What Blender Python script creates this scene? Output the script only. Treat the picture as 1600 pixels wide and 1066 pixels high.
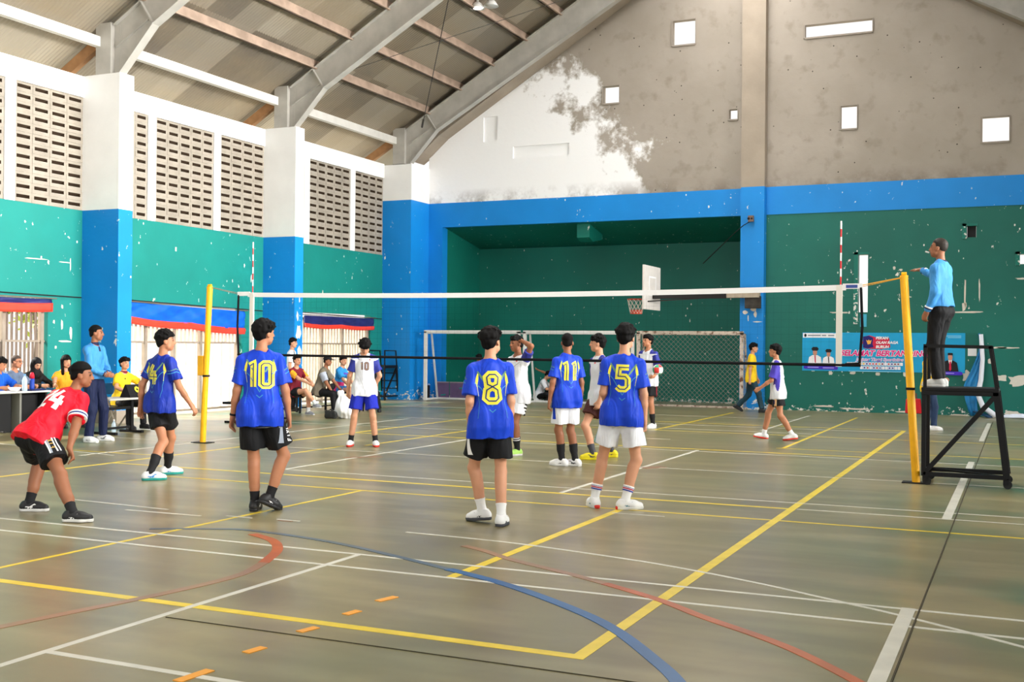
import bpy, bmesh, math, random
import numpy as np
from mathutils import Vector, Matrix

for _o in list(bpy.data.objects):
    bpy.data.objects.remove(_o, do_unlink=True)
random.seed(7)
S = bpy.context.scene
COL = S.collection
R = math.radians

# ------------------------------------------------------------------ camera
cam_d = bpy.data.cameras.new('camera')
cam = bpy.data.objects.new('camera', cam_d)
COL.objects.link(cam)
S.camera = cam
cam_d.sensor_width = 36.0
cam_d.lens = 1754.6 / 1600 * 36.0
cam_d.clip_end = 300
_yaw, _pit, _rol = 0.425713, 0.0034716, 0.0095146
_f = Vector((-math.sin(_yaw) * math.cos(_pit), math.cos(_yaw) * math.cos(_pit), math.sin(_pit)))
_r = Vector((math.cos(_yaw), math.sin(_yaw), 0))
_u = _r.cross(_f)
_r2 = _r * math.cos(_rol) + _u * math.sin(_rol)
_u2 = -_r * math.sin(_rol) + _u * math.cos(_rol)
cam.matrix_world = Matrix(((_r2.x, _u2.x, -_f.x, 6.60145), (_r2.y, _u2.y, -_f.y, -5.51982),
                           (_r2.z, _u2.z, -_f.z, 1.63369), (0, 0, 0, 1)))

# ------------------------------------------------------------------ sky, daylight, exposure
W = bpy.data.worlds.new('daylight'); S.world = W
W.use_nodes = True
_bg = W.node_tree.nodes['Background']
_bg.inputs['Color'].default_value = (1.0, 0.98, 0.95, 1)
_bg.inputs['Strength'].default_value = 0.95

def area_light(name, loc, direction, sx, sy, power, color=(1, 0.98, 0.945), spread=180):
    d = bpy.data.lights.new(name, 'AREA')
    d.shape = 'RECTANGLE'; d.size = sx; d.size_y = sy; d.energy = power; d.color = color; d.spread = R(spread)
    o = bpy.data.objects.new(name, d); COL.objects.link(o)
    o.location = loc
    o.rotation_euler = Vector(direction).to_track_quat('-Z', 'Y').to_euler()
    return o

# daylight falling in through the open eaves and doorways of the hall, plus an added ridge fill
area_light('daylight_eave_left', (-13.4, 12.5, 6.9), (1, 0, 0.1), 25, 1.2, 8500, (1, 0.86, 0.64))
area_light('daylight_eave_right', (13.5, 11.0, 7.6), (-1, 0, 0.02), 30, 1.4, 4200, spread=80)
area_light('daylight_doors_left', (-14.0, 13.5, 2.2), (1, 0, -0.12), 22, 3.4, 160)
area_light('daylight_doors_right', (13.5, 15.0, 2.4), (-1, 0, 0.05), 20, 3.6, 1200, spread=100)
area_light('daylight_vents_right', (13.5, 7.5, 5.4), (-1, 0, -0.02), 21, 2.2, 3200, spread=75)
area_light('daylight_rear', (-4.0, -13.5, 7.5), (0, 1, -0.02), 16, 4.0, 650)
area_light('ridge_fill', (0.15, 12.0, 12.9), (0, 0, -1), 2.0, 24, 2150)  # added fill under the closed ridge, evens out the light on the floor
sun_d = bpy.data.lights.new('sun', 'SUN'); sun_d.energy = 11.0; sun_d.angle = R(2); sun_d.color = (1, 0.94, 0.84)
sun = bpy.data.objects.new('sun', sun_d); COL.objects.link(sun)
sun.rotation_euler = Vector((0.74, 0.18, -0.60)).to_track_quat('-Z', 'Y').to_euler()

S.view_settings.view_transform = 'Standard'
S.view_settings.look = 'None'
S.view_settings.exposure = 0.22
S.view_settings.gamma = 1.0
S.view_settings.use_curve_mapping = False
try:
    S.cycles.use_denoising = True
    S.cycles.max_bounces = 8
    S.cycles.diffuse_bounces = 5
    S.cycles.sample_clamp_indirect = 6
except Exception:
    pass

# ------------------------------------------------------------------ materials
def srgb(r, g, b):
    f = lambda c: (c / 255 / 12.92) if c / 255 <= 0.04045 else ((c / 255 + 0.055) / 1.055) ** 2.4
    return (f(r), f(g), f(b))

MATS = {}
def mat(name, rgb, rough=0.6, spec=0.3, metal=0.0, emit=None, estr=0.0, vary=0.0, vscale=6.0, bump=0.0, bscale=60.0, fold=0.0, alpha=1.0, trans=0.0):
    if name in MATS: return MATS[name]
    m = bpy.data.materials.new(name); m.use_nodes = True
    nt = m.node_tree; b = nt.nodes['Principled BSDF']
    b.inputs['Base Color'].default_value = (*rgb, 1)
    b.inputs['Roughness'].default_value = rough
    b.inputs['Specular IOR Level'].default_value = spec
    b.inputs['Metallic'].default_value = metal
    if trans: b.inputs['Transmission Weight'].default_value = trans
    if alpha < 1: b.inputs['Alpha'].default_value = alpha
    if emit:
        b.inputs['Emission Color'].default_value = (*emit, 1); b.inputs['Emission Strength'].default_value = estr
    tc = nt.nodes.new('ShaderNodeTexCoord')
    if vary > 0:
        n = nt.nodes.new('ShaderNodeTexNoise'); n.inputs['Scale'].default_value = vscale; n.inputs['Detail'].default_value = 4
        nt.links.new(tc.outputs['Object'], n.inputs['Vector'])
        mx = nt.nodes.new('ShaderNodeMix'); mx.data_type = 'RGBA'
        mx.inputs['A'].default_value = (*[c * (1 - vary) for c in rgb], 1)
        mx.inputs['B'].default_value = (*[min(1, c * (1 + vary)) for c in rgb], 1)
        mr = nt.nodes.new('ShaderNodeMapRange'); mr.inputs['From Min'].default_value = 0.3; mr.inputs['From Max'].default_value = 0.7
        nt.links.new(n.outputs['Fac'], mr.inputs['Value']); nt.links.new(mr.outputs['Result'], mx.inputs['Factor'])
        nt.links.new(mx.outputs['Result'], b.inputs['Base Color'])
    if bump > 0:
        n2 = nt.nodes.new('ShaderNodeTexNoise'); n2.inputs['Scale'].default_value = bscale; n2.inputs['Detail'].default_value = 3
        nt.links.new(tc.outputs['Object'], n2.inputs['Vector'])
        bp = nt.nodes.new('ShaderNodeBump'); bp.inputs['Strength'].default_value = bump; bp.inputs['Distance'].default_value = 0.02
        nt.links.new(n2.outputs['Fac'], bp.inputs['Height']); nt.links.new(bp.outputs['Normal'], b.inputs['Normal'])
    if fold > 0:
        mp = nt.nodes.new('ShaderNodeMapping'); mp.inputs['Scale'].default_value = (9, 9, 3.2); mp.inputs['Rotation'].default_value = (0.2, 0.25, 0)
        nt.links.new(tc.outputs['Object'], mp.inputs['Vector'])
        n3 = nt.nodes.new('ShaderNodeTexNoise'); n3.inputs['Scale'].default_value = 1.0; n3.inputs['Detail'].default_value = 2; n3.inputs['Distortion'].default_value = 0.8
        nt.links.new(mp.outputs['Vector'], n3.inputs['Vector'])
        b3 = nt.nodes.new('ShaderNodeBump'); b3.inputs['Strength'].default_value = fold; b3.inputs['Distance'].default_value = 0.06
        nt.links.new(n3.outputs['Fac'], b3.inputs['Height'])
        if bump > 0: nt.links.new(b3.outputs['Normal'], bp.inputs['Normal'])
        else: nt.links.new(b3.outputs['Normal'], b.inputs['Normal'])
    MATS[name] = m
    return m

class NT:
    """tiny helper for hand-wired node trees"""
    def __init__(s, name, rough=0.6, spec=0.3):
        s.m = bpy.data.materials.new(name); s.m.use_nodes = True
        s.nt = s.m.node_tree; s.b = s.nt.nodes['Principled BSDF']
        s.b.inputs['Roughness'].default_value = rough
        s.b.inputs['Specular IOR Level'].default_value = spec
        s.tc = s.nt.nodes.new('ShaderNodeTexCoord')
        s.obj = s.tc.outputs['Object']
        MATS[name] = s.m
    def link(s, a, b): s.nt.links.new(a, b)
    def mapping(s, scale=(1, 1, 1), loc=(0, 0, 0)):
        n = s.nt.nodes.new('ShaderNodeMapping'); n.inputs['Scale'].default_value = scale; n.inputs['Location'].default_value = loc
        s.link(s.obj, n.inputs['Vector']); return n.outputs['Vector']
    def noise(s, scale, detail=3, vec=None, rough=0.55, dist=0.0):
        n = s.nt.nodes.new('ShaderNodeTexNoise'); n.inputs['Scale'].default_value = scale
        n.inputs['Detail'].default_value = detail; n.inputs['Roughness'].default_value = rough; n.inputs['Distortion'].default_value = dist
        s.link(vec or s.obj, n.inputs['Vector']); return n.outputs['Fac']
    def vor(s, scale, vec=None, rnd=1.0):
        n = s.nt.nodes.new('ShaderNodeTexVoronoi'); n.inputs['Scale'].default_value = scale; n.inputs['Randomness'].default_value = rnd
        s.link(vec or s.obj, n.inputs['Vector']); return n.outputs['Distance']
    def ramp(s, v, a, b, lo=0.0, hi=1.0):
        n = s.nt.nodes.new('ShaderNodeMapRange'); n.clamp = True
        n.inputs['From Min'].default_value = a; n.inputs['From Max'].default_value = b
        n.inputs['To Min'].default_value = lo; n.inputs['To Max'].default_value = hi
        s.link(v, n.inputs['Value']); return n.outputs['Result']
    def math(s, op, a, b=None):
        n = s.nt.nodes.new('ShaderNodeMath'); n.operation = op
        for i, v in enumerate((a, b)):
            if v is None: continue
            if isinstance(v, (int, float)): n.inputs[i].default_value = v
            else: s.link(v, n.inputs[i])
        return n.outputs[0]
    def mix(s, fac, a, b):
        n = s.nt.nodes.new('ShaderNodeMix'); n.data_type = 'RGBA'
        for k, v in (('A', a), ('B', b)):
            if isinstance(v, tuple): n.inputs[k].default_value = (*v, 1)
            else: s.link(v, n.inputs[k])
        if isinstance(fac, (int, float)): n.inputs['Factor'].default_value = fac
        else: s.link(fac, n.inputs['Factor'])
        return n.outputs['Result']
    def sep(s):
        n = s.nt.nodes.new('ShaderNodeSeparateXYZ'); s.link(s.obj, n.inputs[0]); return n.outputs
    def color(s, c): s.link(c, s.b.inputs['Base Color'])
    def bump(s, h, strength=0.3, dist=0.02):
        n = s.nt.nodes.new('ShaderNodeBump'); n.inputs['Strength'].default_value = strength; n.inputs['Distance'].default_value = dist
        s.link(h, n.inputs['Height']); s.link(n.outputs['Normal'], s.b.inputs['Normal'])

def paint_mat(name, base, chip=(0.75, 0.74, 0.70), amount=1.0, rough=0.5, streak=0.12, low=None):
    """wall paint with flaked chips that show the plaster"""
    t = NT(name, rough, 0.35)
    big = t.noise(0.55, 3)
    tone = t.mix(t.ramp(big, 0.3, 0.7), tuple(c * (1 - streak) for c in base), tuple(min(1, c * (1 + streak)) for c in base))
    v = t.mapping((1, 1, 0.62))
    chips = t.noise(8.5, 5, v, 0.62)
    dens = t.ramp(t.noise(0.45, 2), 0.35, 0.65, 0.045, -0.01)
    thr = t.math('ADD', dens, 0.675 - 0.012 * amount)
    mask = t.ramp(t.math('SUBTRACT', chips, thr), 0.0, 0.012)
    sp = t.math('LESS_THAN', t.vor(3.4, v), 0.06)
    sp = t.math('MULTIPLY', sp, t.ramp(t.noise(0.9, 2), 0.42, 0.46))
    mask = t.math('MAXIMUM', mask, sp)
    if low is not None:
        z = t.sep()[2]
        lowm = t.ramp(z, low, 0.02, 0.0, 0.13)
        m2 = t.ramp(t.math('ADD', t.noise(6.5, 5, t.mapping((1, 1, 1.6)), 0.65), lowm), 0.665, 0.675)
        m2 = t.math('MULTIPLY', m2, t.math('LESS_THAN', z, low))
        mask = t.math('MAXIMUM', mask, m2)
    t.color(t.mix(mask, tone, chip))
    t.bump(t.noise(9, 4), 0.12, 0.03)
    return t.m

GREEN = paint_mat('lit_green_wall_paint', srgb(20, 128, 120), amount=1.2, low=0.4)  # long-wall copy of the green, lightened to carry its stronger light
GREEN_B = paint_mat('shaded_green_gable_paint', srgb(14, 102, 90), amount=1.3, low=0.22)  # same green for the gable, its weaker light put into the colour
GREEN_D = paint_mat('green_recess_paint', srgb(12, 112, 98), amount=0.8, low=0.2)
BLUE = paint_mat('blue_wall_paint', srgb(13, 132, 212), amount=0.7, streak=0.1, low=0.5)
WHITE = mat('white_wall_paint', (0.86, 0.86, 0.85), 0.6, 0.25, vary=0.04, vscale=1.5, bump=0.1, bscale=12)
BLOCK = mat('vent_block_concrete', srgb(156, 148, 136), 0.9, 0.1, vary=0.12, vscale=3, bump=0.3, bscale=40)
SLOT_SHADE = mat('shaded_block_void', srgb(84, 68, 54), 0.9, 0.1)  # brown slot lining, shade of the recess painted into the colour
STEEL = mat('grey_painted_steel', srgb(178, 175, 168), 0.5, 0.4, vary=0.12, vscale=2.5, bump=0.08, bscale=25)
STRUT = mat('white_painted_steel', srgb(214, 212, 206), 0.5, 0.4, vary=0.08, vscale=3)
PURLIN = mat('primer_pink_purlin', srgb(170, 148, 132), 0.7, 0.2, vary=0.22, vscale=3)
CONC = mat('bare_concrete', srgb(158, 146, 132), 0.85, 0.15, vary=0.12, vscale=1.2, bump=0.15, bscale=18)
BLACK = mat('black_painted_steel', (0.006, 0.006, 0.007), 0.5, 0.22)
RUBBER = mat('black_rubber', (0.02, 0.02, 0.02), 0.8, 0.2)
YPOST = mat('yellow_post_paint', srgb(246, 178, 8), 0.4, 0.4, vary=0.1, vscale=5)
NWHITE = mat('white_net_tape', (0.86, 0.86, 0.86), 0.7, 0.2)
NBLACK = mat('black_net_rope', (0.01, 0.01, 0.012), 0.8, 0.1)

def gable_mat():
    t = NT('gable_plaster', 0.85, 0.15)
    o = t.sep()
    base = t.mix(t.ramp(t.noise(0.5, 4), 0.3, 0.7), srgb(166, 157, 147), srgb(150, 141, 130))
    base = t.mix(t.ramp(t.noise(2.4, 4), 0.55, 0.8), base, srgb(136, 127, 116))
    spots = t.math('MULTIPLY', t.math('LESS_THAN', t.vor(4.2), 0.075), t.ramp(t.noise(0.9, 2), 0.48, 0.5))
    base = t.mix(spots, base, srgb(70, 62, 56))
    # whiter towards the lower left, with a noise-broken edge
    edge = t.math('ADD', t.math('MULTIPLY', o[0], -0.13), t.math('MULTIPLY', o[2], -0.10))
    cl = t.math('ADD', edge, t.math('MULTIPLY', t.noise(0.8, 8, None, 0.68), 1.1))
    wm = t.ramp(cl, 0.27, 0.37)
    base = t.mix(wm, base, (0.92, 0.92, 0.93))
    # grime along the top of the blue band
    gr = t.math('MULTIPLY', t.ramp(o[2], 6.25, 5.85), t.ramp(t.noise(1.6, 5, None, 0.7), 0.42, 0.62))
    base = t.mix(t.math('MULTIPLY', gr, 0.75), base, srgb(120, 108, 98))
    t.color(base)
    t.bump(t.noise(6, 5), 0.2, 0.03)
    return t.m
GABLE = gable_mat()

def floor_mat():
    t = NT('polished_concrete_floor', 0.3, 0.42)
    o = t.sep()
    v = t.mapping((0.25, 1.1, 1))
    base = t.mix(t.ramp(t.noise(0.55, 3), 0.3, 0.7), srgb(122, 112, 78), srgb(148, 136, 96))
    base = t.mix(t.ramp(t.noise(1.5, 2, v, 0.5), 0.3, 0.75, 0.0, 0.55), base, srgb(104, 95, 70))
    base = t.mix(t.ramp(t.noise(2.6, 2, v, 0.5), 0.45, 0.85, 0.0, 0.6), base, srgb(174, 163, 124))
    base = t.mix(t.ramp(t.noise(5.5, 4, None, 0.6), 0.5, 0.8, 0.0, 0.22), base, srgb(96, 88, 66))
    base = t.mix(t.ramp(t.noise(0.4, 2), 0.5, 0.75, 0.0, 0.3), base, srgb(92, 116, 88))
    # worn remains of a green coat, at the right and along the left doors
    gl = t.ramp(o[0], -4.0, -6.0); gr2 = t.ramp(o[0], 4.6, 7.0)
    gn = t.noise(0.62, 3, None, 0.5)
    gm = t.math('MULTIPLY', t.math('MAXIMUM', gl, gr2), t.ramp(gn, 0.48, 0.68))
    base = t.mix(t.math('MULTIPLY', gm, 0.8), base, srgb(48, 104, 78))
    t.color(base)
    return t.m
FLOOR = floor_mat()

def roof_mat():
    t = NT('corrugated_sheet_metal', 0.5, 0.35)
    o = t.sep()
    def cell(k, off):
        return t.math('FLOOR', t.math('ADD', t.math('MULTIPLY', o[1], k), off))
    wn = t.nt.nodes.new('ShaderNodeTexWhiteNoise'); wn.noise_dimensions = '2D'
    cb = t.nt.nodes.new('ShaderNodeCombineXYZ'); t.link(cell(1.2, 0.0), cb.inputs[0]); t.link(t.math('FLOOR', t.math('MULTIPLY', o[0], 0.33)), cb.inputs[1]); t.link(cb.outputs[0], wn.inputs['Vector'])
    base = t.mix(wn.outputs['Value'], srgb(104, 96, 85), srgb(158, 150, 136))
    base = t.mix(t.ramp(t.noise(0.6, 4, t.mapping((1, 0.4, 1)), 0.6), 0.4, 0.7, 0.0, 0.6), base, srgb(150, 134, 108))
    t.color(base)
    return t.m
ROOF = roof_mat()

# ------------------------------------------------------------------ mesh helpers
class MB:
    """collects geometry, then becomes ONE mesh object"""
    def __init__(s): s.v = []; s.f = []; s.mi = []; s.cur = 0
    def add(s, verts, faces):
        n = len(s.v); s.v += [tuple(v) for v in verts]; s.f += [tuple(i + n for i in f) for f in faces]
        s.mi += [s.cur] * len(faces); return s
    def box(s, lo, hi):
        (a, b, c), (d, e, f) = lo, hi
        return s.add([(a, b, c), (d, b, c), (d, e, c), (a, e, c), (a, b, f), (d, b, f), (d, e, f), (a, e, f)],
                     [(0, 3, 2, 1), (4, 5, 6, 7), (0, 1, 5, 4), (1, 2, 6, 5), (2, 3, 7, 6), (3, 0, 4, 7)])
    def quad(s, a, b, c, d): return s.add([a, b, c, d], [(0, 1, 2, 3)])
    def tube(s, pts, r, n=10, cap=True, r2=None):
        pts = [Vector(p) for p in pts]; m = len(pts); vs = []; fs = []
        prev = None
        for i, p in enumerate(pts):
            d = (pts[min(i + 1, m - 1)] - pts[max(i - 1, 0)]).normalized()
            if prev is None:
                a = Vector((0, 0, 1)) if abs(d.z) < 0.9 else Vector((1, 0, 0))
                x = d.cross(a).normalized()
            else:
                x = (prev - d * prev.dot(d)).normalized()
            prev = x; y = d.cross(x)
            rr = r if r2 is None else r + (r2 - r) * i / (m - 1)
            for k in range(n):
                t = 2 * math.pi * k / n
                vs.append(p + x * math.cos(t) * rr + y * math.sin(t) * rr)
        for i in range(m - 1):
            for k in range(n):
                fs.append((i * n + k, i * n + (k + 1) % n, (i + 1) * n + (k + 1) % n, (i + 1) * n + k))
        if cap:
            fs.append(tuple(range(n - 1, -1, -1))); fs.append(tuple((m - 1) * n + k for k in range(n)))
        return s.add(vs, fs)
    def bar(s, a, b, w, h, up=(0, 0, 1)):
        a, b = Vector(a), Vector(b); d = (b - a).normalized(); up = Vector(up)
        if abs(d.dot(up)) > 0.98: up = Vector((0, 1, 0))
        x = d.cross(up).normalized(); z = x.cross(d)
        q = [(-w / 2, -h / 2), (w / 2, -h / 2), (w / 2, h / 2), (-w / 2, h / 2)]
        vs = [p + x * i + z * j for p in (a, b) for i, j in q]
        return s.add(vs, [(0, 1, 2, 3), (7, 6, 5, 4), (0, 4, 5, 1), (1, 5, 6, 2), (2, 6, 7, 3), (3, 7, 4, 0)])
    def prism(s, poly, axis, a, b):
        """poly: 2-D outline; axis: 0/1/2 normal; extruded from a to b"""
        def P(u, v, w):
            return (w, u, v) if axis == 0 else (u, w, v) if axis == 1 else (u, v, w)
        n = len(poly)
        vs = [P(u, v, a) for u, v in poly] + [P(u, v, b) for u, v in poly]
        fs = [tuple(range(n)), tuple(range(2 * n - 1, n - 1, -1))] + [(i, n + i, n + (i + 1) % n, (i + 1) % n) for i in range(n)]
        return s.add(vs, fs)
    def lathe(s, prof, c, n=20, axis=(0, 0, 1)):
        c = Vector(c); q = Vector((0, 0, 1)).rotation_difference(Vector(axis).normalized())
        vs = []; fs = []; m = len(prof)
        for (r, z) in prof:
            for k in range(n):
                t = 2 * math.pi * k / n
                vs.append(c + q @ Vector((r * math.cos(t), r * math.sin(t), z)))
        for i in range(m - 1):
            for k in range(n):
                fs.append((i * n + k, i * n + (k + 1) % n, (i + 1) * n + (k + 1) % n, (i + 1) * n + k))
        return s.add(vs, fs)
    def build(s, name, m, parent=None, smooth=False, bevel=0.0):
        me = bpy.data.meshes.new(name)
        me.from_pydata(s.v, [], s.f)
        for mm in (m if isinstance(m, (list, tuple)) else [m]): me.materials.append(mm)
        if any(s.mi): me.polygons.foreach_set('material_index', s.mi)
        me.update()
        bm = bmesh.new(); bm.from_mesh(me); bmesh.ops.recalc_face_normals(bm, faces=bm.faces); bm.to_mesh(me); bm.free()
        if smooth: me.polygons.foreach_set('use_smooth', [True] * len(me.polygons))
        o = bpy.data.objects.new(name, me); COL.objects.link(o)
        if parent: o.parent = parent
        if bevel > 0:
            bv = o.modifiers.new('edge', 'BEVEL'); bv.width = bevel; bv.segments = 2; bv.limit_method = 'ANGLE'
        return o

def empty(name, loc=(0, 0, 0), rz=0.0):
    o = bpy.data.objects.new(name, None); COL.objects.link(o)
    o.location = loc; o.rotation_euler = (0, 0, rz); o.empty_display_size = 0.1
    return o
def tag(o, label, cat, group=None, kind=None):
    o['label'] = label; o['category'] = cat
    if group: o['group'] = group
    if kind: o['kind'] = kind
    return o
def structure(o):
    o['kind'] = 'structure'; return o
def text_mesh(body, size, m, name, parent=None, extrude=0.0, align='CENTER', bold=0.0, shear=0.0, spacing=1.0, res=2):
    cu = bpy.data.curves.new(name, 'FONT'); cu.body = body; cu.size = size; cu.extrude = extrude
    cu.align_x = align; cu.align_y = 'CENTER'; cu.offset = bold; cu.shear = shear; cu.resolution_u = res; cu.space_character = spacing
    t = bpy.data.objects.new(name, cu); COL.objects.link(t)
    dg = bpy.context.evaluated_depsgraph_get(); dg.update()
    me = bpy.data.meshes.new_from_object(t.evaluated_get(dg))
    bpy.data.objects.remove(t, do_unlink=True)
    me.name = name
    me.materials.clear(); me.materials.append(m)
    o = bpy.data.objects.new(name, me); COL.objects.link(o)
    if parent: o.parent = parent
    return o
# ------------------------------------------------------------------ smooth-union body mesher
# a primitive is (kind, data, k): 'c' tapered capsule (a, b, ra, rb, squash axis or None, q), 'e' ellipsoid (centre, 3x3 rows/radii), 'cut' half space, 'sub' capsule removed
def np3(v): return np.array(v, dtype=np.float64)
def unit(v):
    v = np3(v); return v / max(1e-9, np.linalg.norm(v))
def cap(a, b, ra, rb, k=0.03, ax=None, q=1.0): return ('c', (np3(a), np3(b), ra, rb, None if ax is None else unit(ax), q), k)
def elp(c, axes, rad, k=0.02): return ('e', (np3(c), np.array([unit(a) for a in axes]), np3(rad)), k)
def capcut(a, b, ra, rb, k, e, d, ax=None, q=1.0): return ('cc', ((np3(a), np3(b), ra, rb, None if ax is None else unit(ax), q), np3(e), unit(d)), k)
def cut(pt, n, k=0): return ('cut', (np3(pt), unit(n)), k)          # keeps the side where (p-pt).n < 0
def sub(a, b, ra, rb, k=0.01, ax=None, q=1.0): return ('sub', (np3(a), np3(b), ra, rb, None if ax is None else unit(ax), q), k)
def _cap(X, Y, Z, d):
    a, b, ra, rb, ax, q = d
    ba = b - a; l2 = max(1e-9, float(ba @ ba))
    px, py, pz = X - a[0], Y - a[1], Z - a[2]
    t = np.clip((px * ba[0] + py * ba[1] + pz * ba[2]) / l2, 0, 1)
    vx, vy, vz = px - t * ba[0], py - t * ba[1], pz - t * ba[2]
    if ax is not None and q != 1.0:
        s = (vx * ax[0] + vy * ax[1] + vz * ax[2]) * (q - 1)
        vx, vy, vz = vx + s * ax[0], vy + s * ax[1], vz + s * ax[2]
    return np.sqrt(vx * vx + vy * vy + vz * vz) - (ra + (rb - ra) * t)
def _elp(X, Y, Z, d):
    c, A, r = d
    px, py, pz = X - c[0], Y - c[1], Z - c[2]
    u = [(px * A[i][0] + py * A[i][1] + pz * A[i][2]) / r[i] for i in range(3)]
    n0 = np.sqrt(u[0] ** 2 + u[1] ** 2 + u[2] ** 2)
    return (n0 - 1) * float(min(r)) if False else n0 * (n0 - 1) / np.maximum(1e-6, np.sqrt((u[0] / r[0]) ** 2 + (u[1] / r[1]) ** 2 + (u[2] / r[2]) ** 2))
def _cc(X, Y, Z, d):
    e, n = d[1], d[2]
    return np.maximum(_cap(X, Y, Z, d[0]), (X - e[0]) * n[0] + (Y - e[1]) * n[1] + (Z - e[2]) * n[2])
def _grp(X, Y, Z, prims):
    v = None
    for kind, d, k in prims:
        if kind in _EV: w = _EV[kind](X, Y, Z, d); v = w if v is None else smin(v, w, k)
        elif kind == 'cut': v = -smin(-v, -((X - d[0][0]) * d[1][0] + (Y - d[0][1]) * d[1][1] + (Z - d[0][2]) * d[1][2]), k)
        else: v = -smin(-v, _cap(X, Y, Z, d), max(k, 1e-4))
    return v
_EV = {'c': _cap, 'e': _elp, 'cc': _cc, 'g': _grp}
def smin(a, b, k):
    if k <= 0: return np.minimum(a, b)
    h = np.maximum(k - np.abs(a - b), 0) / k
    return np.minimum(a, b) - h * h * k * 0.25
def bounds(pr):
    kind, d, k = pr
    if kind == 'g':
        bb = [bounds(p) for p in d if bounds(p)]; return np.min([b[0] for b in bb], 0), np.max([b[1] for b in bb], 0)
    if kind == 'cc': d = d[0]; kind = 'c'
    if kind == 'c': r = max(d[2], d[3]); return np.minimum(d[0], d[1]) - r, np.maximum(d[0], d[1]) + r
    if kind == 'e': r = max(d[2]); return d[0] - r, d[0] + r
    return None
def sdf_points(prims, P):
    X, Y, Z = P[:, 0], P[:, 1], P[:, 2]; v = np.full(len(P), 9.0)
    for kind, d, k in prims:
        if kind in _EV: v = smin(v, _EV[kind](X, Y, Z, d), k)
        elif kind == 'cut': v = -smin(-v, -((X - d[0][0]) * d[1][0] + (Y - d[0][1]) * d[1][1] + (Z - d[0][2]) * d[1][2]), k)
        elif kind == 'sub': v = -smin(-v, _cap(X, Y, Z, d), k) if k > 0 else np.maximum(v, -_cap(X, Y, Z, d))
    return v
def sdf_mesh(name, prims, lo=None, hi=None, h=0.008, noise=None):
    if lo is None:
        bb = [bounds(p) for p in prims if bounds(p)]
        lo = np.min([b[0] for b in bb], 0) - 0.03; hi = np.max([b[1] for b in bb], 0) + 0.03
    lo = np3(lo); n = np.ceil((np3(hi) - lo) / h).astype(int) + 1
    xs = [lo[i] + h * np.arange(n[i]) for i in range(3)]
    D = np.full(tuple(n), 0.5, dtype=np.float64)
    for pr in prims:
        kind, d, k = pr
        if kind in _EV:
            b0, b1 = bounds(pr); m = k + 2.5 * h
            i0 = np.clip(np.floor((b0 - m - lo) / h).astype(int), 0, n - 1); i1 = np.clip(np.ceil((b1 + m - lo) / h).astype(int) + 1, 1, n)
            if np.any(i1 <= i0): continue
            sl = tuple(slice(i0[i], i1[i]) for i in range(3))
            X = xs[0][sl[0]][:, None, None]; Y = xs[1][sl[1]][None, :, None]; Z = xs[2][sl[2]][None, None, :]
            D[sl] = smin(D[sl], _EV[kind](X, Y, Z, d), k)
        else:
            X = xs[0][:, None, None]; Y = xs[1][None, :, None]; Z = xs[2][None, None, :]
            if kind == 'cut': D = -smin(-D, -((X - d[0][0]) * d[1][0] + (Y - d[0][1]) * d[1][1] + (Z - d[0][2]) * d[1][2]), k)
            else: D = -smin(-D, _cap(X, Y, Z, d), max(k, 1e-4))
    if noise is not None:
        near = np.abs(D) < 0.05
        I = np.argwhere(near); P = lo + I * h
        D[near] += noise(P)
    V, F = surface_nets(D, lo, h)
    me = bpy.data.meshes.new(name)
    me.vertices.add(len(V)); me.vertices.foreach_set('co', V.astype(np.float32).ravel())
    nf = len(F); me.loops.add(nf * 4); me.loops.foreach_set('vertex_index', F.astype(np.int32).ravel())
    me.polygons.add(nf); me.polygons.foreach_set('loop_start', np.arange(0, nf * 4, 4, dtype=np.int32)); me.polygons.foreach_set('loop_total', np.full(nf, 4, dtype=np.int32))
    me.polygons.foreach_set('use_smooth', np.ones(nf, dtype=bool))
    me.update(calc_edges=True)
    return me
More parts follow.
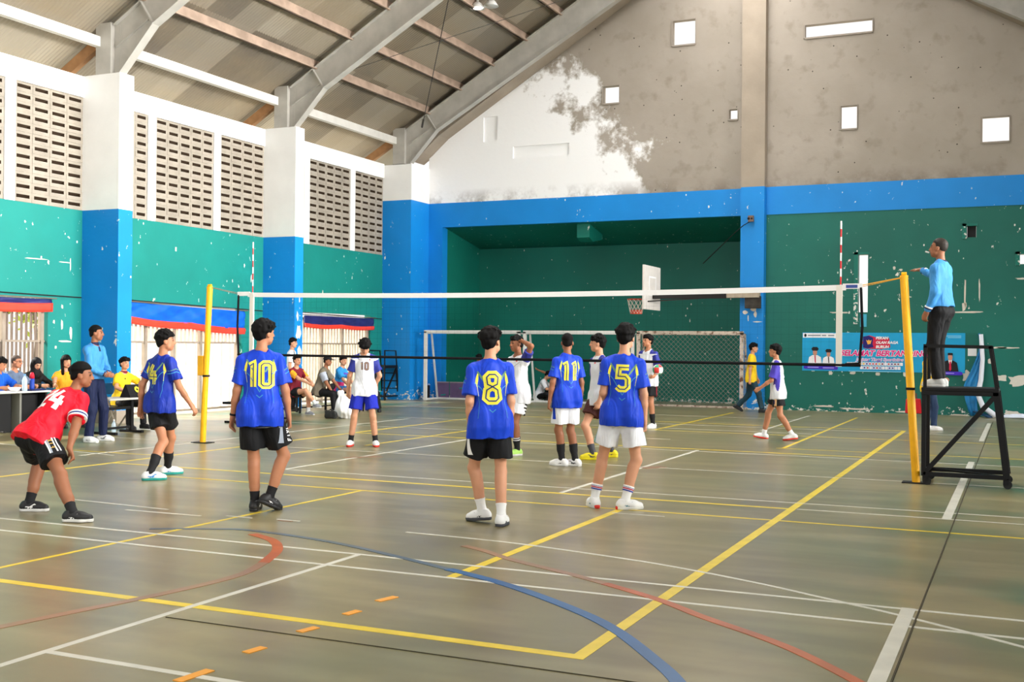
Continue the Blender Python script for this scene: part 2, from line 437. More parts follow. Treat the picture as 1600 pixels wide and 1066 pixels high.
def surface_nets(D, lo, h):
    s = D < 0
    A = [s[:-1, :-1, :-1], s[1:, :-1, :-1], s[:-1, 1:, :-1], s[1:, 1:, :-1], s[:-1, :-1, 1:], s[1:, :-1, 1:], s[:-1, 1:, 1:], s[1:, 1:, 1:]]
    cnt = sum(a.astype(np.int8) for a in A); act = (cnt > 0) & (cnt < 8)
    C = np.argwhere(act); idx = np.full(act.shape, -1, dtype=np.int64); idx[act] = np.arange(len(C))
    off = np.array([(i & 1, (i >> 1) & 1, (i >> 2) & 1) for i in range(8)])
    val = np.stack([D[C[:, 0] + o[0], C[:, 1] + o[1], C[:, 2] + o[2]] for o in off], 1)
    acc = np.zeros((len(C), 3)); num = np.zeros(len(C))
    for i in range(8):
        for b in (1, 2, 4):
            if i & b: continue
            j = i | b; v0, v1 = val[:, i], val[:, j]; c = (v0 < 0) != (v1 < 0)
            t = np.where(c, v0 / np.where(c, v0 - v1, 1), 0)
            p = off[i] + t[:, None] * (off[j] - off[i])
            acc += np.where(c[:, None], p, 0); num += c
    V = lo + h * (C + acc / num[:, None])
    F = []
    for ax in range(3):
        o1, o2 = [(1, 2), (2, 0), (0, 1)][ax]
        a = [slice(None)] * 3; b = [slice(None)] * 3
        a[ax] = slice(None, -1); b[ax] = slice(1, None)
        s0, s1 = s[tuple(a)], s[tuple(b)]
        E = np.argwhere(s0 != s1); E = E[(E[:, o1] > 0) & (E[:, o2] > 0) & (E[:, o1] < D.shape[o1] - 1) & (E[:, o2] < D.shape[o2] - 1)]
        if not len(E): continue
        e1 = np.zeros(3, int); e1[o1] = 1; e2 = np.zeros(3, int); e2[o2] = 1
        g = lambda q: idx[q[:, 0], q[:, 1], q[:, 2]]
        Q = np.stack([g(E - e1 - e2), g(E - e2), g(E), g(E - e1)], 1)
        ins = s0[E[:, 0], E[:, 1], E[:, 2]]
        Q[~ins] = Q[~ins][:, ::-1]
        F.append(Q)
    F = np.concatenate(F); F = F[(F >= 0).all(1)]
    return V, F

# ------------------------------------------------------------------ people
SKIN = mat('skin', srgb(182, 124, 92), 0.5, 0.3, vary=0.06, vscale=6)
SKIN_F = mat('skin_light', srgb(206, 150, 118), 0.5, 0.3, vary=0.05, vscale=6)
SKIN_D = mat('skin_dark', srgb(150, 98, 70), 0.5, 0.3, vary=0.06, vscale=6)
LIP = mat('lips', srgb(150, 84, 74), 0.5, 0.3)
EYE = mat('eye_dark', (0.02, 0.015, 0.012), 0.3, 0.5)
EYEW = mat('eye_white', (0.28, 0.24, 0.22), 0.4, 0.3)
HAIR = mat('black_hair', (0.0045, 0.004, 0.004), 0.7, 0.12)
def cloth(name, rgb, rough=0.7, vary=0.06): return mat(name, srgb(*rgb), rough, 0.25, vary=vary, vscale=9, bump=0.06, bscale=140, fold=0.55)

def person(name_label, pos, heading, h=1.72, pelvis=None, lean=0, side=0, twist=0, head=(0, 0, 0), feet=None, arms=None, hands=None,
           skin=SKIN, build=1.0, top=None, bottom=None, shoes=None, socks=None, hair=None, hx=0.008, group=None, z0=0.0, seat=False, legs=None, face=True, noise_seed=1):
    """local axes: +X left... the figure looks along +Y, +X is its right-hand side, +Z up"""
    s = h / 1.72; rnd = random.Random(noise_seed)
    root = tag(empty('person', (pos[0], pos[1], z0), -R(heading)), name_label, 'person', group)
    f0, r0, u0 = np3((0, 1, 0)), np3((1, 0, 0)), np3((0, 0, 1))
    def loc(f, r, u): return np3((r, f, u)) * 1.0
    LT, LS = 0.425 * s, 0.41 * s; hipw = 0.088 * s
    P = np3((0, 0, pelvis if pelvis else 0.915 * s))
    # legs
    if legs is None:
        fe = {}
        for sd, sg in (('L', -1), ('R', 1)):
            d = dict(f=0.0, r=sg * 0.11, yaw=sg * 8, heel=0.0, toe=0.0); d.update((feet or {}).get(sd, {})); fe[sd] = d
        A = {sd: np3((d['r'], d['f'], 0.085 * s + d['heel'])) for sd, d in fe.items()}
        if not pelvis:
            zs = []
            for sd, sg in (('L', -1), ('R', 1)):
                hx_ = sg * hipw; dx = A[sd][0] - hx_; dy = A[sd][1]
                zs.append(A[sd][2] + math.sqrt(max(0.05, ((LT + LS) * 0.993) ** 2 - dx * dx - dy * dy)) + 0.045 * s)
            P[2] = min(zs)
    Lr, Sr = R(lean), R(side)
    u = np3((math.sin(Sr), math.sin(Lr) * math.cos(Sr), math.cos(Lr) * math.cos(Sr)))
    tw = R(twist)
    r1 = np3((math.cos(tw), -math.sin(tw), 0)); r1 = unit(r1 - u * (r1 @ u)); f1 = np.cross(u, r1)
    pr_ = np3((math.cos(tw * 0.3), -math.sin(tw * 0.3), 0)); pf = np.cross(u0, pr_)
    hip = {'L': P - pr_ * hipw - u0 * 0.045 * s, 'R': P + pr_ * hipw - u0 * 0.045 * s}
    knee, ank = {}, {}
    kp = {}
    for sd, sg in (('L', -1), ('R', 1)):
        if legs is None:
            d = fe[sd]; a = A[sd]; yw = R(d['yaw'])
            pole = np3((math.sin(yw) * 0.6 + d.get('kr', 0), math.cos(yw), 0))
        else:
            d = legs[sd]; yw = R(d.get('yaw', sg * 5))
            kn = hip[sd] + unit(d['thigh'])[[1, 0, 2]] * LT if False else hip[sd] + unit((d['thigh'][1], d['thigh'][0], d['thigh'][2])) * LT
            a = kn + unit((d['shin'][1], d['shin'][0], d['shin'][2])) * LS
            knee[sd] = kn; ank[sd] = a; kp[sd] = yw; continue
        v = a - hip[sd]; L = min(np.linalg.norm(v), (LT + LS) * 0.999); v = unit(v); a = hip[sd] + v * L if np.linalg.norm(a - hip[sd]) > L + 1e-6 else a
        c = (LT * LT + L * L - LS * LS) / (2 * L); hh = math.sqrt(max(0, LT * LT - c * c)); pole = unit(pole - v * (pole @ v))
        knee[sd] = hip[sd] + v * c + pole * hh; ank[sd] = a; kp[sd] = yw
    W_ = P + u * 0.13 * s + u0 * 0.0; C = P + u * 0.36 * s; N = P + u * 0.525 * s
    if lean > 35: C = C + f1 * -0.02 * s
    sh = {'L': N - r1 * 0.150 * s * (0.5 + 0.5 * build) - u * 0.058 * s, 'R': N + r1 * 0.150 * s * (0.5 + 0.5 * build) - u * 0.058 * s}
    elb, wri = {}, {}; LU, LF = 0.29 * s, 0.25 * s
    def tv(v): return unit(r1 * v[1] + f1 * v[0] + u * v[2]) if True else None
    def wv(v): return unit((v[1], v[0], v[2]))
    for sd, sg in (('L', -1), ('R', 1)):
        a = (arms or {}).get(sd, ((0.02, sg * 0.14, -1), (0.18, sg * 0.06, -1)))
        if isinstance(a, dict):     # reach for a point given in local (f, r, u)
            tgt = (knee[sd] + np3((math.sin(kp[sd]), math.cos(kp[sd]), 0)) * a.get('fwd', 0.05) + u0 * a.get('up', 0.09)) if a['to'] == 'knee' else np3((a['to'][1], a['to'][0], a['to'][2])); v = tgt - sh[sd]; L = min(np.linalg.norm(v), (LU + LF) * 0.995); v = unit(v); pole = np3((a['pole'][1], a['pole'][0], a['pole'][2])); pole = unit(pole - v * (pole @ v))
            c = (LU * LU + L * L - LF * LF) / (2 * L); hh = math.sqrt(max(0, LU * LU - c * c)); elb[sd] = sh[sd] + v * c + pole * hh; wri[sd] = sh[sd] + v * L
        else:
            elb[sd] = sh[sd] + wv(a[0]) * LU; wri[sd] = elb[sd] + wv(a[1]) * LF
    # head frame
    hy, hp_, hr = R(head[0]), R(head[1]), R(head[2])
    hf = np3((math.sin(hy + tw), math.cos(hy + tw), 0)); hf = hf * math.cos(hp_) + u0 * math.sin(hp_); hrr = unit(np.cross(hf, u0)); hu = np.cross(hrr, hf)
    hrr, hu = hrr * math.cos(hr) + hu * math.sin(hr), hu * math.cos(hr) - hrr * math.sin(hr)
    nk = unit(u * (0.75 if lean < 30 else 0.35) + u0 * (0.25 if lean < 30 else 0.65) + hf * 0.12); NB = N + u * 0.03 * s; NT_ = NB + nk * 0.085 * s
    HC = NT_ + hu * 0.088 * s + hf * 0.022 * s
    k = build
    B = []
    # torso
    B += [cap(P - u0 * 0.02, W_, 0.138 * s * k, 0.116 * s * k, 0.03, pf, 1.38), cap(W_, C, 0.116 * s * k, 0.138 * s * k, 0.03, f1, 1.42), cap(C, N - u * 0.03 * s, 0.138 * s * k, 0.09 * s, 0.04, f1, 1.55),
          cap(N - u * 0.035 * s, sh['L'], 0.055 * s, 0.052 * s * k, 0.06), cap(N - u * 0.035 * s, sh['R'], 0.055 * s, 0.052 * s * k, 0.06)]
    for sd, sg in (('L', -1), ('R', 1)):
        B += [cap(hip[sd] - pf * 0.034 * s, hip[sd] - pf * 0.028 * s + u0 * 0.03, 0.074 * s * k, 0.066 * s * k, 0.04)]
        kn, an, hp2 = knee[sd], ank[sd], hip[sd]; yw = kp[sd]; ff = np3((math.sin(yw), math.cos(yw), 0)); sdir = unit(an - kn); back = unit(-ff + sdir * (ff @ sdir))
        B += [cap(hp2, hp2 * 0.45 + kn * 0.55, 0.084 * s * k, 0.064 * s * k, 0.04), cap(hp2 * 0.45 + kn * 0.55, kn, 0.064 * s * k, 0.049 * s * k, 0.03),
              cap(kn, kn * 0.35 + an * 0.65, 0.050 * s * k, 0.043 * s * k, 0.03), cap(kn * 0.35 + an * 0.65, an, 0.043 * s * k, 0.034 * s, 0.03),
              cap(kn * 0.82 + an * 0.18 + back * 0.018 * s, kn * 0.52 + an * 0.48 + back * 0.016 * s, 0.047 * s * k, 0.040 * s * k, 0.04), cap(kn - back * 0.012 * s, kn - back * 0.014 * s + sdir * 0.02, 0.040 * s, 0.036 * s, 0.03)]
    # feet frames
    ft = {}
    for sd, sg in (('L', -1), ('R', 1)):
        yw = kp[sd]; ff = np3((math.sin(yw), math.cos(yw), 0))
        d = (fe[sd] if legs is None else legs[sd]); pit = R(d.get('toe', 0.0))   # toe<0 points down
        ff = ff * math.cos(pit) + u0 * math.sin(pit); fr = unit(np.cross(ff, u0)); fu = np.cross(fr, ff); ft[sd] = (ff, fr, fu)
        an = ank[sd]; B += [cap(an - fu * 0.03 * s - ff * 0.02 * s, an + ff * 0.12 * s - fu * 0.055 * s, 0.032 * s, 0.025 * s, 0.03)]
    # arms and hands
    HD = {}
    for sd, sg in (('L', -1), ('R', 1)):
        S0, E, Wr = sh[sd], elb[sd], wri[sd]; ad = unit(Wr - E)
        B += [cap(S0, S0 * 0.5 + E * 0.5, 0.052 * s * k, 0.044 * s * k, 0.04), cap(S0 * 0.5 + E * 0.5, E, 0.044 * s * k, 0.037 * s * k, 0.03), cap(E, E * 0.6 + Wr * 0.4, 0.038 * s * k, 0.036 * s * k, 0.02), cap(E * 0.6 + Wr * 0.4, Wr, 0.036 * s * k, 0.025 * s, 0.02)]
        hd = (hands or {}).get(sd, {}); hdir = unit((hd['dir'][1], hd['dir'][0], hd['dir'][2])) if 'dir' in hd else ad
        hdir = unit(hdir)
        pn = np3((hd['palm'][1], hd['palm'][0], hd['palm'][2])) if 'palm' in hd else -r1 * sg * 1.0 - f1 * 0.35    # palm normal
        pn = unit(pn - hdir * (pn @ hdir)); lat = np.cross(hdir, pn)
        th = f1 * 0.9 + r1 * -sg * 0.3 if 'thumb' not in hd else np3((hd['thumb'][1], hd['thumb'][0], hd['thumb'][2]))
        if lat @ th < 0: lat = -lat
        curl = hd.get('curl', 0.35); K0 = Wr + hdir * 0.085 * s
        B += [cap(Wr, Wr + hdir * 0.03 * s, 0.025 * s, 0.030 * s, 0.02, pn, 1.3), cap(Wr + hdir * 0.035 * s, K0, 0.034 * s, 0.037 * s, 0.02, pn, 2.2)]
        for i, (o_, ln) in enumerate(((0.030, 0.072), (0.010, 0.080), (-0.010, 0.074), (-0.029, 0.058))):
            c = curl * (1 + 0.12 * i); base = K0 + lat * o_ * s - hdir * 0.008 * s
            d1 = unit(hdir * math.cos(c) + pn * math.sin(c) + lat * o_ * 1.2); d2 = unit(hdir * math.cos(c * 2.4) + pn * math.sin(c * 2.4) + lat * o_)
            m1 = base + d1 * ln * 0.5 * s; m2 = m1 + d2 * ln * 0.55 * s
            B += [cap(base, m1, 0.0092 * s, 0.0085 * s, 0.006), cap(m1, m2, 0.0085 * s, 0.0070 * s, 0.004)]
        tb = Wr + hdir * 0.028 * s + lat * 0.022 * s; td = unit(hdir * 0.75 + lat * 0.6 + pn * 0.35); t1 = tb + td * 0.036 * s; t2 = t1 + unit(td + hdir * 0.5 + pn * curl * 0.5) * 0.032 * s
        B += [cap(tb, t1, 0.014 * s, 0.0105 * s, 0.012), cap(t1, t2, 0.0105 * s, 0.008 * s, 0.004)]
        HD[sd] = K0
    # neck and head
    B += [cap(NB - u * 0.05 * s, NT_ + hu * 0.02 * s, 0.053 * s, 0.049 * s, 0.035)]
    hs = s * 0.98
    def hpt(f, r, u_): return HC + (hf * f + hrr * r + hu * u_) * hs
    B += [elp(hpt(-0.008, 0, 0.028), (hrr, hf, hu), np3((0.074, 0.094, 0.088)) * hs, 0.03), elp(hpt(0.028, 0, -0.03), (hrr, hf, hu), np3((0.062, 0.066, 0.078)) * hs, 0.03),
          cap(hpt(0.058, 0, -0.092), hpt(0.066, 0, -0.088), 0.024 * hs, 0.022 * hs, 0.03), cap(hpt(0.03, -0.045, -0.07), hpt(0.03, 0.045, -0.07), 0.02 * hs, 0.02 * hs, 0.03),
          cap(hpt(0.092, 0, 0.012), hpt(0.108, 0, -0.028), 0.008 * hs, 0.0145 * hs, 0.014), cap(hpt(0.098, -0.014, -0.032), hpt(0.098, 0.014, -0.032), 0.009 * hs, 0.009 * hs, 0.008),
          cap(hpt(0.080, -0.034, 0.026), hpt(0.086, 0.0, 0.022), 0.012 * hs, 0.01 * hs, 0.015), cap(hpt(0.080, 0.034, 0.026), hpt(0.086, 0.0, 0.022), 0.012 * hs, 0.01 * hs, 0.015),
          cap(hpt(0.088, -0.018, -0.060), hpt(0.088, 0.018, -0.060), 0.010 * hs, 0.010 * hs, 0.01)]
    for sg in (-1, 1): B += [elp(hpt(-0.004, sg * 0.078, -0.012), (hrr, hf * 0.96 + hu * 0.25, hu), np3((0.010, 0.020, 0.031)) * hs, 0.008)]
    me = sdf_mesh('body', B, h=hx)
    nf = len(me.polygons); me.materials.append(skin)
    body = bpy.data.objects.new('body', me); COL.objects.link(body); body.parent = root
    V = np.zeros(nf * 3); me.polygons.foreach_get('center', V); V = V.reshape(-1, 3)
    Q = V - HC; qf, qr, qu = Q @ hf / hs, Q @ hrr / hs, Q @ hu / hs
    mi = np.zeros(nf, dtype=np.int32)
    if face:
        me.materials.append(EYE); me.materials.append(LIP); me.materials.append(EYEW)
        front = (qf > 0.05) & (np.abs(qr) < 0.06) & (np.abs(qu) < 0.12)
        mi[front & (np.abs(qu - 0.032 + 0.10 * (np.abs(qr) - 0.034) ** 1 * 0.5) < 0.005) & (np.abs(np.abs(qr) - 0.031) < 0.017)] = 1
        mi[front & (np.abs(qu - 0.006) < 0.0085) & (np.abs(np.abs(qr) - 0.031) < 0.0085)] = 1
        mi[front & (np.abs(qu + 0.061) < 0.010) & (np.abs(qr) < 0.026)] = 2
        me.polygons.foreach_set('material_index', mi)
    ctx = dict(lean=lean, root=root, s=s, k=k, P=P, W=W_, C=C, N=N, u=u, f1=f1, r1=r1, pf=pf, pr=pr_, hip=hip, knee=knee, ank=ank, sh=sh, elb=elb, wri=wri, ft=ft, HC=HC, hf=hf, hr=hrr, hu=hu, hpt=hpt, hs=hs, NB=NB, NT=NT_, HD=HD, kp=kp, hx=hx, fe=(fe if legs is None else legs), u0=u0, seed=noise_seed)
    if hair is not False: make_hair(ctx, **(hair or {}))
    if bottom: make_bottom(ctx, **bottom)
    if top: make_top(ctx, **top)
    if socks:
        for sd in 'LR':
            kn, an = knee[sd], ank[sd]; hgt = socks.get('h', 0.12); t = unit(kn - an); ff = ft[sd][0]
            yw = kp[sd]; f_ = np3((math.sin(yw), math.cos(yw), 0)); sdir = -t; back = unit(-f_ + sdir * (f_ @ sdir)); e_ = 0.006 * s
            S_ = [cap(kn, kn * 0.35 + an * 0.65, 0.050 * s * k + e_, 0.043 * s * k + e_, 0.03), cap(kn * 0.35 + an * 0.65, an, 0.043 * s * k + e_, 0.034 * s + e_, 0.03), cap(kn * 0.82 + an * 0.18 + back * 0.018 * s, kn * 0.52 + an * 0.48 + back * 0.016 * s, 0.047 * s * k + e_, 0.040 * s * k + e_, 0.04), cap(an, an + ff * 0.04 * s - ft[sd][2] * 0.03, 0.037 * s, 0.03 * s, 0.03), cut(an + t * hgt * s, t)]
            so = add_sdf('sock', S_, socks['m'], root, hx * 0.8)
            for (z_, m_) in socks.get('stripes', []):
                q_ = z_ * s / max(1e-6, np.linalg.norm(kn - an)); rr = (0.034 + (0.043 * k - 0.034) * min(1, q_ / 0.35)) * s + 0.0125 + 0.010 * max(0, q_ - 0.2); b = MB(); c = an + t * z_ * s; b.tube([Vector(c - t * 0.006), Vector(c + t * 0.006)], rr, 20); b.build('sock_stripe', m_, so)
    if shoes:
        for sd, sg in (('L', -1), ('R', 1)): make_shoe(ctx, sd, sg, **shoes)
    return ctx
def add_sdf(name, prims, m, parent, h, noise=None, paint=None):
    me = sdf_mesh(name, prims, h=h, noise=noise)
    ms = [m] if not isinstance(m, (list, tuple)) else list(m)
    for x in ms: me.materials.append(x)
    if paint is not None:
        nf = len(me.polygons); V = np.zeros(nf * 3); me.polygons.foreach_get('center', V); me.polygons.foreach_set('material_index', paint(V.reshape(-1, 3)).astype(np.int32))
    o = bpy.data.objects.new(name, me); COL.objects.link(o); o.parent = parent; return o
def wnoise(seed, amp, fr=(38, 38, 30)):
    rn = random.Random(seed); ph = [rn.uniform(0, 6.28) for _ in range(9)]
    def f(P):
        x, y, z = P[:, 0], P[:, 1], P[:, 2]
        return amp * (np.sin(fr[0] * x + 9 * z + ph[0]) * np.sin(fr[1] * y - 7 * z + ph[1]) + 0.7 * np.sin(fr[2] * z + 17 * x + ph[2]) * np.sin(23 * y + 11 * x + ph[3]) + 0.5 * np.sin(61 * x + 31 * y + ph[4]))
    return f
def make_hair(c, style='short', m=None, vol=1.0, name='hair'):
    hf, hr, hu, hpt, hs = c['hf'], c['hr'], c['hu'], c['hpt'], c['hs']; m = m or HAIR; rn = random.Random(c['seed'])
    ax = (hr, hf, hu); H_ = []
    if style == 'hijab':
        H_ = [elp(hpt(-0.02, 0, 0.03), ax, np3((0.092, 0.108, 0.102)) * hs, 0.03), elp(hpt(-0.015, 0, -0.05), ax, np3((0.085, 0.095, 0.10)) * hs, 0.05), cap(hpt(-0.02, 0, -0.10), c['N'] + c['f1'] * 0.05, 0.075 * hs, 0.13 * hs, 0.06, c['f1'], 1.3), cap(c['sh']['L'], c['sh']['R'], 0.075 * hs, 0.075 * hs, 0.05),
              sub(hpt(0.16, 0, -0.015), hpt(0.07, 0, -0.015), 0.072 * hs, 0.060 * hs, 0.01)]
        return add_sdf('headscarf', H_, m, c['root'], c['hx'], wnoise(3, 0.003))
    tt, ts = {'buzz': (0.005, 0.004), 'fade': (0.014, 0.004), 'short': (0.024, 0.013), 'mop': (0.030, 0.019), 'long': (0.022, 0.022)}[style]; tt *= vol; ts *= vol
    def shell(t): return elp(hpt(-0.010, 0, 0.030), ax, np3((0.074 + t, 0.094 + t, 0.090 + t * 1.15)) * hs, 0.02)
    topg = [shell(tt)]
    if style in ('short', 'mop'):
        for k in range(46 if style == 'mop' else 38):
            a = rn.uniform(0, 6.28); e = rn.uniform(0.25, 1.5); d = hr * math.cos(a) * math.cos(e) + hf * math.sin(a) * math.cos(e) + hu * math.sin(e)
            p = hpt(-0.01, 0, 0.03) + d * (0.090 + tt * 0.75) * hs; topg.append(cap(p, p + (hf * rn.uniform(-.4, .8) + hr * rn.uniform(-.6, .6) - hu * 0.45 + d * .25) * 0.036 * hs, 0.014 * hs, 0.004 * hs, 0.008))
    fr = {'buzz': 0.060, 'fade': 0.058, 'short': 0.046, 'mop': 0.036, 'long': 0.04}[style]
    topg.append(cut(hpt(0.08, 0, fr), unit(hf * 0.10 - hu), 0.022 * hs))
    backg = [shell(ts)]
    if style != 'buzz': backg += [cap(hpt(-0.064, -0.03, -0.02), hpt(-0.064, 0.03, -0.02), 0.030 * hs, 0.030 * hs, 0.03), cap(hpt(-0.058, 0, -0.045), hpt(-0.052, 0, -0.066), 0.036 * hs, 0.028 * hs, 0.03)]
    backg += [cut(hpt(0.022, 0, 0), unit(hf + hu * -0.25), 0.020 * hs), cut(hpt(-0.06, 0, -0.066 if style in ('short', 'mop', 'long') else -0.05), unit(hf * 0.55 - hu), 0.022 * hs)]
    for sg in (-1, 1): backg.append(sub(hpt(0.006, sg * 0.075, -0.022), hpt(0.006, sg * 0.12, -0.022), 0.034 * hs, 0.036 * hs, 0.012))
    H_ = [('g', topg, 0.012), ('g', backg, 0.012)]
    if style == 'mop':
        for k in range(7): x = (k - 3) * 0.017; H_.append(cap(hpt(0.078, x, 0.092), hpt(0.097 - abs(x) * 0.3, x * 1.1, 0.050 + rn.uniform(-.006, .01)), 0.020 * hs, 0.011 * hs, 0.012))
    if style == 'short':
        for k in range(6): x = (k - 2.5) * 0.018; H_.append(cap(hpt(0.066, x, 0.100), hpt(0.088 - abs(x) * 0.3, x * 1.1, 0.080), 0.017 * hs, 0.012 * hs, 0.012))
    if style == 'long':
        for sg in (-1, 1): H_.append(cap(hpt(-0.02, sg * 0.075, 0.03), c['sh']['L' if sg < 0 else 'R'] * 0.45 + c['N'] * 0.55 + c['f1'] * 0.06, 0.036 * hs, 0.03 * hs, 0.03))
        H_.append(cap(hpt(-0.06, 0, 0), c['N'] - c['f1'] * 0.06 - c['u'] * 0.06, 0.06 * hs, 0.05 * hs, 0.03))
    return add_sdf(name, H_, m, c['root'], min(c['hx'], 0.007), wnoise(c['seed'], 0.0030 if style in ('short', 'mop', 'long') else 0.0008, (110, 100, 90)))
def make_top(c, m, length=0.80, sleeve=0.72, loose=1.0, long_sleeve=False, paint=None, collar=None, tucked=False, cuffs=None, name='shirt', open_arm=True, hem_m=None, vneck=None):
    s, k, P, W_, C, N, u, f1, r1 = (c[q] for q in ('s', 'k', 'P', 'W', 'C', 'N', 'u', 'f1', 'r1')); hip = c['hip']
    g = 0.022 * s * loose; hz = P - u * (0.0 if tucked else 0.24 * s)
    T = [cap(hz, W_ + u * 0.02, 0.150 * s * k + g * 1.5, 0.128 * s * k + g, 0.03, f1 * 0.6 + c['pf'] * 0.4, 1.27), cap(W_, C, 0.126 * s * k + g, 0.142 * s * k + g * 0.8, 0.03, f1, 1.38), cap(C, N - u * 0.035 * s, 0.142 * s * k + g * 0.8, 0.092 * s + g * 0.4, 0.04, f1, 1.55),
         cap(N - u * 0.035 * s, c['sh']['L'], 0.058 * s + g * 0.4, 0.055 * s * k + g * 0.5, 0.06), cap(N - u * 0.035 * s, c['sh']['R'], 0.058 * s + g * 0.4, 0.055 * s * k + g * 0.5, 0.06)]
    if not tucked:
        for sd in 'LR': T += [cap(hip[sd] - c['pf'] * 0.040 * s, hip[sd] - c['pf'] * 0.035 * s + u * 0.10 * s, 0.092 * s * k + g * 0.75, 0.085 * s * k + g * 0.6, 0.05), cap(hip[sd] - u * 0.10 * s, hip[sd] + u * 0.05 * s, 0.094 * s * k + g * 1.1, 0.09 * s * k + g * 0.8, 0.05)]
    bot = P + u * (0.02 * s if tucked else -(length) * 0.16 * s)
    bn = u if not tucked else c['u0']
    T += [cut(bot, -bn)]
    for sd, sg in (('L', -1), ('R', 1)):
        S0, E, Wr = c['sh'][sd], c['elb'][sd], c['wri'][sd]
        if long_sleeve:
            T += [cap(S0, E, 0.064 * s * k, 0.054 * s * k, 0.04), cap(E, E * 0.12 + Wr * 0.88, 0.053 * s * k, 0.042 * s, 0.03)]
        else:
            e = S0 + (E - S0) * sleeve; d = unit(E - S0); T += [capcut(S0, e + d * 0.03, 0.054 * s * k + g * 0.35, 0.056 * s * k + g * 0.75, 0.03, e, d)]
    T += [sub(c['NB'] - u * 0.01 * s + f1 * 0.012 * s, c['NT'] + u * 0.15, 0.064 * s, 0.075 * s, 0.012)]
    if vneck: T += [sub(N + f1 * 0.09 * s - u * 0.03 * s, N + f1 * 0.11 * s + u * 0.05, 0.028 * s, 0.05 * s, 0.01)]
    c['top_prims'] = T; c['top_noise'] = wnoise(c['seed'] + 5, 0.0052 * s, (30, 30, 14))
    o = add_sdf(name, T, m, c['root'], c['hx'], c['top_noise'], paint(c) if paint else None)
    c['top'] = o
    if collar:
        cp = [cap(c['NB'] - u * 0.004 * s, c['NB'] + u * 0.022 * s, 0.069 * s, 0.066 * s, 0.01), cut(c['NB'] + u * 0.03 * s - f1 * 0.0, u - f1 * 0.1), cut(c['NB'] - u * 0.03 * s, -u)]
        add_sdf('collar', cp, collar, o, c['hx'] * 0.8)
    if cuffs:
        for sd in 'LR':
            S0, E = (c['sh'][sd], c['elb'][sd]) if not long_sleeve else (c['elb'][sd], c['wri'][sd])
            d = unit(E - S0); e = S0 + (E - S0) * (sleeve if not long_sleeve else 0.90); rr = (0.064 * s * k + g * 0.5) if not long_sleeve else 0.043 * s
            for i, m_ in enumerate(cuffs): b = MB(); q = e - d * (0.012 + 0.017 * i); b.tube([Vector(q - d * 0.008), Vector(q + d * 0.008)], rr + 0.005, 22); b.build('sleeve_cuff', m_, o)
    return o
def make_bottom(c, m, kind='shorts', length=0.62, loose=1.0, paint=None, belt=None, name=None):
    s, k, P, hip, knee, ank = (c[q] for q in ('s', 'k', 'P', 'hip', 'knee', 'ank')); u = c['u']; g = 0.016 * s * loose
    T = ([] if c['lean'] < 30 else [cap(P, P + u * 0.09 * s, 0.132 * s * k + g * 0.2, 0.118 * s * k + g * 0.2, 0.04, c['pf'], 1.3)]) + [cap(P - c['u0'] * 0.03 * s, P + u * 0.07 * s, 0.138 * s * k + g * 0.4, 0.118 * s * k + g * 0.3, 0.03, c['pf'], 1.36), cut(P + u * (0.085 if c['lean'] < 30 else 0.11) * s, u)]
    for sd, sg in (('L', -1), ('R', 1)):
        hp2, kn, an = hip[sd], knee[sd], ank[sd]
        T += [cap(hp2 - c['pf'] * 0.040 * s, hp2 - c['pf'] * 0.035 * s + c['u0'] * 0.04, 0.084 * s * k + g * 0.3, 0.074 * s * k + g * 0.2, 0.04)]
        if kind == 'shorts':
            e = hp2 + (kn - hp2) * length; d = unit(kn - hp2)
            T += [capcut(hp2, e + d * 0.03, 0.089 * s * k + g * 0.6, 0.082 * s * k + g * 1.7, 0.03, e, d)]
        else:
            back = np3((-math.sin(c['kp'][sd]), -math.cos(c['kp'][sd]), 0)); lo = an + unit(kn - an) * 0.015
            T += [cap(hp2, kn, 0.095 * s * k + g * 0.4, 0.066 * s * k + g * 0.4, 0.04), capcut(kn, lo + unit(an - kn) * 0.03, 0.064 * s * k + g * 0.4, 0.054 * s + g * 0.5, 0.03, lo, unit(an - kn))]
    base = wnoise(c['seed'] + 9, 0.0045 * s, (30, 30, 14)); c['bottom_noise'] = base
    o = add_sdf(name or ('shorts' if kind == 'shorts' else 'trousers'), T, m, c['root'], c['hx'], base, paint(c) if paint else None)
    c['bottom'] = o; c['bottom_prims'] = T
    if belt:
        b = [cap(P + u * 0.035 * s, P + u * 0.06 * s, 0.137 * s * k + g * 0.5 + 0.006, 0.135 * s * k + g * 0.5 + 0.006, 0.01, c['pf'], 1.3), cut(P + u * 0.075 * s, u), cut(P + u * 0.035 * s, -u)]
        add_sdf('belt', b, belt, o, c['hx'])
    return o
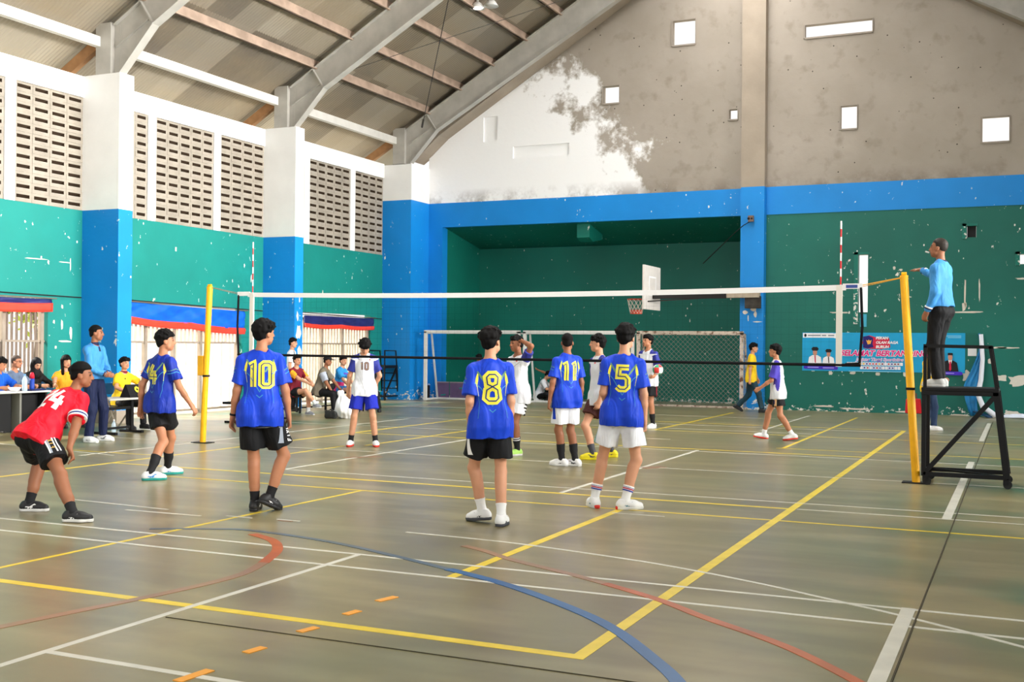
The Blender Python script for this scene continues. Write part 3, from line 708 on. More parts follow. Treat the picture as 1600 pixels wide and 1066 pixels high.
def make_shoe(c, sd, sg, m=None, sole=None, accent=None, accent_style='stripe', high=0.0, heel_m=None, laces=None):
    s = c['s']; an = c['ank'][sd]; ff, fr, fu = c['ft'][sd]
    def p(f, r, z): return an + ff * f * s + fr * r * s + fu * (z - 0.085) * s
    T = [cap(p(-0.045, 0, 0.05), p(-0.02, 0, 0.088 + high), 0.040 * s, 0.043 * s, 0.02), cap(p(-0.045, 0, 0.045), p(0.08, 0.004 * sg, 0.045), 0.040 * s, 0.042 * s, 0.03), cap(p(0.02, 0, 0.07), p(0.10, 0.0, 0.045), 0.036 * s, 0.032 * s, 0.03), cap(p(0.08, 0.004 * sg, 0.04), p(0.150, -0.006 * sg, 0.036), 0.042 * s, 0.034 * s, 0.03),
         cut(p(0, 0, 0.022), -fu), cut(p(-0.02, 0, 0.108 + high), fu - ff * 0.2)]
    up = add_sdf('shoe', T, m, c['root'], min(c['hx'], 0.0065))
    So = [cap(p(-0.048, 0, 0.02), p(0.08, 0.004 * sg, 0.02), 0.044 * s, 0.046 * s, 0.03, fu, 1.0), cap(p(0.08, 0.004 * sg, 0.02), p(0.154, -0.006 * sg, 0.022), 0.046 * s, 0.036 * s, 0.03), cut(p(0, 0, 0.030), fu), cut(p(0, 0, 0.0), -fu)]
    add_sdf('sole', So, sole or m, up, min(c['hx'], 0.0065), paint=None)
    if heel_m:
        add_sdf('heel_patch', [cap(p(-0.060, 0, 0.02), p(-0.052, 0, 0.04), 0.036 * s, 0.034 * s, 0.02), cut(p(0, 0, 0.045), fu), cut(p(0, 0, 0.0), -fu), cut(p(-0.03, 0, 0), ff)], heel_m, up, 0.006)
    if accent:
        b = MB()
        for sgn in (-1, 1):
            for (a, d) in (((0.00, 0.035), (0.065, 0.075)), ((0.025, 0.035), (0.075, 0.070)), ((-0.045, 0.05), (0.09, 0.042))):
                q0, q1 = p(a[0], sgn * 0.043, a[1]), p(d[0], sgn * 0.040, d[1]); b.bar(tuple(q0), tuple(q1), 0.006, 0.010)
        b.build('side_mark', accent, up)
    if laces:
        b = MB()
        for k in range(4): q = p(0.045 + k * 0.018, 0, 0.103 - k * 0.009); b.bar(tuple(q - fr * 0.02), tuple(q + fr * 0.02), 0.007, 0.006)
        b.build('laces', laces, up)
    return up

# marks on cloth: strokes laid over a garment's surface
def project(c, prims, noise, origin, X, Yv, D, uv, off, reach=0.30):
    """uv in metres on a plane behind the figure; march along D onto the garment"""
    uv = np.array(uv); Pp = origin + uv[:, 0:1] * X + uv[:, 1:2] * Yv - D * reach
    t = np.zeros(len(Pp))
    for _ in range(60):
        q = Pp + t[:, None] * D; d = sdf_points(prims, q) + (noise(q) if noise else 0)
        t += np.clip(d - off, -0.02, 0.05) * 0.8
    t = np.clip(t, 0, reach * 2); q = Pp + t[:, None] * D
    ok = np.abs(sdf_points(prims, q) + (noise(q) if noise else 0) - off) < 0.012
    return q, ok
def stroke_mesh(polys, w, step=0.012):
    """each polyline (list of 2-D points) -> ribbon quads in uv"""
    vs, fs = [], []
    for pts in polys:
        closed = pts[0] == pts[-1]; P_ = [Vector(p) for p in pts]; q = [P_[0]]
        for a, b in zip(P_[:-1], P_[1:]):
            n = max(1, int((b - a).length / step)); q += [a + (b - a) * (i + 1) / n for i in range(n)]
        base = len(vs); m = len(q)
        for i, p in enumerate(q):
            if closed: d0, d1 = (p - q[i - 1 if i else m - 2]), (q[i + 1 if i < m - 1 else 1] - p)
            else: d0, d1 = p - q[max(i - 1, 0)], q[min(i + 1, m - 1)] - p
            d0 = d0.normalized() if d0.length > 1e-9 else d1.normalized(); d1 = d1.normalized() if d1.length > 1e-9 else d0
            d = (d0 + d1); d = d.normalized() if d.length > 1e-6 else d0; n = Vector((-d.y, d.x)); sc = min(1.5, 1 / max(0.5, abs(n.dot(Vector((-d0.y, d0.x))))))
            ww = w(i / (m - 1)) if callable(w) else w
            for j in (-0.5, 0, 0.5): vs.append(tuple(p + n * ww * j * sc))
        for i in range(m - 1):
            for j in (0, 1): a = base + i * 3 + j; fs.append((a, a + 3, a + 4, a + 1))
    return vs, fs
def garment_mark(c, which, side, polys, w, m, name, cx=0.0, cy=0.0, off=0.004, scale=1.0, skew=0.0, noise=True, frame=None):
    """side: 'back'/'front' of the top, or ('bottom', dir) for legs"""
    prims = c['top_prims'] if which == 'top' else c['bottom_prims']; par = c['top'] if which == 'top' else c['bottom']
    u, f1, r1 = c['u'], c['f1'], c['r1']
    if side == 'back': D, X = f1, r1
    elif side == 'front': D, X = -f1, -r1
    elif side == 'right': D, X = -r1, f1
    elif side == 'left': D, X = r1, -f1
    O = c['C'] if which == 'top' else c['P'] - u * 0.2 * c['s']; Yv = u
    if which == 'bottom':
        Yv = c['u0']; f1 = c['pf']; r1 = c['pr']; O = c['P'] - Yv * 0.2 * c['s']; D, X = {'right': (-r1, f1), 'left': (r1, -f1), 'back': (f1, r1), 'front': (-f1, -r1)}[side]
        if frame: O, Yv, D, X = frame
    vs, fs = stroke_mesh(polys, w)
    uv = [((x + skew * y) * scale + cx, y * scale + cy) for x, y in vs]
    V, ok = project(c, prims, c.get('top_noise') if which == 'top' else c.get('bottom_noise'), O, X, Yv, D, uv, off)
    fs = [f for f in fs if all(ok[i] for i in f)]
    if not fs: return None
    par_ = {}
    def find(x):
        while par_.setdefault(x, x) != x: x = par_[x]
        return x
    for f in fs:
        for i in f[1:]: par_[find(i)] = find(f[0])
    cnt = {}
    for f in fs: cnt[find(f[0])] = cnt.get(find(f[0]), 0) + 1
    if len(polys) == 1: best = max(cnt, key=cnt.get); fs = [f for f in fs if find(f[0]) == best]
    me = bpy.data.meshes.new(name); me.from_pydata([tuple(v) for v in V], [], fs); me.materials.append(m); me.polygons.foreach_set('use_smooth', [True] * len(me.polygons)); me.update()
    o = bpy.data.objects.new(name, me); COL.objects.link(o); o.parent = par
    return o
# block digits as centre lines, 1 unit high, centred
DIG = {
 '0': [[(-.2, -.38), (-.2, .38), (-.1, .46), (.1, .46), (.2, .38), (.2, -.38), (.1, -.46), (-.1, -.46), (-.2, -.38)]],
 '1': [[(-.14, .36), (0.0, .46), (0.0, -.5)]],
 '2': [[(-.22, .3), (-.12, .46), (.12, .46), (.22, .32), (.22, .15), (-.22, -.3), (-.22, -.46), (.26, -.46)]],
 '4': [[(-.05, .5), (-.26, -.12), (.3, -.12)], [(.12, .2), (.12, -.5)]],
 '5': [[(.24, .46), (-.18, .46), (-.2, .08), (.1, .08), (.21, -.04), (.21, -.36), (.1, -.46), (-.12, -.46), (-.24, -.36)]],
 '8': [[(0, .04), (-.17, .12), (-.2, .36), (-.1, .46), (.1, .46), (.2, .36), (.17, .12), (0, .04), (-.19, -.08), (-.23, -.36), (-.12, -.46), (.12, -.46), (.23, -.36), (.19, -.08), (0, .04)]],
}
def number(c, txt, hgt, m, m_in, side='back', cx=0.0, cy=0.02, w=0.22, gap=0.5, skew=0.0, names=('number', 'number_inline')):
    n = len(txt)
    for i, ch in enumerate(txt):
        ox = cx + (i - (n - 1) / 2) * gap * hgt
        garment_mark(c, 'top', side, [[(x * hgt, y * hgt) for x, y in pl] for pl in DIG[ch]], w * hgt, m, names[0], ox, cy, 0.004, 1, skew)
        if m_in: garment_mark(c, 'top', side, [[(x * hgt, y * hgt) for x, y in pl] for pl in DIG[ch]], w * hgt * 0.17, m_in, names[1], ox, cy, 0.0065, 1, skew)
# ------------------------------------------------------------------ the hall
WX, CXF, YB = -10.6, -9.65, 24.2          # left wall plane, pilaster face, gable wall plane
MID = 0.15                                # hall axis (ridge)
Y0 = -9.0                                 # where the modelled hall stops behind the photographer
COLY = [(-6.35, -5.97), (-0.42, -0.04), (5.51, 5.89), (11.45, 11.83), (17.37, 17.72)]
def mx(x): return 2 * MID - x
def sorted_box(x0, x1, y0, y1, z0, z1):
    a, c = sorted((x0, x1)); return (a, y0, z0), (c, y1, z1)

# floor slab
fb = MB(); fb.box((WX - 0.3, Y0 - 4, -0.3), (mx(WX) + 0.3, 26.9, 0))
floor = structure(fb.build('floor', FLOOR))
gd = MB(); gd.box((-60, -40, -0.42), (60, 70, -0.32))
ground = structure(gd.build('ground', mat('outdoor_paving', srgb(206, 200, 188), 0.9, 0.1, vary=0.08)))

# court markings, painted strips one to two millimetres thick
LINE_Y = mat('yellow_line_paint', srgb(226, 198, 46), 0.35, 0.4, vary=0.12, vscale=5)
LINE_W = mat('white_line_paint', srgb(205, 202, 188), 0.4, 0.4, vary=0.10, vscale=4)
LINE_O = mat('orange_line_paint', srgb(172, 88, 42), 0.4, 0.4, vary=0.25, vscale=3)
LINE_OW = mat('worn_orange_line_paint', srgb(146, 112, 84), 0.35, 0.4, vary=0.2, vscale=2)
LINE_B = mat('blue_line_paint', srgb(40, 92, 142), 0.4, 0.4, vary=0.15, vscale=3)
LINE_BW = mat('worn_blue_line_paint', srgb(84, 98, 108), 0.35, 0.4, vary=0.1, vscale=3)
LINE_T = mat('orange_floor_tape', srgb(232, 160, 60), 0.5, 0.3)
SEAM = mat('dark_floor_joint', srgb(74, 69, 56), 0.8, 0.1)
_lz = [0.0]
def strips(name, segs, m):
    b = MB(); _lz[0] += 0.0003; z = 0.0012 + _lz[0]
    for si, (pts, w) in enumerate(segs):
        zz = z + 0.00002 * si
        pts = [Vector((x, y)) for x, y in pts]
        L, Rr = [], []
        for i, p in enumerate(pts):
            d = (pts[min(i + 1, len(pts) - 1)] - pts[max(i - 1, 0)]).normalized()
            nrm = Vector((-d.y, d.x)) * w / 2
            L.append(p + nrm); Rr.append(p - nrm)
        for i in range(len(pts) - 1):
            q = [L[i], L[i + 1], Rr[i + 1], Rr[i]]
            b.add([(v.x, v.y, zz) for v in q] + [(v.x, v.y, -0.002) for v in q],
                  [(0, 1, 2, 3), (0, 4, 5, 1), (1, 5, 6, 2), (2, 6, 7, 3), (3, 7, 4, 0)])
    o = b.build(name, m, floor); return structure(o)
def smooth_path(pts, n=8):
    out = []
    P = [Vector(p) for p in pts]
    for i in range(len(P) - 1):
        p0, p1, p2, p3 = P[max(i - 1, 0)], P[i], P[i + 1], P[min(i + 2, len(P) - 1)]
        for k in range(n):
            t = k / n
            out.append(0.5 * ((2 * p1) + (p2 - p0) * t + (2 * p0 - 5 * p1 + 4 * p2 - p3) * t * t + (3 * p1 - p0 - 3 * p2 + p3) * t ** 3))
    out.append(P[-1]); return [tuple(v) for v in out]
H, V = (lambda y, a, b, w: ([(a, y), (b, y)], w)), (lambda x, a, b, w: ([(x, a), (x, b)], w))
strips('volleyball_marking', [H(0, -4.54, 4.54, .08), H(18, -4.54, 4.54, .06), V(4.5, 0, 18, .08), V(-4.5, 0, 18, .07),
                              H(6, -4.5, 4.5, .065), H(12, -4.5, 4.5, .065)], LINE_Y)
strips('yellow_marking', [V(-0.06, -3, 5.17, .045), H(5.17, -3.2, 9, .045), V(2.97, 1.46, 5.15, .075), H(12.85, 3, 8.5, .045), V(3.1, 12.9, 21.9, .06),
                          V(0.09, 15.6, 22.2, .06), V(-3.2, 8.2, 9.7, .05), V(-2.95, 9.9, 13.6, .05), H(15.6, -4, 8, .04), H(7.05, -6.5, -4.6, .04)], LINE_Y)
strips('white_marking', [H(1.92, -8, 9, .042), H(1.46, -8, 9, .042), V(1.95, -3.5, 1.92, .05), H(-1.15, 1.95, 5.2, .05), H(6.47, -2.2, 9, .035),
                         H(6.02, 4.55, 9, .035), H(9.05, -7.5, 9, .035), H(11.65, -2.2, 8.5, .035), V(1.97, 6.03, 11.82, .055), V(-2.05, 6.4, 11.9, .05),
                         V(1.98, 16.5, 22, .05), H(17.4, -3, 9, .03), H(16.2, -6, 3, .03), H(13.6, -8, 1, .03), V(-5.6, 6.5, 16, .04), H(20.3, -8, 2, .03)], LINE_W)
strips('worn_white_marking', [([(-2.45, 3.16), (-0.94, 3.05)], .035), ([(-1.28, 2.85), (-0.4, 2.88)], .035), ([(-0.2, 3.0), (0.1, 3.0)], .03), ([(0.35, 3.05), (0.6, 3.05)], .03),
                              ([(-3.4, 0.9), (-2.2, 1.0)], .03), ([(2.97, 4.9), (3.5, 4.9)], .03), ([(-8.2, 7.3), (-5.2, 6.75)], .04)], LINE_W)
strips('heavy_white_marking', [V(5.97, -3, 1.95, .085), V(5.96, 6.0, 12.05, .085), V(5.97, 16.1, 21.4, .085)], LINE_W)
strips('three_point_marking', [(smooth_path([(1.76, 2.98), (2.79, 2.92), (3.89, 2.68), (4.5, 2.47), (5.03, 2.23), (5.52, 1.96), (5.95, 1.72), (6.63, 1.26), (7.2, 0.8)]), .035)], LINE_W)
_o2 = smooth_path([(2.5, 2.62), (2.77, 2.48), (3.09, 2.26), (3.74, 1.93), (4.44, 1.5), (4.87, 1.14), (5.33, 0.79), (5.66, 0.46), (6.2, -0.2)])
strips('orange_marking', [(_o2[27:], .07), (smooth_path([(0.65, 2.29), (0.99, 2.11), (1.28, 1.78), (1.50, 1.31)]), .085)], LINE_O)
strips('worn_orange_marking', [(smooth_path([(1.50, 1.31), (1.62, 0.85), (1.56, 0.22), (1.43, -0.4), (1.3, -1.0)]), .075),
                               (_o2[:28], .07),
                               ([(-2.2, 8.1), (-1.8, 8.5)], .12), ([(2.0, 8.9), (2.2, 9.2)], .16), ([(0.4, 3.0), (0.55, 3.0)], .03)], LINE_OW)
_arc = smooth_path([(-0.3, 2.1), (0.19, 2.35), (0.58, 2.43), (1.56, 2.24), (2.83, 1.72), (3.48, 1.4), (4.11, 0.96), (4.49, 0.61), (4.86, 0.14), (5.12, -0.25), (5.5, -1.0)])
strips('worn_blue_marking', [(_arc[:33], .06)], LINE_BW)
strips('blue_marking', [(_arc[32:], .08)], LINE_B)
strips('orange_tape_marking', [([(2.90, 0.62), (2.94, 0.78)], .055), ([(2.91, 0.23), (2.93, 0.35)], .055), ([(2.90, -0.23), (2.93, -0.10)], .055), ([(2.90, -0.71), (2.92, -0.58)], .055), ([(2.92, -1.26), (2.94, -1.04)], .06)], LINE_T)
strips('joint_marking', [V(6.035, -6, 22, .010), H(-0.3, 2, 10, .004)], SEAM)

# ---- left and right long walls
def long_wall(name, side):
    """side 'left' is in view; 'right' mirrors it so that daylight comes in through the same doorways"""
    sx = (lambda x: x) if side == 'left' else mx
    root = structure(empty(name))
    def bx(b, x0, x1, y0, y1, z0, z1):
        a, c = sorted((sx(x0), sx(x1))); b.box((a, y0, z0), (c, y1, z1))
    bays = [(Y0, -6.35)] + [(COLY[i][1], COLY[i + 1][0]) for i in range(4)] + [(17.72, 23.1)]
    doors = {0: (-8.6, -7.0), 1: (-4.6, -2.0), 2: (1.2, 4.4), 3: (6.4, 10.6), 4: (12.75, 16.55), 5: (19.05, 22.45)}
    mull = {0: [-8], 1: [-4.2, -2.3], 2: [1.5, 3.9], 3: [7.6, 9.65], 4: [13.4, 15.57], 5: [19.2, 21.43]}
    g = MB(); w = MB()
    for i, (a, c) in enumerate(bays):
        d0, d1 = doors[i]
        bx(g, WX - 0.2, WX, a, d0, 0, 4.25); bx(g, WX - 0.2, WX, d1, c, 0, 4.25); bx(g, WX - 0.2, WX, d0, d1, 2.45, 4.25)
        bx(w, WX - 0.22, WX + 0.03, a, c, 6.52, 6.94)
        for m_ in mull[i]: bx(w, WX - 0.2, WX + 0.02, m_ - 0.12, m_ + 0.12, 4.25, 6.52)
    bx(w, WX - 0.2, WX + 0.02, 17.72, 17.9, 4.25, 6.52) if False else None
    g.build('green_panel', GREEN, root); w.build('white_beam', WHITE, root)
    for i, (a, c) in enumerate(COLY):
        b = MB(); bx(b, WX - 0.2, CXF, a, c, 0, 4.25); b.build('pilaster', BLUE, root)
        b = MB(); bx(b, WX - 0.2, CXF, a - 0.005, c + 0.005, 4.25, 6.95); b.build('pilaster_head', WHITE, root)
    b = MB(); bx(b, WX - 0.2, CXF, 23.1, YB + 0.3, 0, 5.85); b.build('corner_pilaster', BLUE, root)
    b = MB(); bx(b, WX - 0.2, CXF, 23.1, YB + 0.3, 5.85, 6.9); b.build('corner_pilaster_head', WHITE, root)
    # vent blocks
    bw, bh = 0.385, 0.189
    for i, (a, c) in enumerate(bays):
        if side == 'right' or c < 5: continue
        b = MB(); eds = [a] + [v for m_ in mull[i] for v in (m_ - 0.12, m_ + 0.12)] + [c]
        for k in range(0, len(eds), 2):
            y0, y1 = eds[k], eds[k + 1]
            if y1 - y0 < 0.15: continue
            n = max(1, round((y1 - y0) / bw)); dy = (y1 - y0) / n
            for r in range(12):
                z0 = 4.25 + r * bh; z1 = z0 + bh
                for q in range(n):
                    ya, yb = y0 + q * dy + 0.005, y0 + (q + 1) * dy - 0.005
                    za, zb = z0 + 0.005, z1 - 0.005
                    sa, sb = ya + 0.05, yb - 0.05
                    s0, s1 = za + 0.072, zb - 0.042
                    X = WX - 0.01 + random.uniform(-0.004, 0.004); D = WX - 0.17
                    b.quad((X, ya, za), (X, yb, za), (X, yb, s0), (X, ya, s0))
                    b.quad((X, ya, s1), (X, yb, s1), (X, yb, zb), (X, ya, zb))
                    b.quad((X, ya, s0), (X, sa, s0), (X, sa, s1), (X, ya, s1))
                    b.quad((X, sb, s0), (X, yb, s0), (X, yb, s1), (X, sb, s1))
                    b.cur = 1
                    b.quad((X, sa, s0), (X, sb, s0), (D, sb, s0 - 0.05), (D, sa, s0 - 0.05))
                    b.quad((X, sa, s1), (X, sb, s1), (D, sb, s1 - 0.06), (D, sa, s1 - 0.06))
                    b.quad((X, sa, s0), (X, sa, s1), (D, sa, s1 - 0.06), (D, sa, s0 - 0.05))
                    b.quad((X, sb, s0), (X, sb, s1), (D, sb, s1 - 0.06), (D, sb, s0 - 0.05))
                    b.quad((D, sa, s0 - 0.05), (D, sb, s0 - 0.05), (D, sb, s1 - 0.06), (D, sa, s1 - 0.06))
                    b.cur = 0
                    b.box((X - 0.14, ya - 0.006, za - 0.006), (X - 0.006, ya + 0.002, zb)) if q else None
            b.quad((WX - 0.175, y0, 4.25), (WX - 0.175, y1, 4.25), (WX - 0.175, y1, 6.52), (WX - 0.175, y0, 6.52))
            for r in range(13):
                z0 = 4.25 + r * bh; b.box((WX - 0.15, y0, z0 - 0.005), (WX - 0.018, y1, z0 + 0.005))
        vb = b.build('vent_blocks', [BLOCK, SLOT_SHADE], root)
    return root
wall_left = long_wall('wall_left', 'left')
wall_right = long_wall('wall_right', 'right')

# ---- gable wall with its openings
def roofline(x): return 8.62 + 0.60 * (9.23 - abs(x - MID) + 0.15)
holes = [(-2.13, -1.50, 9.86, 10.52), (-4.12, -3.66, 8.43, 8.90), (-0.55, -0.33, 7.72, 7.98), (1.42, 3.10, 9.70, 10.02), (2.34, 2.74, 7.26, 7.84), (5.70, 6.30, 6.70, 7.30)]
low_holes = [(2.80, 3.04, 2.55, 4.02), (5.36, 5.58, 4.38, 4.66), (6.56, 6.8, 3.7, 3.94)]
def holed_wall(b, x0, x1, z0, top, hs, ya, yb, frame=False):
    xs = sorted(set([x0, x1, MID] + [v for h in hs for v in h[:2]])); xs = [x for x in xs if x0 <= x <= x1]
    for i in range(len(xs) - 1):
        a, c = xs[i], xs[i + 1]; zs = [z0] + sorted(set(v for h in hs for v in h[2:]))
        for j in range(len(zs)):
            za = zs[j]; last = j == len(zs) - 1
            zb = None if last else zs[j + 1]
            cx, cz = (a + c) / 2, (za + (zb if zb else za + 0.01)) / 2
            if any(h[0] < cx < h[1] and h[2] < cz < h[3] for h in hs) and not last: continue
            ta, tc = (top(a), top(c)) if last else (zb, zb)
            if last and max(ta, tc) <= za: continue
            b.add([(a, ya, za), (c, ya, za), (c, ya, tc), (a, ya, ta), (a, yb, za), (c, yb, za), (c, yb, tc), (a, yb, ta)],
                  [(0, 1, 2, 3), (7, 6, 5, 4)])
    for (a, c, zl, zh) in hs:
        b.quad((a, ya, zl), (c, ya, zl), (c, yb, zl), (a, yb, zl)); b.quad((a, ya, zh), (c, ya, zh), (c, yb, zh), (a, yb, zh))
        b.quad((a, ya, zl), (a, yb, zl), (a, yb, zh), (a, ya, zh)); b.quad((c, ya, zl), (c, yb, zl), (c, yb, zh), (c, ya, zh))
wall_back = structure(empty('wall_back'))
X0, X1 = CXF - 0.02, mx(CXF) + 0.02
b = MB()
# the sealed openings leave 4 cm deep recesses
sealed = [(-7.86, -7.41, 7.60, 8.33), (-6.90, -5.15, 7.06, 7.40)]
holed_wall(b, X0, X1, 5.85, lambda x: max(roofline(x), 7.05), holes + sealed, YB, YB + 0.16)
for (a, c, zl, zh) in sealed: b.box((a - 0.01, YB + 0.05, zl - 0.01), (c + 0.01, YB + 0.14, zh + 0.01))
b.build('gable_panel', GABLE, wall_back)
b = MB(); b.box((X0, YB - 0.02, 5.13), (-0.14, YB + 0.3, 5.85)); b.box((0.46, YB - 0.02, 5.13), (X1, YB + 0.3, 5.86))
b.box((X0, YB - 0.02, 0), (-9.18, YB + 0.3, 5.13)); b.build('blue_band', BLUE, wall_back)
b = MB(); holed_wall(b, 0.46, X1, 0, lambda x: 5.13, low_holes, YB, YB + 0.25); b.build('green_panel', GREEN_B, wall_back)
b = MB(); b.box((-0.16, YB - 0.28, 0), (0.46, YB + 0.35, 5.85)); b.build('pilaster', BLUE, wall_back)
b = MB(); b.box((-0.16, YB - 0.28, 5.85), (0.46, YB + 0.2, 13.6)); b.build('pilaster_head', CONC, wall_back)
# lintel ledges and frames round the small openings
FRAME = mat('opening_frame_plaster', srgb(150, 141, 131), 0.8, 0.2)
for k, (a, c, zl, zh) in enumerate(holes):
    w_ = structure(empty('window_%d' % (k + 1), ((a + c) / 2, YB, (zl + zh) / 2)))
    b = MB(); t = 0.022; cx, cz = (a + c) / 2, (zl + zh) / 2
    for (p, q, r, s) in ((a - 2 * t, a, zl - t, zh + t), (c, c + t, zl - t, zh + t), (a, c, zl - 2 * t, zl), (a, c, zh, zh + t)):
        b.box((p - cx, -0.03, r - cz), (q - cx, 0.03, s - cz))
    b.build('window_frame', FRAME, w_)
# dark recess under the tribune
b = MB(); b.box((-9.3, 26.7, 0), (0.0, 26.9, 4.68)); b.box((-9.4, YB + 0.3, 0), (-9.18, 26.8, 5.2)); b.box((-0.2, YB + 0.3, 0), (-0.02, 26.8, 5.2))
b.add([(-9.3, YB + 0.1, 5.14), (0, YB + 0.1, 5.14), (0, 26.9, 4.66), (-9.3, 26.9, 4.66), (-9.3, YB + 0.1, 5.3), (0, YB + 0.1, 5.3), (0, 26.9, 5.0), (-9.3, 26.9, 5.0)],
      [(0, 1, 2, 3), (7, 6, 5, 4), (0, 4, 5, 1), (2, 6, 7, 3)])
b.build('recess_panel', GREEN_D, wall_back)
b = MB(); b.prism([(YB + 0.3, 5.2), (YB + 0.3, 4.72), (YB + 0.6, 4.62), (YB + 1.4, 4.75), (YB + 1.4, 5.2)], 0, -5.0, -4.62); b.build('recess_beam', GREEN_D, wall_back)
# sloping concrete beam that closes the gable under the roof, both sides
b = MB()
for sg in (1, -1):
    f = (lambda x: x) if sg == 1 else mx
    pl = [(f(-9.9), 7.05), (f(-9.55), 7.30), (f(-9.02), 7.76), (f(MID - 0.01), 13.36), (f(MID - 0.01), 14.2), (f(-9.9), 8.35)]
    b.prism(pl, 1, YB - 0.62, YB + 0.1)
b.build('gable_beam', CONC, wall_back)

# ---- roof
def sheet_z(x): return 8.56 + 0.59 * (9.38 - abs(x - MID))
ceiling = structure(empty('ceiling'))
pitch = 0.09; ns = int((25.4 - Y0 + 3) / pitch * 4)
ys = np.linspace(Y0 - 3, 25.4, ns); off = np.where(np.arange(ns) % 4 < 2, 0.0, 0.022)
off = 0.013 * np.sin(ys * 2 * math.pi / pitch)
for sg in (1, -1):
    xs = [MID - sg * 13.2, MID - sg * 10.0, MID - sg * 6.6, MID - sg * 3.3, MID]
    vs = [(x, float(y), sheet_z(x) + float(o_)) for x in xs for y, o_ in zip(ys, off)]
    fs = [(i * ns + j, i * ns + j + 1, (i + 1) * ns + j + 1, (i + 1) * ns + j) for i in range(len(xs) - 1) for j in range(ns - 1)]
    b = MB(); b.v = vs; b.f = fs; b.mi = [0] * len(fs); o = b.build('roof_sheet', ROOF, ceiling, smooth=True)
    for k in range(10):
        xx = MID - sg * (9.38 - 0.02) + sg * 1.027 * k - sg * 0.0
        if abs(xx - MID) < 0.4: continue
        b = MB(); z = sheet_z(xx)
        b.box((xx - 0.025, Y0 - 3, z - 0.235), (xx + 0.025, 25.2, z - 0.01)); b.box((xx - 0.035, Y0 - 3, z - 0.235), (xx + 0.05 * sg + 0.035 * sg, 25.2, z - 0.21)) if sg > 0 else None
        b.build('purlin', PURLIN, ceiling)
    # eave strut between the rafter feet, and an outer purlin
    xe = MID - sg * 10.42
    b = MB(); b.box((xe - 0.07, Y0 - 3, 7.52), (xe + 0.07, 25.2, 7.72)); b.build('eave_strut', STRUT, ceiling)
    xo = MID - sg * 12.4; zo = sheet_z(xo)
    b = MB(); b.box((xo - 0.05, Y0 - 3, zo - 0.25), (xo + 0.05, 25.3, zo - 0.02)); b.build('purlin', PURLIN, ceiling)
# steel portal rafters
def rtop(u): return 8.33 + 0.59 * (u)          # u = distance in from x = -9.23
def rbot(u): return 7.66 + 0.572 * (u)
for yr in (-6.15, -0.25, 5.7, 11.6, 17.5, 23.28):
    rf = structure(empty('rafter_beam', (MID, yr, 7))); rf.parent = ceiling
    for sg in (1, -1):
        def T(poly): return [((x - MID) * sg, z - 7) for x, z in poly]
        web = [(-9.86, rtop(-0.63)), (MID, rtop(9.38)), (MID, rbot(9.38)), (-8.9, rbot(0.33)), (-9.75, 6.95), (-9.9, 6.95)]
        b = MB(); b.prism(T(web), 1, -0.012, 0.012)
        b.build('rafter_web', STEEL, rf)
        b = MB()
        def fl(p, q, w=0.2, t=0.018):
            b.bar(((p[0] - MID) * sg, 0, p[1] - 7), ((q[0] - MID) * sg, 0, q[1] - 7), w, t)
        fl((-9.9, rtop(-0.67)), (MID, rtop(9.38))); fl((-8.9, rbot(0.33)), (MID, rbot(9.38)), 0.22)
        fl((-9.75, 6.95), (-8.9, rbot(0.33)), 0.2, 0.02)
        fl((-9.90, 6.93), (-9.90, rtop(-0.67)), 0.24, 0.03)
        fl((-9.23, rtop(0)), (-8.9, rbot(0.33)), 0.18, 0.02)
        fl((-9.86, 7.5), (-9.05, 7.95), 0.12, 0.02)
        b.build('rafter_flange', STEEL, rf)
        b = MB(); b.box(sorted_box((-10.32 - MID) * sg, (-9.93 - MID) * sg, -0.12, 0.12, -0.07, 0.98)[0], sorted_box((-10.32 - MID) * sg, (-9.93 - MID) * sg, -0.12, 0.12, -0.07, 0.98)[1])
        b.build('rafter_post', STEEL, rf)
        b = MB(); b.bar(((-10.2 - MID) * sg, 0, 0.72), ((-12.6 - MID) * sg, 0, 0.72 - 2.4 * 0.59), 0.12, 0.22)
        b.build('outrigger', mat('brown_timber', srgb(150, 112, 78), 0.7, 0.2, vary=0.15), rf)
# bracing rods under the roof
b = MB(); b.tube([(-9.25, 23.0, 7.95), (-5.7, 17.9, 9.95)], 0.012, 6); b.tube([(-9.3, 17.7, 8.1), (-3.6, 22.9, 11.3)], 0.008, 6); b.tube([(-9.27, 23.02, 7.93), (-9.05, 22.7, 8.06)], 0.03, 8)
b.build('brace_rod', mat('dark_rod', (0.06, 0.055, 0.05), 0.6), ceiling)

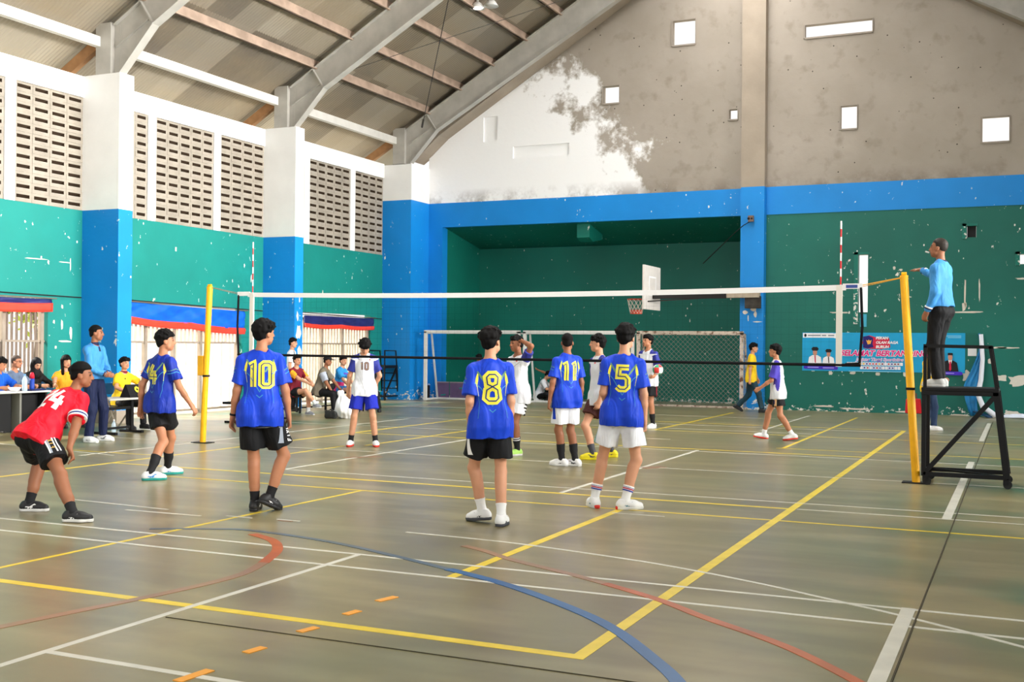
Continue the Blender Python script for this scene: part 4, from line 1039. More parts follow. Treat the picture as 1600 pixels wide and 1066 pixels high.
# places where the paint has come off in larger flakes
FLAKE = mat('bare_plaster_flake', srgb(214, 208, 196), 0.8, 0.2, vary=0.08)
def flakes(items, parent):
    rnd = random.Random(11)
    for px, py, w, h in items:
        cx, cz = 1.42 + (px - 1254) * 0.01548, 2.03 - (py - 519) * 0.0161
        hw, hh = w * 0.01548 / 2, h * 0.0161 / 2; n = 9 if max(w, h) < 18 else 16
        P_ = []
        for k in range(n):
            t = 2 * math.pi * k / n; r_ = rnd.uniform(0.6, 1.05); sx_ = math.copysign(abs(math.cos(t)) ** 0.6, math.cos(t)); sz_ = math.copysign(abs(math.sin(t)) ** 0.6, math.sin(t))
            P_.append((cx + hw * r_ * sx_, cz + hh * r_ * sz_))
        b = MB(); b.prism(P_, 1, YB - 0.004, YB + 0.01); structure(b.build('paint_flake', FLAKE, parent))
flakes([(1507, 459, 3, 52), (1505, 487, 56, 3.2), (1528, 455, 2.5, 36), (1506, 478, 7, 16), (1317, 462, 4, 50), (1315, 487, 34, 3), (1421, 583, 17, 15), (1510, 584, 14, 18), (1585, 590, 30, 20), (1562, 587, 18, 11), (1545, 562, 9, 10), (1300, 583, 6, 9), (1376, 584, 9, 5),
        (1336, 583, 10, 5), (1272, 580, 6, 4), (1570, 541, 40, 2.5), (1420, 463, 16, 2.5), (1400, 418, 5, 6), (1410, 421, 6, 4), (1340, 640, 60, 3), (1420, 642, 40, 3), (1290, 637, 40, 3), (1500, 645, 30, 4), (1558, 541, 22, 3), (1590, 437, 24, 3), (1578, 640, 26, 10)], wall_back)
def flakes_left(items):
    rnd = random.Random(5)
    for y, z, w, h in items:
        n = 10; P_ = []
        for k in range(n):
            t = 2 * math.pi * k / n; r_ = rnd.uniform(0.6, 1.05); P_.append((y + w / 2 * r_ * math.copysign(abs(math.cos(t)) ** 0.6, math.cos(t)), z + h / 2 * r_ * math.copysign(abs(math.sin(t)) ** 0.6, math.sin(t))))
        b = MB(); b.prism(P_, 0, WX - 0.01, WX + 0.004); structure(b.build('paint_flake', FLAKE, wall_left))
flakes_left([(11.18, 1.78, 0.07, 0.26), (11.02, 1.62, 0.36, 0.05), (11.05, 1.28, 0.3, 0.05), (10.95, 1.95, 0.05, 0.2), (11.15, 3.15, 0.03, 0.34), (10.75, 2.0, 0.06, 0.08), (10.95, 2.3, 0.05, 0.1), (10.8, 1.5, 0.06, 0.06), (11.0, 1.1, 0.08, 0.06), (10.3, 3.2, 0.7, 0.025), (11.0, 3.18, 0.3, 0.025), (16.9, 3.2, 0.04, 0.22), (14.2, 3.7, 0.05, 0.12), (18.6, 3.3, 0.06, 0.12), (20.0, 3.0, 0.05, 0.14)])
def flakes_face(y, items, nm='paint_flake'):
    for x, z, w, h in items:
        b = MB(); n = 8; P_ = [(x + w / 2 * random.uniform(.6, 1) * math.cos(2 * math.pi * k / n), z + h / 2 * random.uniform(.6, 1) * math.sin(2 * math.pi * k / n)) for k in range(n)]
        b.prism(P_, 1, y - 0.004, y + 0.01); structure(b.build(nm, FLAKE, wall_back))
flakes_face(YB - 0.28, [(-0.02, 2.55, 0.16, 0.12), (0.2, 2.62, 0.22, 0.1), (0.06, 2.4, 0.04, 0.22), (0.3, 2.3, 0.3, 0.04), (0.25, 2.5, 0.1, 0.2)])
for (y_, z_, w_, h_) in ((17.55, 1.9, 0.3, 0.4), (17.6, 1.4, 0.22, 0.5), (17.5, 2.3, 0.1, 0.3), (17.62, 0.8, 0.2, 0.5), (17.58, 2.7, 0.06, 0.2)):
    b = MB(); P_ = [(y_ + w_ / 2 * random.uniform(.5, 1) * math.cos(2 * math.pi * k / 12), z_ + h_ / 2 * random.uniform(.5, 1) * math.sin(2 * math.pi * k / 12)) for k in range(12)]; P_ = [(min(17.715, max(17.375, u_)), v_) for u_, v_ in P_]
    b.prism(P_, 0, CXF - 0.01, CXF + 0.004); structure(b.build('paint_flake', FLAKE, wall_left))
# unpainted plinths at the feet of the pilasters
b = MB(); b.box((WX, 11.43, 0), (CXF + 0.02, 11.85, 0.26)); structure(b.build('plinth', CONC, wall_left))
# ------------------------------------------------------------------ doorways: folding gates, tarpaulins, what lies outside
GATE_G = mat('grey_gate_slat', srgb(150, 138, 124), 0.6, 0.3, vary=0.1)
GATE_C = mat('cream_gate_slat', srgb(214, 200, 178), 0.6, 0.3, vary=0.12)
GATE_B = mat('brown_gate_bar', srgb(112, 98, 88), 0.6, 0.3, vary=0.1)
def gate(name, y0, y1, zt, slat_m, top_w, top_gap, low_w, low_gap, mid, posts, label_posts=GATE_G):
    root = structure(empty(name, (WX - 0.1, y0, 0)))
    b = MB(); y = 0.03
    while y < y1 - y0 - 0.03:
        b.box((-0.02, y, mid), (0.02, min(y + top_w, y1 - y0), zt)); y += top_w + top_gap
    b.build('gate_slats', slat_m, root)
    b = MB(); y = 0.05
    while y < y1 - y0 - 0.03:
        b.box((-0.03, y, 0.1), (0.01, min(y + low_w, y1 - y0), mid)); y += low_w + low_gap
    b.build('gate_bars', slat_m, root)
    for p in posts:
        b = MB(); b.box((-0.04, p - y0 - 0.035, 0), (0.05, p - y0 + 0.035, zt)); b.build('gate_post', label_posts, root)
    b = MB(); b.box((-0.03, 0, 0.06), (0.03, y1 - y0, 0.11)); b.box((-0.03, 0, zt), (0.03, y1 - y0, zt + 0.06)); b.box((-0.015, 0, mid - 0.02), (0.025, y1 - y0, mid + 0.02))
    b.build('gate_rail', GATE_G, root)
    return root
gate('door_1', 6.4, 10.6, 2.35, GATE_B, 0.028, 0.085, 0.022, 0.075, 1.62, [6.5, 8.0, 9.62, 10.52])
gate('door_2', 12.75, 16.55, 2.2, GATE_C, 0.06, 0.07, 0.012, 0.3, 1.62, [12.8, 13.35, 14.25, 15.15, 16.48])
gate('door_3', 19.05, 22.45, 2.25, GATE_C, 0.075, 0.07, 0.08, 0.06, 1.62, [19.1, 20.1, 21.1, 22.4])

def cloth_strip(b, P, nu=40, nv=8, thick=0.006, amp=0.03, seed=0):
    """P(u,v) -> point; builds a wrinkled sheet with thickness"""
    rnd = random.Random(seed); ph = [rnd.uniform(0, 6.28) for _ in range(6)]
    def W_(u, v):
        return amp * (math.sin(u * 17 + v * 5 + ph[0]) * 0.5 + math.sin(u * 31 - v * 9 + ph[1]) * 0.3 + math.sin(u * 53 + v * 13 + ph[2]) * 0.2)
    vs = []
    for s in (0, 1):
        for i in range(nu + 1):
            for j in range(nv + 1):
                p = P(i / nu, j / nv); w = W_(i / nu, j / nv)
                vs.append((p[0] + w + s * thick, p[1], p[2]))
    k = (nu + 1) * (nv + 1); fs = []
    I = lambda s, i, j: s * k + i * (nv + 1) + j
    for i in range(nu):
        for j in range(nv):
            fs.append((I(0, i, j), I(0, i + 1, j), I(0, i + 1, j + 1), I(0, i, j + 1)))
            fs.append((I(1, i, j + 1), I(1, i + 1, j + 1), I(1, i + 1, j), I(1, i, j)))
    for i in range(nu):
        fs.append((I(0, i, 0), I(1, i, 0), I(1, i + 1, 0), I(0, i + 1, 0))); fs.append((I(0, i, nv), I(0, i + 1, nv), I(1, i + 1, nv), I(1, i, nv)))
    for j in range(nv):
        fs.append((I(0, 0, j), I(0, 0, j + 1), I(1, 0, j + 1), I(1, 0, j))); fs.append((I(0, nu, j), I(1, nu, j), I(1, nu, j + 1), I(0, nu, j + 1)))
    b.add(vs, fs); return b
TARP_B = mat('blue_tarpaulin', srgb(20, 96, 226), 0.3, 0.5, vary=0.15, vscale=4)
TARP_N = mat('navy_tarpaulin', srgb(38, 40, 100), 0.35, 0.5, vary=0.2, vscale=4)
TARP_R = mat('red_tarpaulin_hem', srgb(238, 66, 48), 0.4, 0.4, vary=0.1)
def tarp(label, y0, y1, zt0, zt1, zb0, zb1, m, hem, amp=0.025, seed=1):
    t = tag(empty('tarpaulin', (WX + 0.08, (y0 + y1) / 2, (zt0 + zt1) / 2)), label, 'tarpaulin', 'tarpaulins over the doorways')
    L = y1 - y0; zc = (zt0 + zt1) / 2
    def P(u, v): return (0, -L / 2 + u * L, (zt0 + (zt1 - zt0) * u) * (1 - v) + (zb0 + (zb1 - zb0) * u) * v - zc - 0.03 * math.sin(math.pi * ((u * 2) % 1)) * v)
    b = MB(); cloth_strip(b, P, 60, 10, amp=amp, seed=seed); b.build('sheet', m, t, smooth=True)
    def Q(u, v): return (0.012, -L / 2 + u * L, (zb0 + (zb1 - zb0) * u) + 0.02 - v * hem - zc - 0.03 * math.sin(math.pi * ((u * 2) % 1)))
    b = MB(); cloth_strip(b, Q, 60, 3, amp=amp * 0.6, thick=0.02, seed=seed + 5); b.build('hem', TARP_R, t, smooth=True)
    b = MB(); b.tube([(0.02, -L / 2 - 0.1, zt0 - zc + 0.02), (0.02, L / 2 + 0.1, zt1 - zc + 0.02)], 0.012, 6); b.build('rope', GATE_B, t)
    return t
tarp('navy tarpaulin with red hem over the doorway behind the scorers table', 6.3, 10.62, 2.44, 2.43, 2.34, 2.34, TARP_N, 0.17, 0.012, 2)
tarp('bright blue wrinkled tarpaulin with red hem over the middle doorway', 12.7, 16.55, 2.46, 2.38, 2.14, 1.96, TARP_B, 0.15, 0.035, 3)
tarp('navy tarpaulin with red hem over the far cream slatted doorway', 19.02, 22.5, 2.36, 2.36, 2.14, 2.12, TARP_N, 0.11, 0.02, 4)
b = MB(); b.tube([(WX + 0.05, 5.9, 2.56), (WX + 0.05, 11.4, 2.5)], 0.012, 6); b.tube([(WX + 0.05, 11.9, 2.52), (WX + 0.05, 17.3, 2.42)], 0.012, 6); b.tube([(WX + 0.05, 17.8, 2.46), (WX + 0.05, 23.0, 2.36)], 0.012, 6)
tag(b.build('wall_cable', RUBBER), 'thin black cable strung along the green wall above the doorways', 'cable')

# trees seen through the near doorway
LEAF = mat('outdoor_leaves', srgb(150, 160, 60), 0.6, 0.3, vary=0.4, vscale=3)
for (x, y, h, lab) in ((-15.0, 15.6, 3.4, 'leafy yellow green shrub outside the near doorway, beside the gate post'), (-17.5, 16.5, 3.9, 'leafy yellow green shrub outside the near doorway, further from the gate post')):
    t = tag(empty('shrub', (x, y, -0.32)), lab, 'shrub', 'shrubs outside the near doorway')
    b = MB(); b.tube([(0, 0, 0), (0.1, 0.1, h * 0.5), (0, 0, h * 0.9)], 0.05, 6); b.build('stem', GATE_B, t)
    b = MB(); rnd = random.Random(int(h * 10))
    for k in range(260):
        c = Vector((rnd.gauss(0, 0.45), rnd.gauss(0, 0.45), h * (0.78 + rnd.gauss(0, 0.1)))); d = Vector((rnd.uniform(-1, 1), rnd.uniform(-1, 1), rnd.uniform(-1, 1))).normalized(); e = d.orthogonal().normalized() * 0.05; d *= 0.12
        b.quad(c - d, c + e, c + d, c - e)
    b.build('foliage', LEAF, t)

# ------------------------------------------------------------------ volleyball net and posts
NETG = 'net posts beside the court'
def net_post(label, x, y, tx, ty, tz, sgn):
    t = tag(empty('net_post', (x, y, 0)), label, 'net post')
    dx, dy = tx - x, ty - y
    b = MB(); b.tube([(0, 0, 0), (dx * 0.5, dy * 0.5, tz * 0.5), (dx, dy, tz)], 0.048, 16); b.build('pole', YPOST, t, smooth=False)
    b = MB(); b.box((-0.16, -0.1, 0), (0.16, 0.1, 0.012)); b.build('base_plate', BLACK, t)
    b = MB(); b.tube([(dx, dy, tz), (dx, dy, tz + 0.03)], 0.05, 16); b.tube([(dx - 0.03, dy, tz + 0.045), (dx + 0.03, dy, tz + 0.045)], 0.025, 10); b.build('pulley', YPOST, t)
    z = 1.25
    if sgn < 0:
        b = MB(); b.box((dx * 0.5 - 0.14, -0.05, z - 0.16), (dx * 0.5 - 0.03, 0.05, z + 0.16)); b.build('ratchet_box', YPOST, t, bevel=0.01)
        b = MB(); b.tube([(dx * 0.5, 0, z - 0.18), (dx * 0.5, 0, z - 0.15)], 0.06, 14); b.build('collar', BLACK, t)
    else:
        b = MB(); b.tube([(dx * 0.48, 0, 1.13), (dx * 0.48, 0, 1.16)], 0.056, 14); b.build('collar', BLACK, t)
    return t
net_post('yellow net post standing left of the court by the middle doorway', -5.47, 9.0, -5.36, 9.0, 2.50, -1)
net_post('yellow net post leaning at the black referee stand', 5.45, 8.97, 5.29, 8.97, 2.50, 1)
net = tag(empty('volleyball_net', (0, 9.0, 0)), 'volleyball net with white top band stretched between the yellow posts', 'net')
ztop = 2.41
def zt_(x): return 2.41 + 0.02 * (abs(x) / 4.7) ** 2 - 0.03 * (1 - (x / 4.8) ** 2)
def zb_(x): return 1.43 - 0.01 * (x / 4.6)
b = MB(); xs = [-4.6 + 9.2 * i / 24 for i in range(25)]
for i in range(24):
    a, c = xs[i], xs[i + 1]
    b.add([(a, -.006, zt_(a) - .07), (c, -.006, zt_(c) - .07), (c, -.006, zt_(c)), (a, -.006, zt_(a)), (a, .006, zt_(a) - .07), (c, .006, zt_(c) - .07), (c, .006, zt_(c)), (a, .006, zt_(a))],
          [(0, 1, 2, 3), (7, 6, 5, 4), (3, 2, 6, 7), (0, 4, 5, 1)])
b.build('top_tape', NWHITE, net)
b = MB(); b.tube([(x * 1.04, 0, zb_(x)) for x in xs], 0.019, 8); b.build('bottom_rope', NBLACK, net)
for s in (-1, 1):
    b = MB(); b.box((s * 4.52 - 0.037, -0.012, 1.40), (s * 4.52 + 0.037, 0.012, 2.42)); b.build('side_band', mat('cream_side_band', srgb(226, 222, 212), 0.7, 0.2), net)
    b = MB(); b.tube([(s * 4.78, 0, 2.39), (s * 4.80, 0, 1.9), (s * 4.77, 0, 1.45), (s * 4.6, 0, 1.43)], 0.017, 8); b.build('end_rope', NBLACK, net)
    b = MB(); b.box((min(s * 4.56, s * 4.8), -0.008, 2.375), (max(s * 4.56, s * 4.8), 0.008, 2.44)); b.build('end_tape', NWHITE, net)
    b = MB(); b.tube([(s * 4.8, 0, 2.42), (s * 5.33, 0, 2.52)], 0.006, 6); b.tube([(s * 4.8, 0, 2.40), (s * 5.31, 0, 2.51)], 0.004, 6); b.build('tension_cord', YPOST if s > 0 else GATE_G, net)
    an = MB()
    for k in range(18):
        z0 = 1.43 + k * 0.1; an.cur = k % 2; an.tube([(s * 4.53, 0.03, z0), (s * 4.53, 0.03, z0 + 0.1)], 0.010, 8)
    an.build('antenna', [mat('red_antenna', srgb(200, 36, 40), 0.4), NWHITE], net)
b = MB()
for i in range(91):
    x = -4.5 + i * 0.1; b.box((x - .0004, -.0004, zb_(x)), (x + .0004, .0004, zt_(x) - .06))
for k in range(1, 10):
    z = 1.43 + k * 0.093; b.box((-4.7, -.0004, z - .0004), (4.7, .0004, z + .0004))
o = b.build('netting', NBLACK, net); o['kind'] = 'stuff'
b = MB(); b.box((4.60, -0.010, 2.385), (4.74, -0.004, 2.425)); b.build('maker_patch', mat('blue_patch', srgb(60, 80, 150), 0.6), net)

# ------------------------------------------------------------------ referee stand
def stand(name, label, loc, rz, s, ladder_side, m=BLACK, w=0.05, rungs=False, high=True):
    t = tag(empty(name, loc, rz), label, 'referee stand')
    L0, L1, P0, P1, D, H_ = 0.0, 0.92, 0.0, 0.80, 0.62, 1.13   # base, platform, depth, height
    for y in (0, D):
        b = MB(); b.bar((L0, y, 0.12), (P0, y, H_), w, w); b.build('leg', m, t)
        b = MB(); b.bar((L1, y, 0.12), (P1, y, H_), w * 1.5, w * 1.2); b.build('leg', m, t)
        b = MB(); b.bar((L0, y, 0.13), (L1, y, 0.13), w, w); b.build('base_rail', m, t)
        if not rungs or y == 0:
            b = MB(); b.bar((L0 + 0.03, y, 0.16), (P1 - 0.02, y, H_ - 0.06), w * 1.25, w); b.build('brace', m, t)
        b = MB(); b.bar((P0 + 0.01, y, H_), (P0 + 0.01, y, H_ + 0.54), w * 0.8, w * 0.8); b.bar((P1 - 0.07, y, H_ + 0.54), (P1 + 0.01, y, H_), w * 0.8, w * 0.8)
        b.bar((P0 - 0.01, y, H_ + 0.54), (P1 - 0.05, y, H_ + 0.53), w * 0.8, w * 0.8); b.build('guard_rail', m, t)
    for x in (L0, L1):
        b = MB(); b.bar((x, 0, 0.13), (x, D, 0.13), w, w); b.build('base_rail', m, t)
    b = MB(); b.bar((0.0, D, 0.14), (0.92, 0.0, 0.14), w * 0.6, w * 0.5); b.build('base_brace', m, t)
    b = MB(); b.box((P0 - 0.03, -0.03, H_), (P1 + 0.03, D + 0.03, H_ + 0.04)); b.box((P0 - 0.03, -0.03, H_ - 0.05), (P1 + 0.03, 0.0, H_)); b.box((P0 - 0.03, D, H_ - 0.05), (P1 + 0.03, D + 0.03, H_))
    b.build('platform', m, t, bevel=0.006)
    for k in range(1, 4):
        z = 0.12 + k * 0.26; xx = L1 - 0.12 * z / 1.13
        b = MB(); b.bar((xx, 0, z), (xx, D, z), w * 0.7, w * 0.7); b.build('rung', m, t)
    for x in (L0 + 0.02, L1 - 0.01):
        for y in (0.0, D):
            b = MB(); b.tube([(x + 0.02, y - 0.016, 0.05), (x + 0.02, y + 0.016, 0.05)], 0.05, 14); ww = b.build('wheel', RUBBER, t)
            b = MB(); b.box((x - 0.03, y - 0.022, 0.05), (x + 0.03, y - 0.017, 0.12)); b.box((x - 0.03, y + 0.017, 0.05), (x + 0.03, y + 0.022, 0.12)); b.box((x - 0.03, y - 0.022, 0.11), (x + 0.03, y + 0.022, 0.122))
            b.build('wheel_fork', m, ww)
    t.scale = (s, s, s)
    return t
stand('referee_stand', 'black steel referee stand on wheels with a person on it', (5.54, 8.85, 0), 0, 1.0, 1)
stand('referee_stand', 'black referee stand parked by the blue corner pilaster', (-10.05, 22.35, 0), R(90), 0.86, 1, w=0.04, rungs=True)

# ------------------------------------------------------------------ goals along the gable wall
GWHITE = mat('white_goal_paint', srgb(222, 222, 220), 0.45, 0.4, vary=0.05)
def rust_mat():
    t = NT('rusty_goal_paint', 0.7, 0.3)
    t.color(t.mix(t.ramp(t.noise(7, 5, t.mapping((1, 1, 1)), 0.7), 0.5, 0.62), srgb(206, 192, 178), srgb(110, 74, 52)))
    return t.m
GRUST = rust_mat()
def goal(label, x0, x1, y, m, net_m=None):
    t = tag(empty('futsal_goal', ((x0 + x1) / 2, y, 0)), label, 'goal')
    hw = (x1 - x0) / 2; d = 0.75; s = 0.042
    for sg in (-1, 1):
        b = MB(); b.box((sg * hw - s, -s, 0), (sg * hw + s, s, 2.0)); b.build('post', m, t)
        b = MB(); b.bar((sg * hw, d, 0.03), (sg * hw, 0.35, 1.96), 0.045, 0.045); b.build('rear_post', m, t)
        b = MB(); b.bar((sg * hw, 0, 0.03), (sg * hw, d, 0.03), 0.05, 0.05); b.build('side_rail', m, t)
        b = MB(); b.bar((sg * hw, 0, 1.96), (sg * hw, 0.36, 1.96), 0.045, 0.045); b.build('side_rail', m, t)
    b = MB(); b.box((-hw - s, -s, 1.96), (hw + s, s, 2.04)); b.build('crossbar', m, t)
    b = MB(); b.bar((-hw, d, 0.03), (hw, d, 0.03), 0.05, 0.05); b.build('rear_rail', m, t)
    b = MB(); b.bar((-hw, 0.36, 1.96), (hw, 0.36, 1.96), 0.03, 0.03); b.build('rear_rail', m, t)
    if net_m:
        b = MB(); g = 0.13; n = int(2 * hw / g)
        def back(u, v): return (-hw + u, 0.36 + (d - 0.36) * (1 - v / 1.96) + 0.02, v)
        H_ = 1.96; k = -H_
        while k < 2 * hw:
            for dirn in (1, -1):
                a0 = k if dirn == 1 else k + H_
                pts = []
                for q in range(9):
                    v = H_ * q / 8; u = a0 + dirn * v
                    if 0 <= u <= 2 * hw: pts.append(back(u, v))
                if len(pts) > 1: b.tube(pts, 0.0042, 4, cap=False)
            k += g
        for sg in (-1, 1):
            k = -1.96
            while k < 0.9:
                for dirn in (1, -1):
                    pts = []
                    for q in range(9):
                        v = H_ * q / 8; u = (k if dirn == 1 else k + H_) + dirn * v
                        lim = 0.36 + (d - 0.36) * (1 - v / 1.96)
                        if 0 <= u <= lim: pts.append((sg * hw, u, v))
                    if len(pts) > 1: b.tube(pts, 0.004, 4, cap=False)
                k += g
        o = b.build('goal_net', net_m, t); o['kind'] = 'stuff'
    return t
goal('white futsal goal frame standing by the blue corner pilaster', -9.23, -6.26, 23.3, GWHITE)
goal('white futsal goal frame between the corner goal and the rusty goal', -6.07, -2.90, 23.3, GWHITE)
goal('rusty futsal goal with a diamond mesh net by the blue middle pilaster', -2.74, 0.04, 23.3, GRUST, mat('grey_goal_netting', srgb(150, 150, 140), 0.8, 0.1))

# ------------------------------------------------------------------ basketball hoop on its wall arm
hp = tag(empty('basketball_hoop', (-1.9, 21.72, 2.95)), 'white basketball backboard with orange rim on a dark wall arm', 'basketball hoop')
b = MB(); b.box((-0.025, -0.68, -0.40), (0.025, 0.68, 0.70)); b.build('backboard', mat('white_backboard', srgb(214, 208, 202), 0.5, 0.3, vary=0.06), hp, bevel=0.005)
b = MB()
for (y0, y1, z0, z1) in ((-0.29, 0.29, 0.40, 0.44), (-0.29, 0.29, -0.05, -0.01), (-0.29, -0.25, -0.01, 0.4), (0.25, 0.29, -0.01, 0.4)): b.box((-0.03, y0, z0), (-0.026, y1, z1)); b.box((0.026, y0, z0), (0.03, y1, z1))
b.build('aiming_square', mat('pale_square_paint', srgb(238, 236, 236), 0.5), hp)
RIM = mat('orange_rim', srgb(190, 66, 40), 0.5)
b = MB(); rp = [(-0.40 + 0.225 * math.cos(a), 0.225 * math.sin(a), -0.13) for a in [2 * math.pi * k / 28 for k in range(29)]]; b.tube(rp, 0.011, 8, cap=False); b.box((-0.18, -0.06, -0.16), (-0.025, 0.06, -0.12)); b.build('rim', RIM, hp)
b = MB()
for k in range(12):
    a = 2 * math.pi * k / 12
    for dk in (1, -1):
        pts = []
        for q in range(5):
            rr = 0.225 - 0.075 * q / 4 * 1.0; aa = a + dk * math.pi / 12 * q; pts.append((-0.40 + rr * math.cos(aa), rr * math.sin(aa), -0.13 - 0.36 * q / 4))
        b.tube(pts[:], 0.004, 4, cap=False)
o = b.build('hoop_net', mat('white_hoop_cord', srgb(220, 215, 205), 0.8), hp); o['kind'] = 'stuff'
b = MB()
for q in range(24):
    a = 2 * math.pi * q / 24; a2 = 2 * math.pi * (q + 1) / 24
    b.quad((-0.40 + .16 * math.cos(a), .16 * math.sin(a), -0.40), (-0.40 + .16 * math.cos(a2), .16 * math.sin(a2), -0.40), (-0.40 + .15 * math.cos(a2), .15 * math.sin(a2), -0.50), (-0.40 + .15 * math.cos(a), .15 * math.sin(a), -0.50))
b.build('net_hem', RIM, hp)
DARKARM = mat('dark_timber_arm', srgb(34, 32, 30), 0.7, 0.2)
b = MB(); b.bar((0.03, 0.0, -0.02), (1.40, 1.96, 0.06), 0.10, 0.20); b.bar((0.03, -0.4, -0.2), (1.40, 2.0, 0.0), 0.03, 0.03); b.build('arm', DARKARM, hp)
b = MB(); b.box((1.10, 1.98, -0.02), (2.28, 2.2, 0.18)); b.build('arm_block', mat('pale_timber_block', srgb(178, 164, 146), 0.8, 0.15, vary=0.1), hp)
b = MB(); b.box((1.9, 2.05, -0.3), (2.3, 2.22, 0.02)); b.box((1.78, 2.0, 0.18), (2.2, 2.2, 0.24)); b.build('wall_bracket', mat('sooty_bracket', srgb(70, 66, 62), 0.9, 0.1, vary=0.3), hp)

# ------------------------------------------------------------------ banner, vents and fittings on the gable wall
def bpx(px, py): return (1.42 + (px - 1254) * 0.01548 - 3.385, -(py - 519) * 0.01665)
bn = tag(empty('wall_banner', (3.385, YB - 0.012, 2.03)), 'light blue printed tournament banner taped to the green wall', 'banner')
b = MB(); b.box((-1.965, -0.004, -0.99), (1.965, 0.004, 0.0)); b.build('sheet', mat('cyan_banner_vinyl', srgb(20, 158, 210), 0.45, 0.3, vary=0.06, vscale=2), bn)
BM = lambda n, c: mat('banner_' + n, srgb(*c), 0.5, 0.3)
_bz = [0.005]
def flat(name, pxs, m):
    _bz[0] += 0.0004
    b = MB(); P = [bpx(*q) for q in pxs]; n = len(P); z = -_bz[0]
    b.add([(x, z, y) for x, y in P] + [(x, z + 0.001, y) for x, y in P], [tuple(range(n))] + [(i, n + i, n + (i + 1) % n, (i + 1) % n) for i in range(n)])
    return b.build(name, m, bn)
def rectp(x0, y0, x1, y1): return [(x0, y0), (x1, y0), (x1, y1), (x0, y1)]
def ell(cx, cy, rx, ry, n=18, a0=0, a1=360): return [(cx + rx * math.cos(R(a0 + (a1 - a0) * k / n)), cy + ry * math.sin(R(a0 + (a1 - a0) * k / n))) for k in range(n if a1 - a0 >= 360 else n + 1)]
def btext(s, px, py, h, m, shear=0.0, bold=0.0, sx=1.0, name='lettering', align='CENTER'):
    _bz[0] += 0.0004
    o = text_mesh(s, h * 0.01665 * 1.35, m, name, bn, extrude=0.0004, bold=bold, shear=shear, align=align)
    x, z = bpx(px, py); o.location = (x, -_bz[0] - 0.0008, z); o.rotation_euler = (R(90), 0, 0); o.scale = (sx, 1, 1); return o
WHT, PNK, NAV, RED, PUR, SKN, BLK = BM('white', (240, 240, 244)), BM('magenta', (226, 24, 130)), BM('navy', (30, 24, 110)), BM('red', (206, 28, 66)), BM('violet', (70, 40, 190)), BM('skin', (196, 140, 116)), BM('black', (18, 18, 24))
flat('header_strip', rectp(1255, 520, 1305, 527) + [], WHT); flat('header_tip', ell(1310, 524, 8, 4), WHT); flat('crest', ell(1259, 523.5, 2, 2.5), BLK)
for (a, c) in ((1263, 1284), (1286, 1293), (1296, 1306)): flat('fine_print', rectp(a, 522.7, c, 524.5), BM('grey', (130, 136, 150)))
def official(cx, top, s):
    flat('portrait_body', [(cx - 11 * s, 567), (cx - 9.5 * s, top + 15 * s), (cx - 4 * s, top + 12 * s), (cx + 4 * s, top + 12 * s), (cx + 9.5 * s, top + 15 * s), (cx + 11 * s, 567)], WHT)
    flat('portrait_face', ell(cx, top + 8 * s, 3.4 * s, 5 * s), SKN)
    flat('portrait_cap', [(cx - 6 * s, top + 2.5 * s), (cx - 3.5 * s, top - 0.5 * s), (cx + 3.5 * s, top - 0.5 * s), (cx + 6 * s, top + 2.5 * s), (cx + 4 * s, top + 5.3 * s), (cx - 4 * s, top + 5.3 * s)], BLK)
    flat('portrait_tie', [(cx - 1 * s, top + 13 * s), (cx + 1 * s, top + 13 * s), (cx + 1.6 * s, 566), (cx - 0.2 * s, 566)], RED if s > 1 else BLK)
official(1275, 542, 1.02); official(1297, 545, 0.9)
flat('name_bar', ell(1259, 573, 2.5, 2.6, 8, 90, 270) + ell(1310, 574, 2.5, 2.6, 8, -90, 90), PUR); flat('fine_print', rectp(1263, 572.4, 1281, 573.8), BM('lilac', (170, 160, 230))); flat('fine_print', rectp(1288, 573, 1306, 574.4), BM('lilac', (170, 160, 230)))
flat('event_badge', [(1353, 525), (1362, 523), (1372, 526), (1393, 527), (1395, 541), (1380, 544), (1355, 543), (1351, 535)], RED)
flat('event_badge', [(1352, 525), (1361, 523.5), (1368, 527), (1367, 536), (1369, 541), (1360, 543), (1352, 542)], NAV)
flat('badge_flame', [(1357, 530), (1359.5, 531.5), (1361, 529.5), (1363, 531.5), (1365.5, 530), (1364, 536), (1359.5, 537)], BM('gold', (232, 170, 70)))
for s_, y_ in (('PEKAN', 527.2), ('OLAH RAGA', 534), ('BURUH', 540.6)): btext(s_, 1372, y_, 4.2, WHT, 0.2, 0.004, 1.0, align='LEFT')
btext('SELAMAT BERTANDING', 1384, 550.6, 8.6, WHT, 0.25, 0.016, 1.02, 'lettering_outline'); btext('SELAMAT BERTANDING', 1384, 550.6, 8.6, PNK, 0.25, 0.006, 1.02)
btext('Junjung Tinggi Sportivitas', 1378, 560.0, 5.0, WHT, 0.2, 0.008, 1.0, 'lettering_outline'); btext('Junjung Tinggi Sportivitas', 1378, 560.0, 5.0, BM('violet_text', (150, 60, 190)), 0.2, 0.0, 1.0)
rnd = random.Random(4); cols = [(200, 30, 50), (40, 60, 150), (230, 230, 235), (230, 190, 70), (120, 40, 60), (60, 110, 170)]
for r_, (x_, n_) in enumerate(((1329, 18), (1350, 13))):
    for k in range(n_):
        cx = x_ + k * 4.9; cy = 566.5 + r_ * 6.0
        flat('sponsor_logo', rectp(cx - 2.1, cy - 2.3, cx + 2.1, cy + 2.3), WHT); c = cols[rnd.randrange(6)]
        flat('sponsor_logo_mark', ell(cx, cy, 1.4, 1.5, 8), BM('c%d_%d_%d' % c, c))
flat('fine_print', rectp(1330, 577.6, 1412, 578.6), BM('pale', (140, 210, 235)))
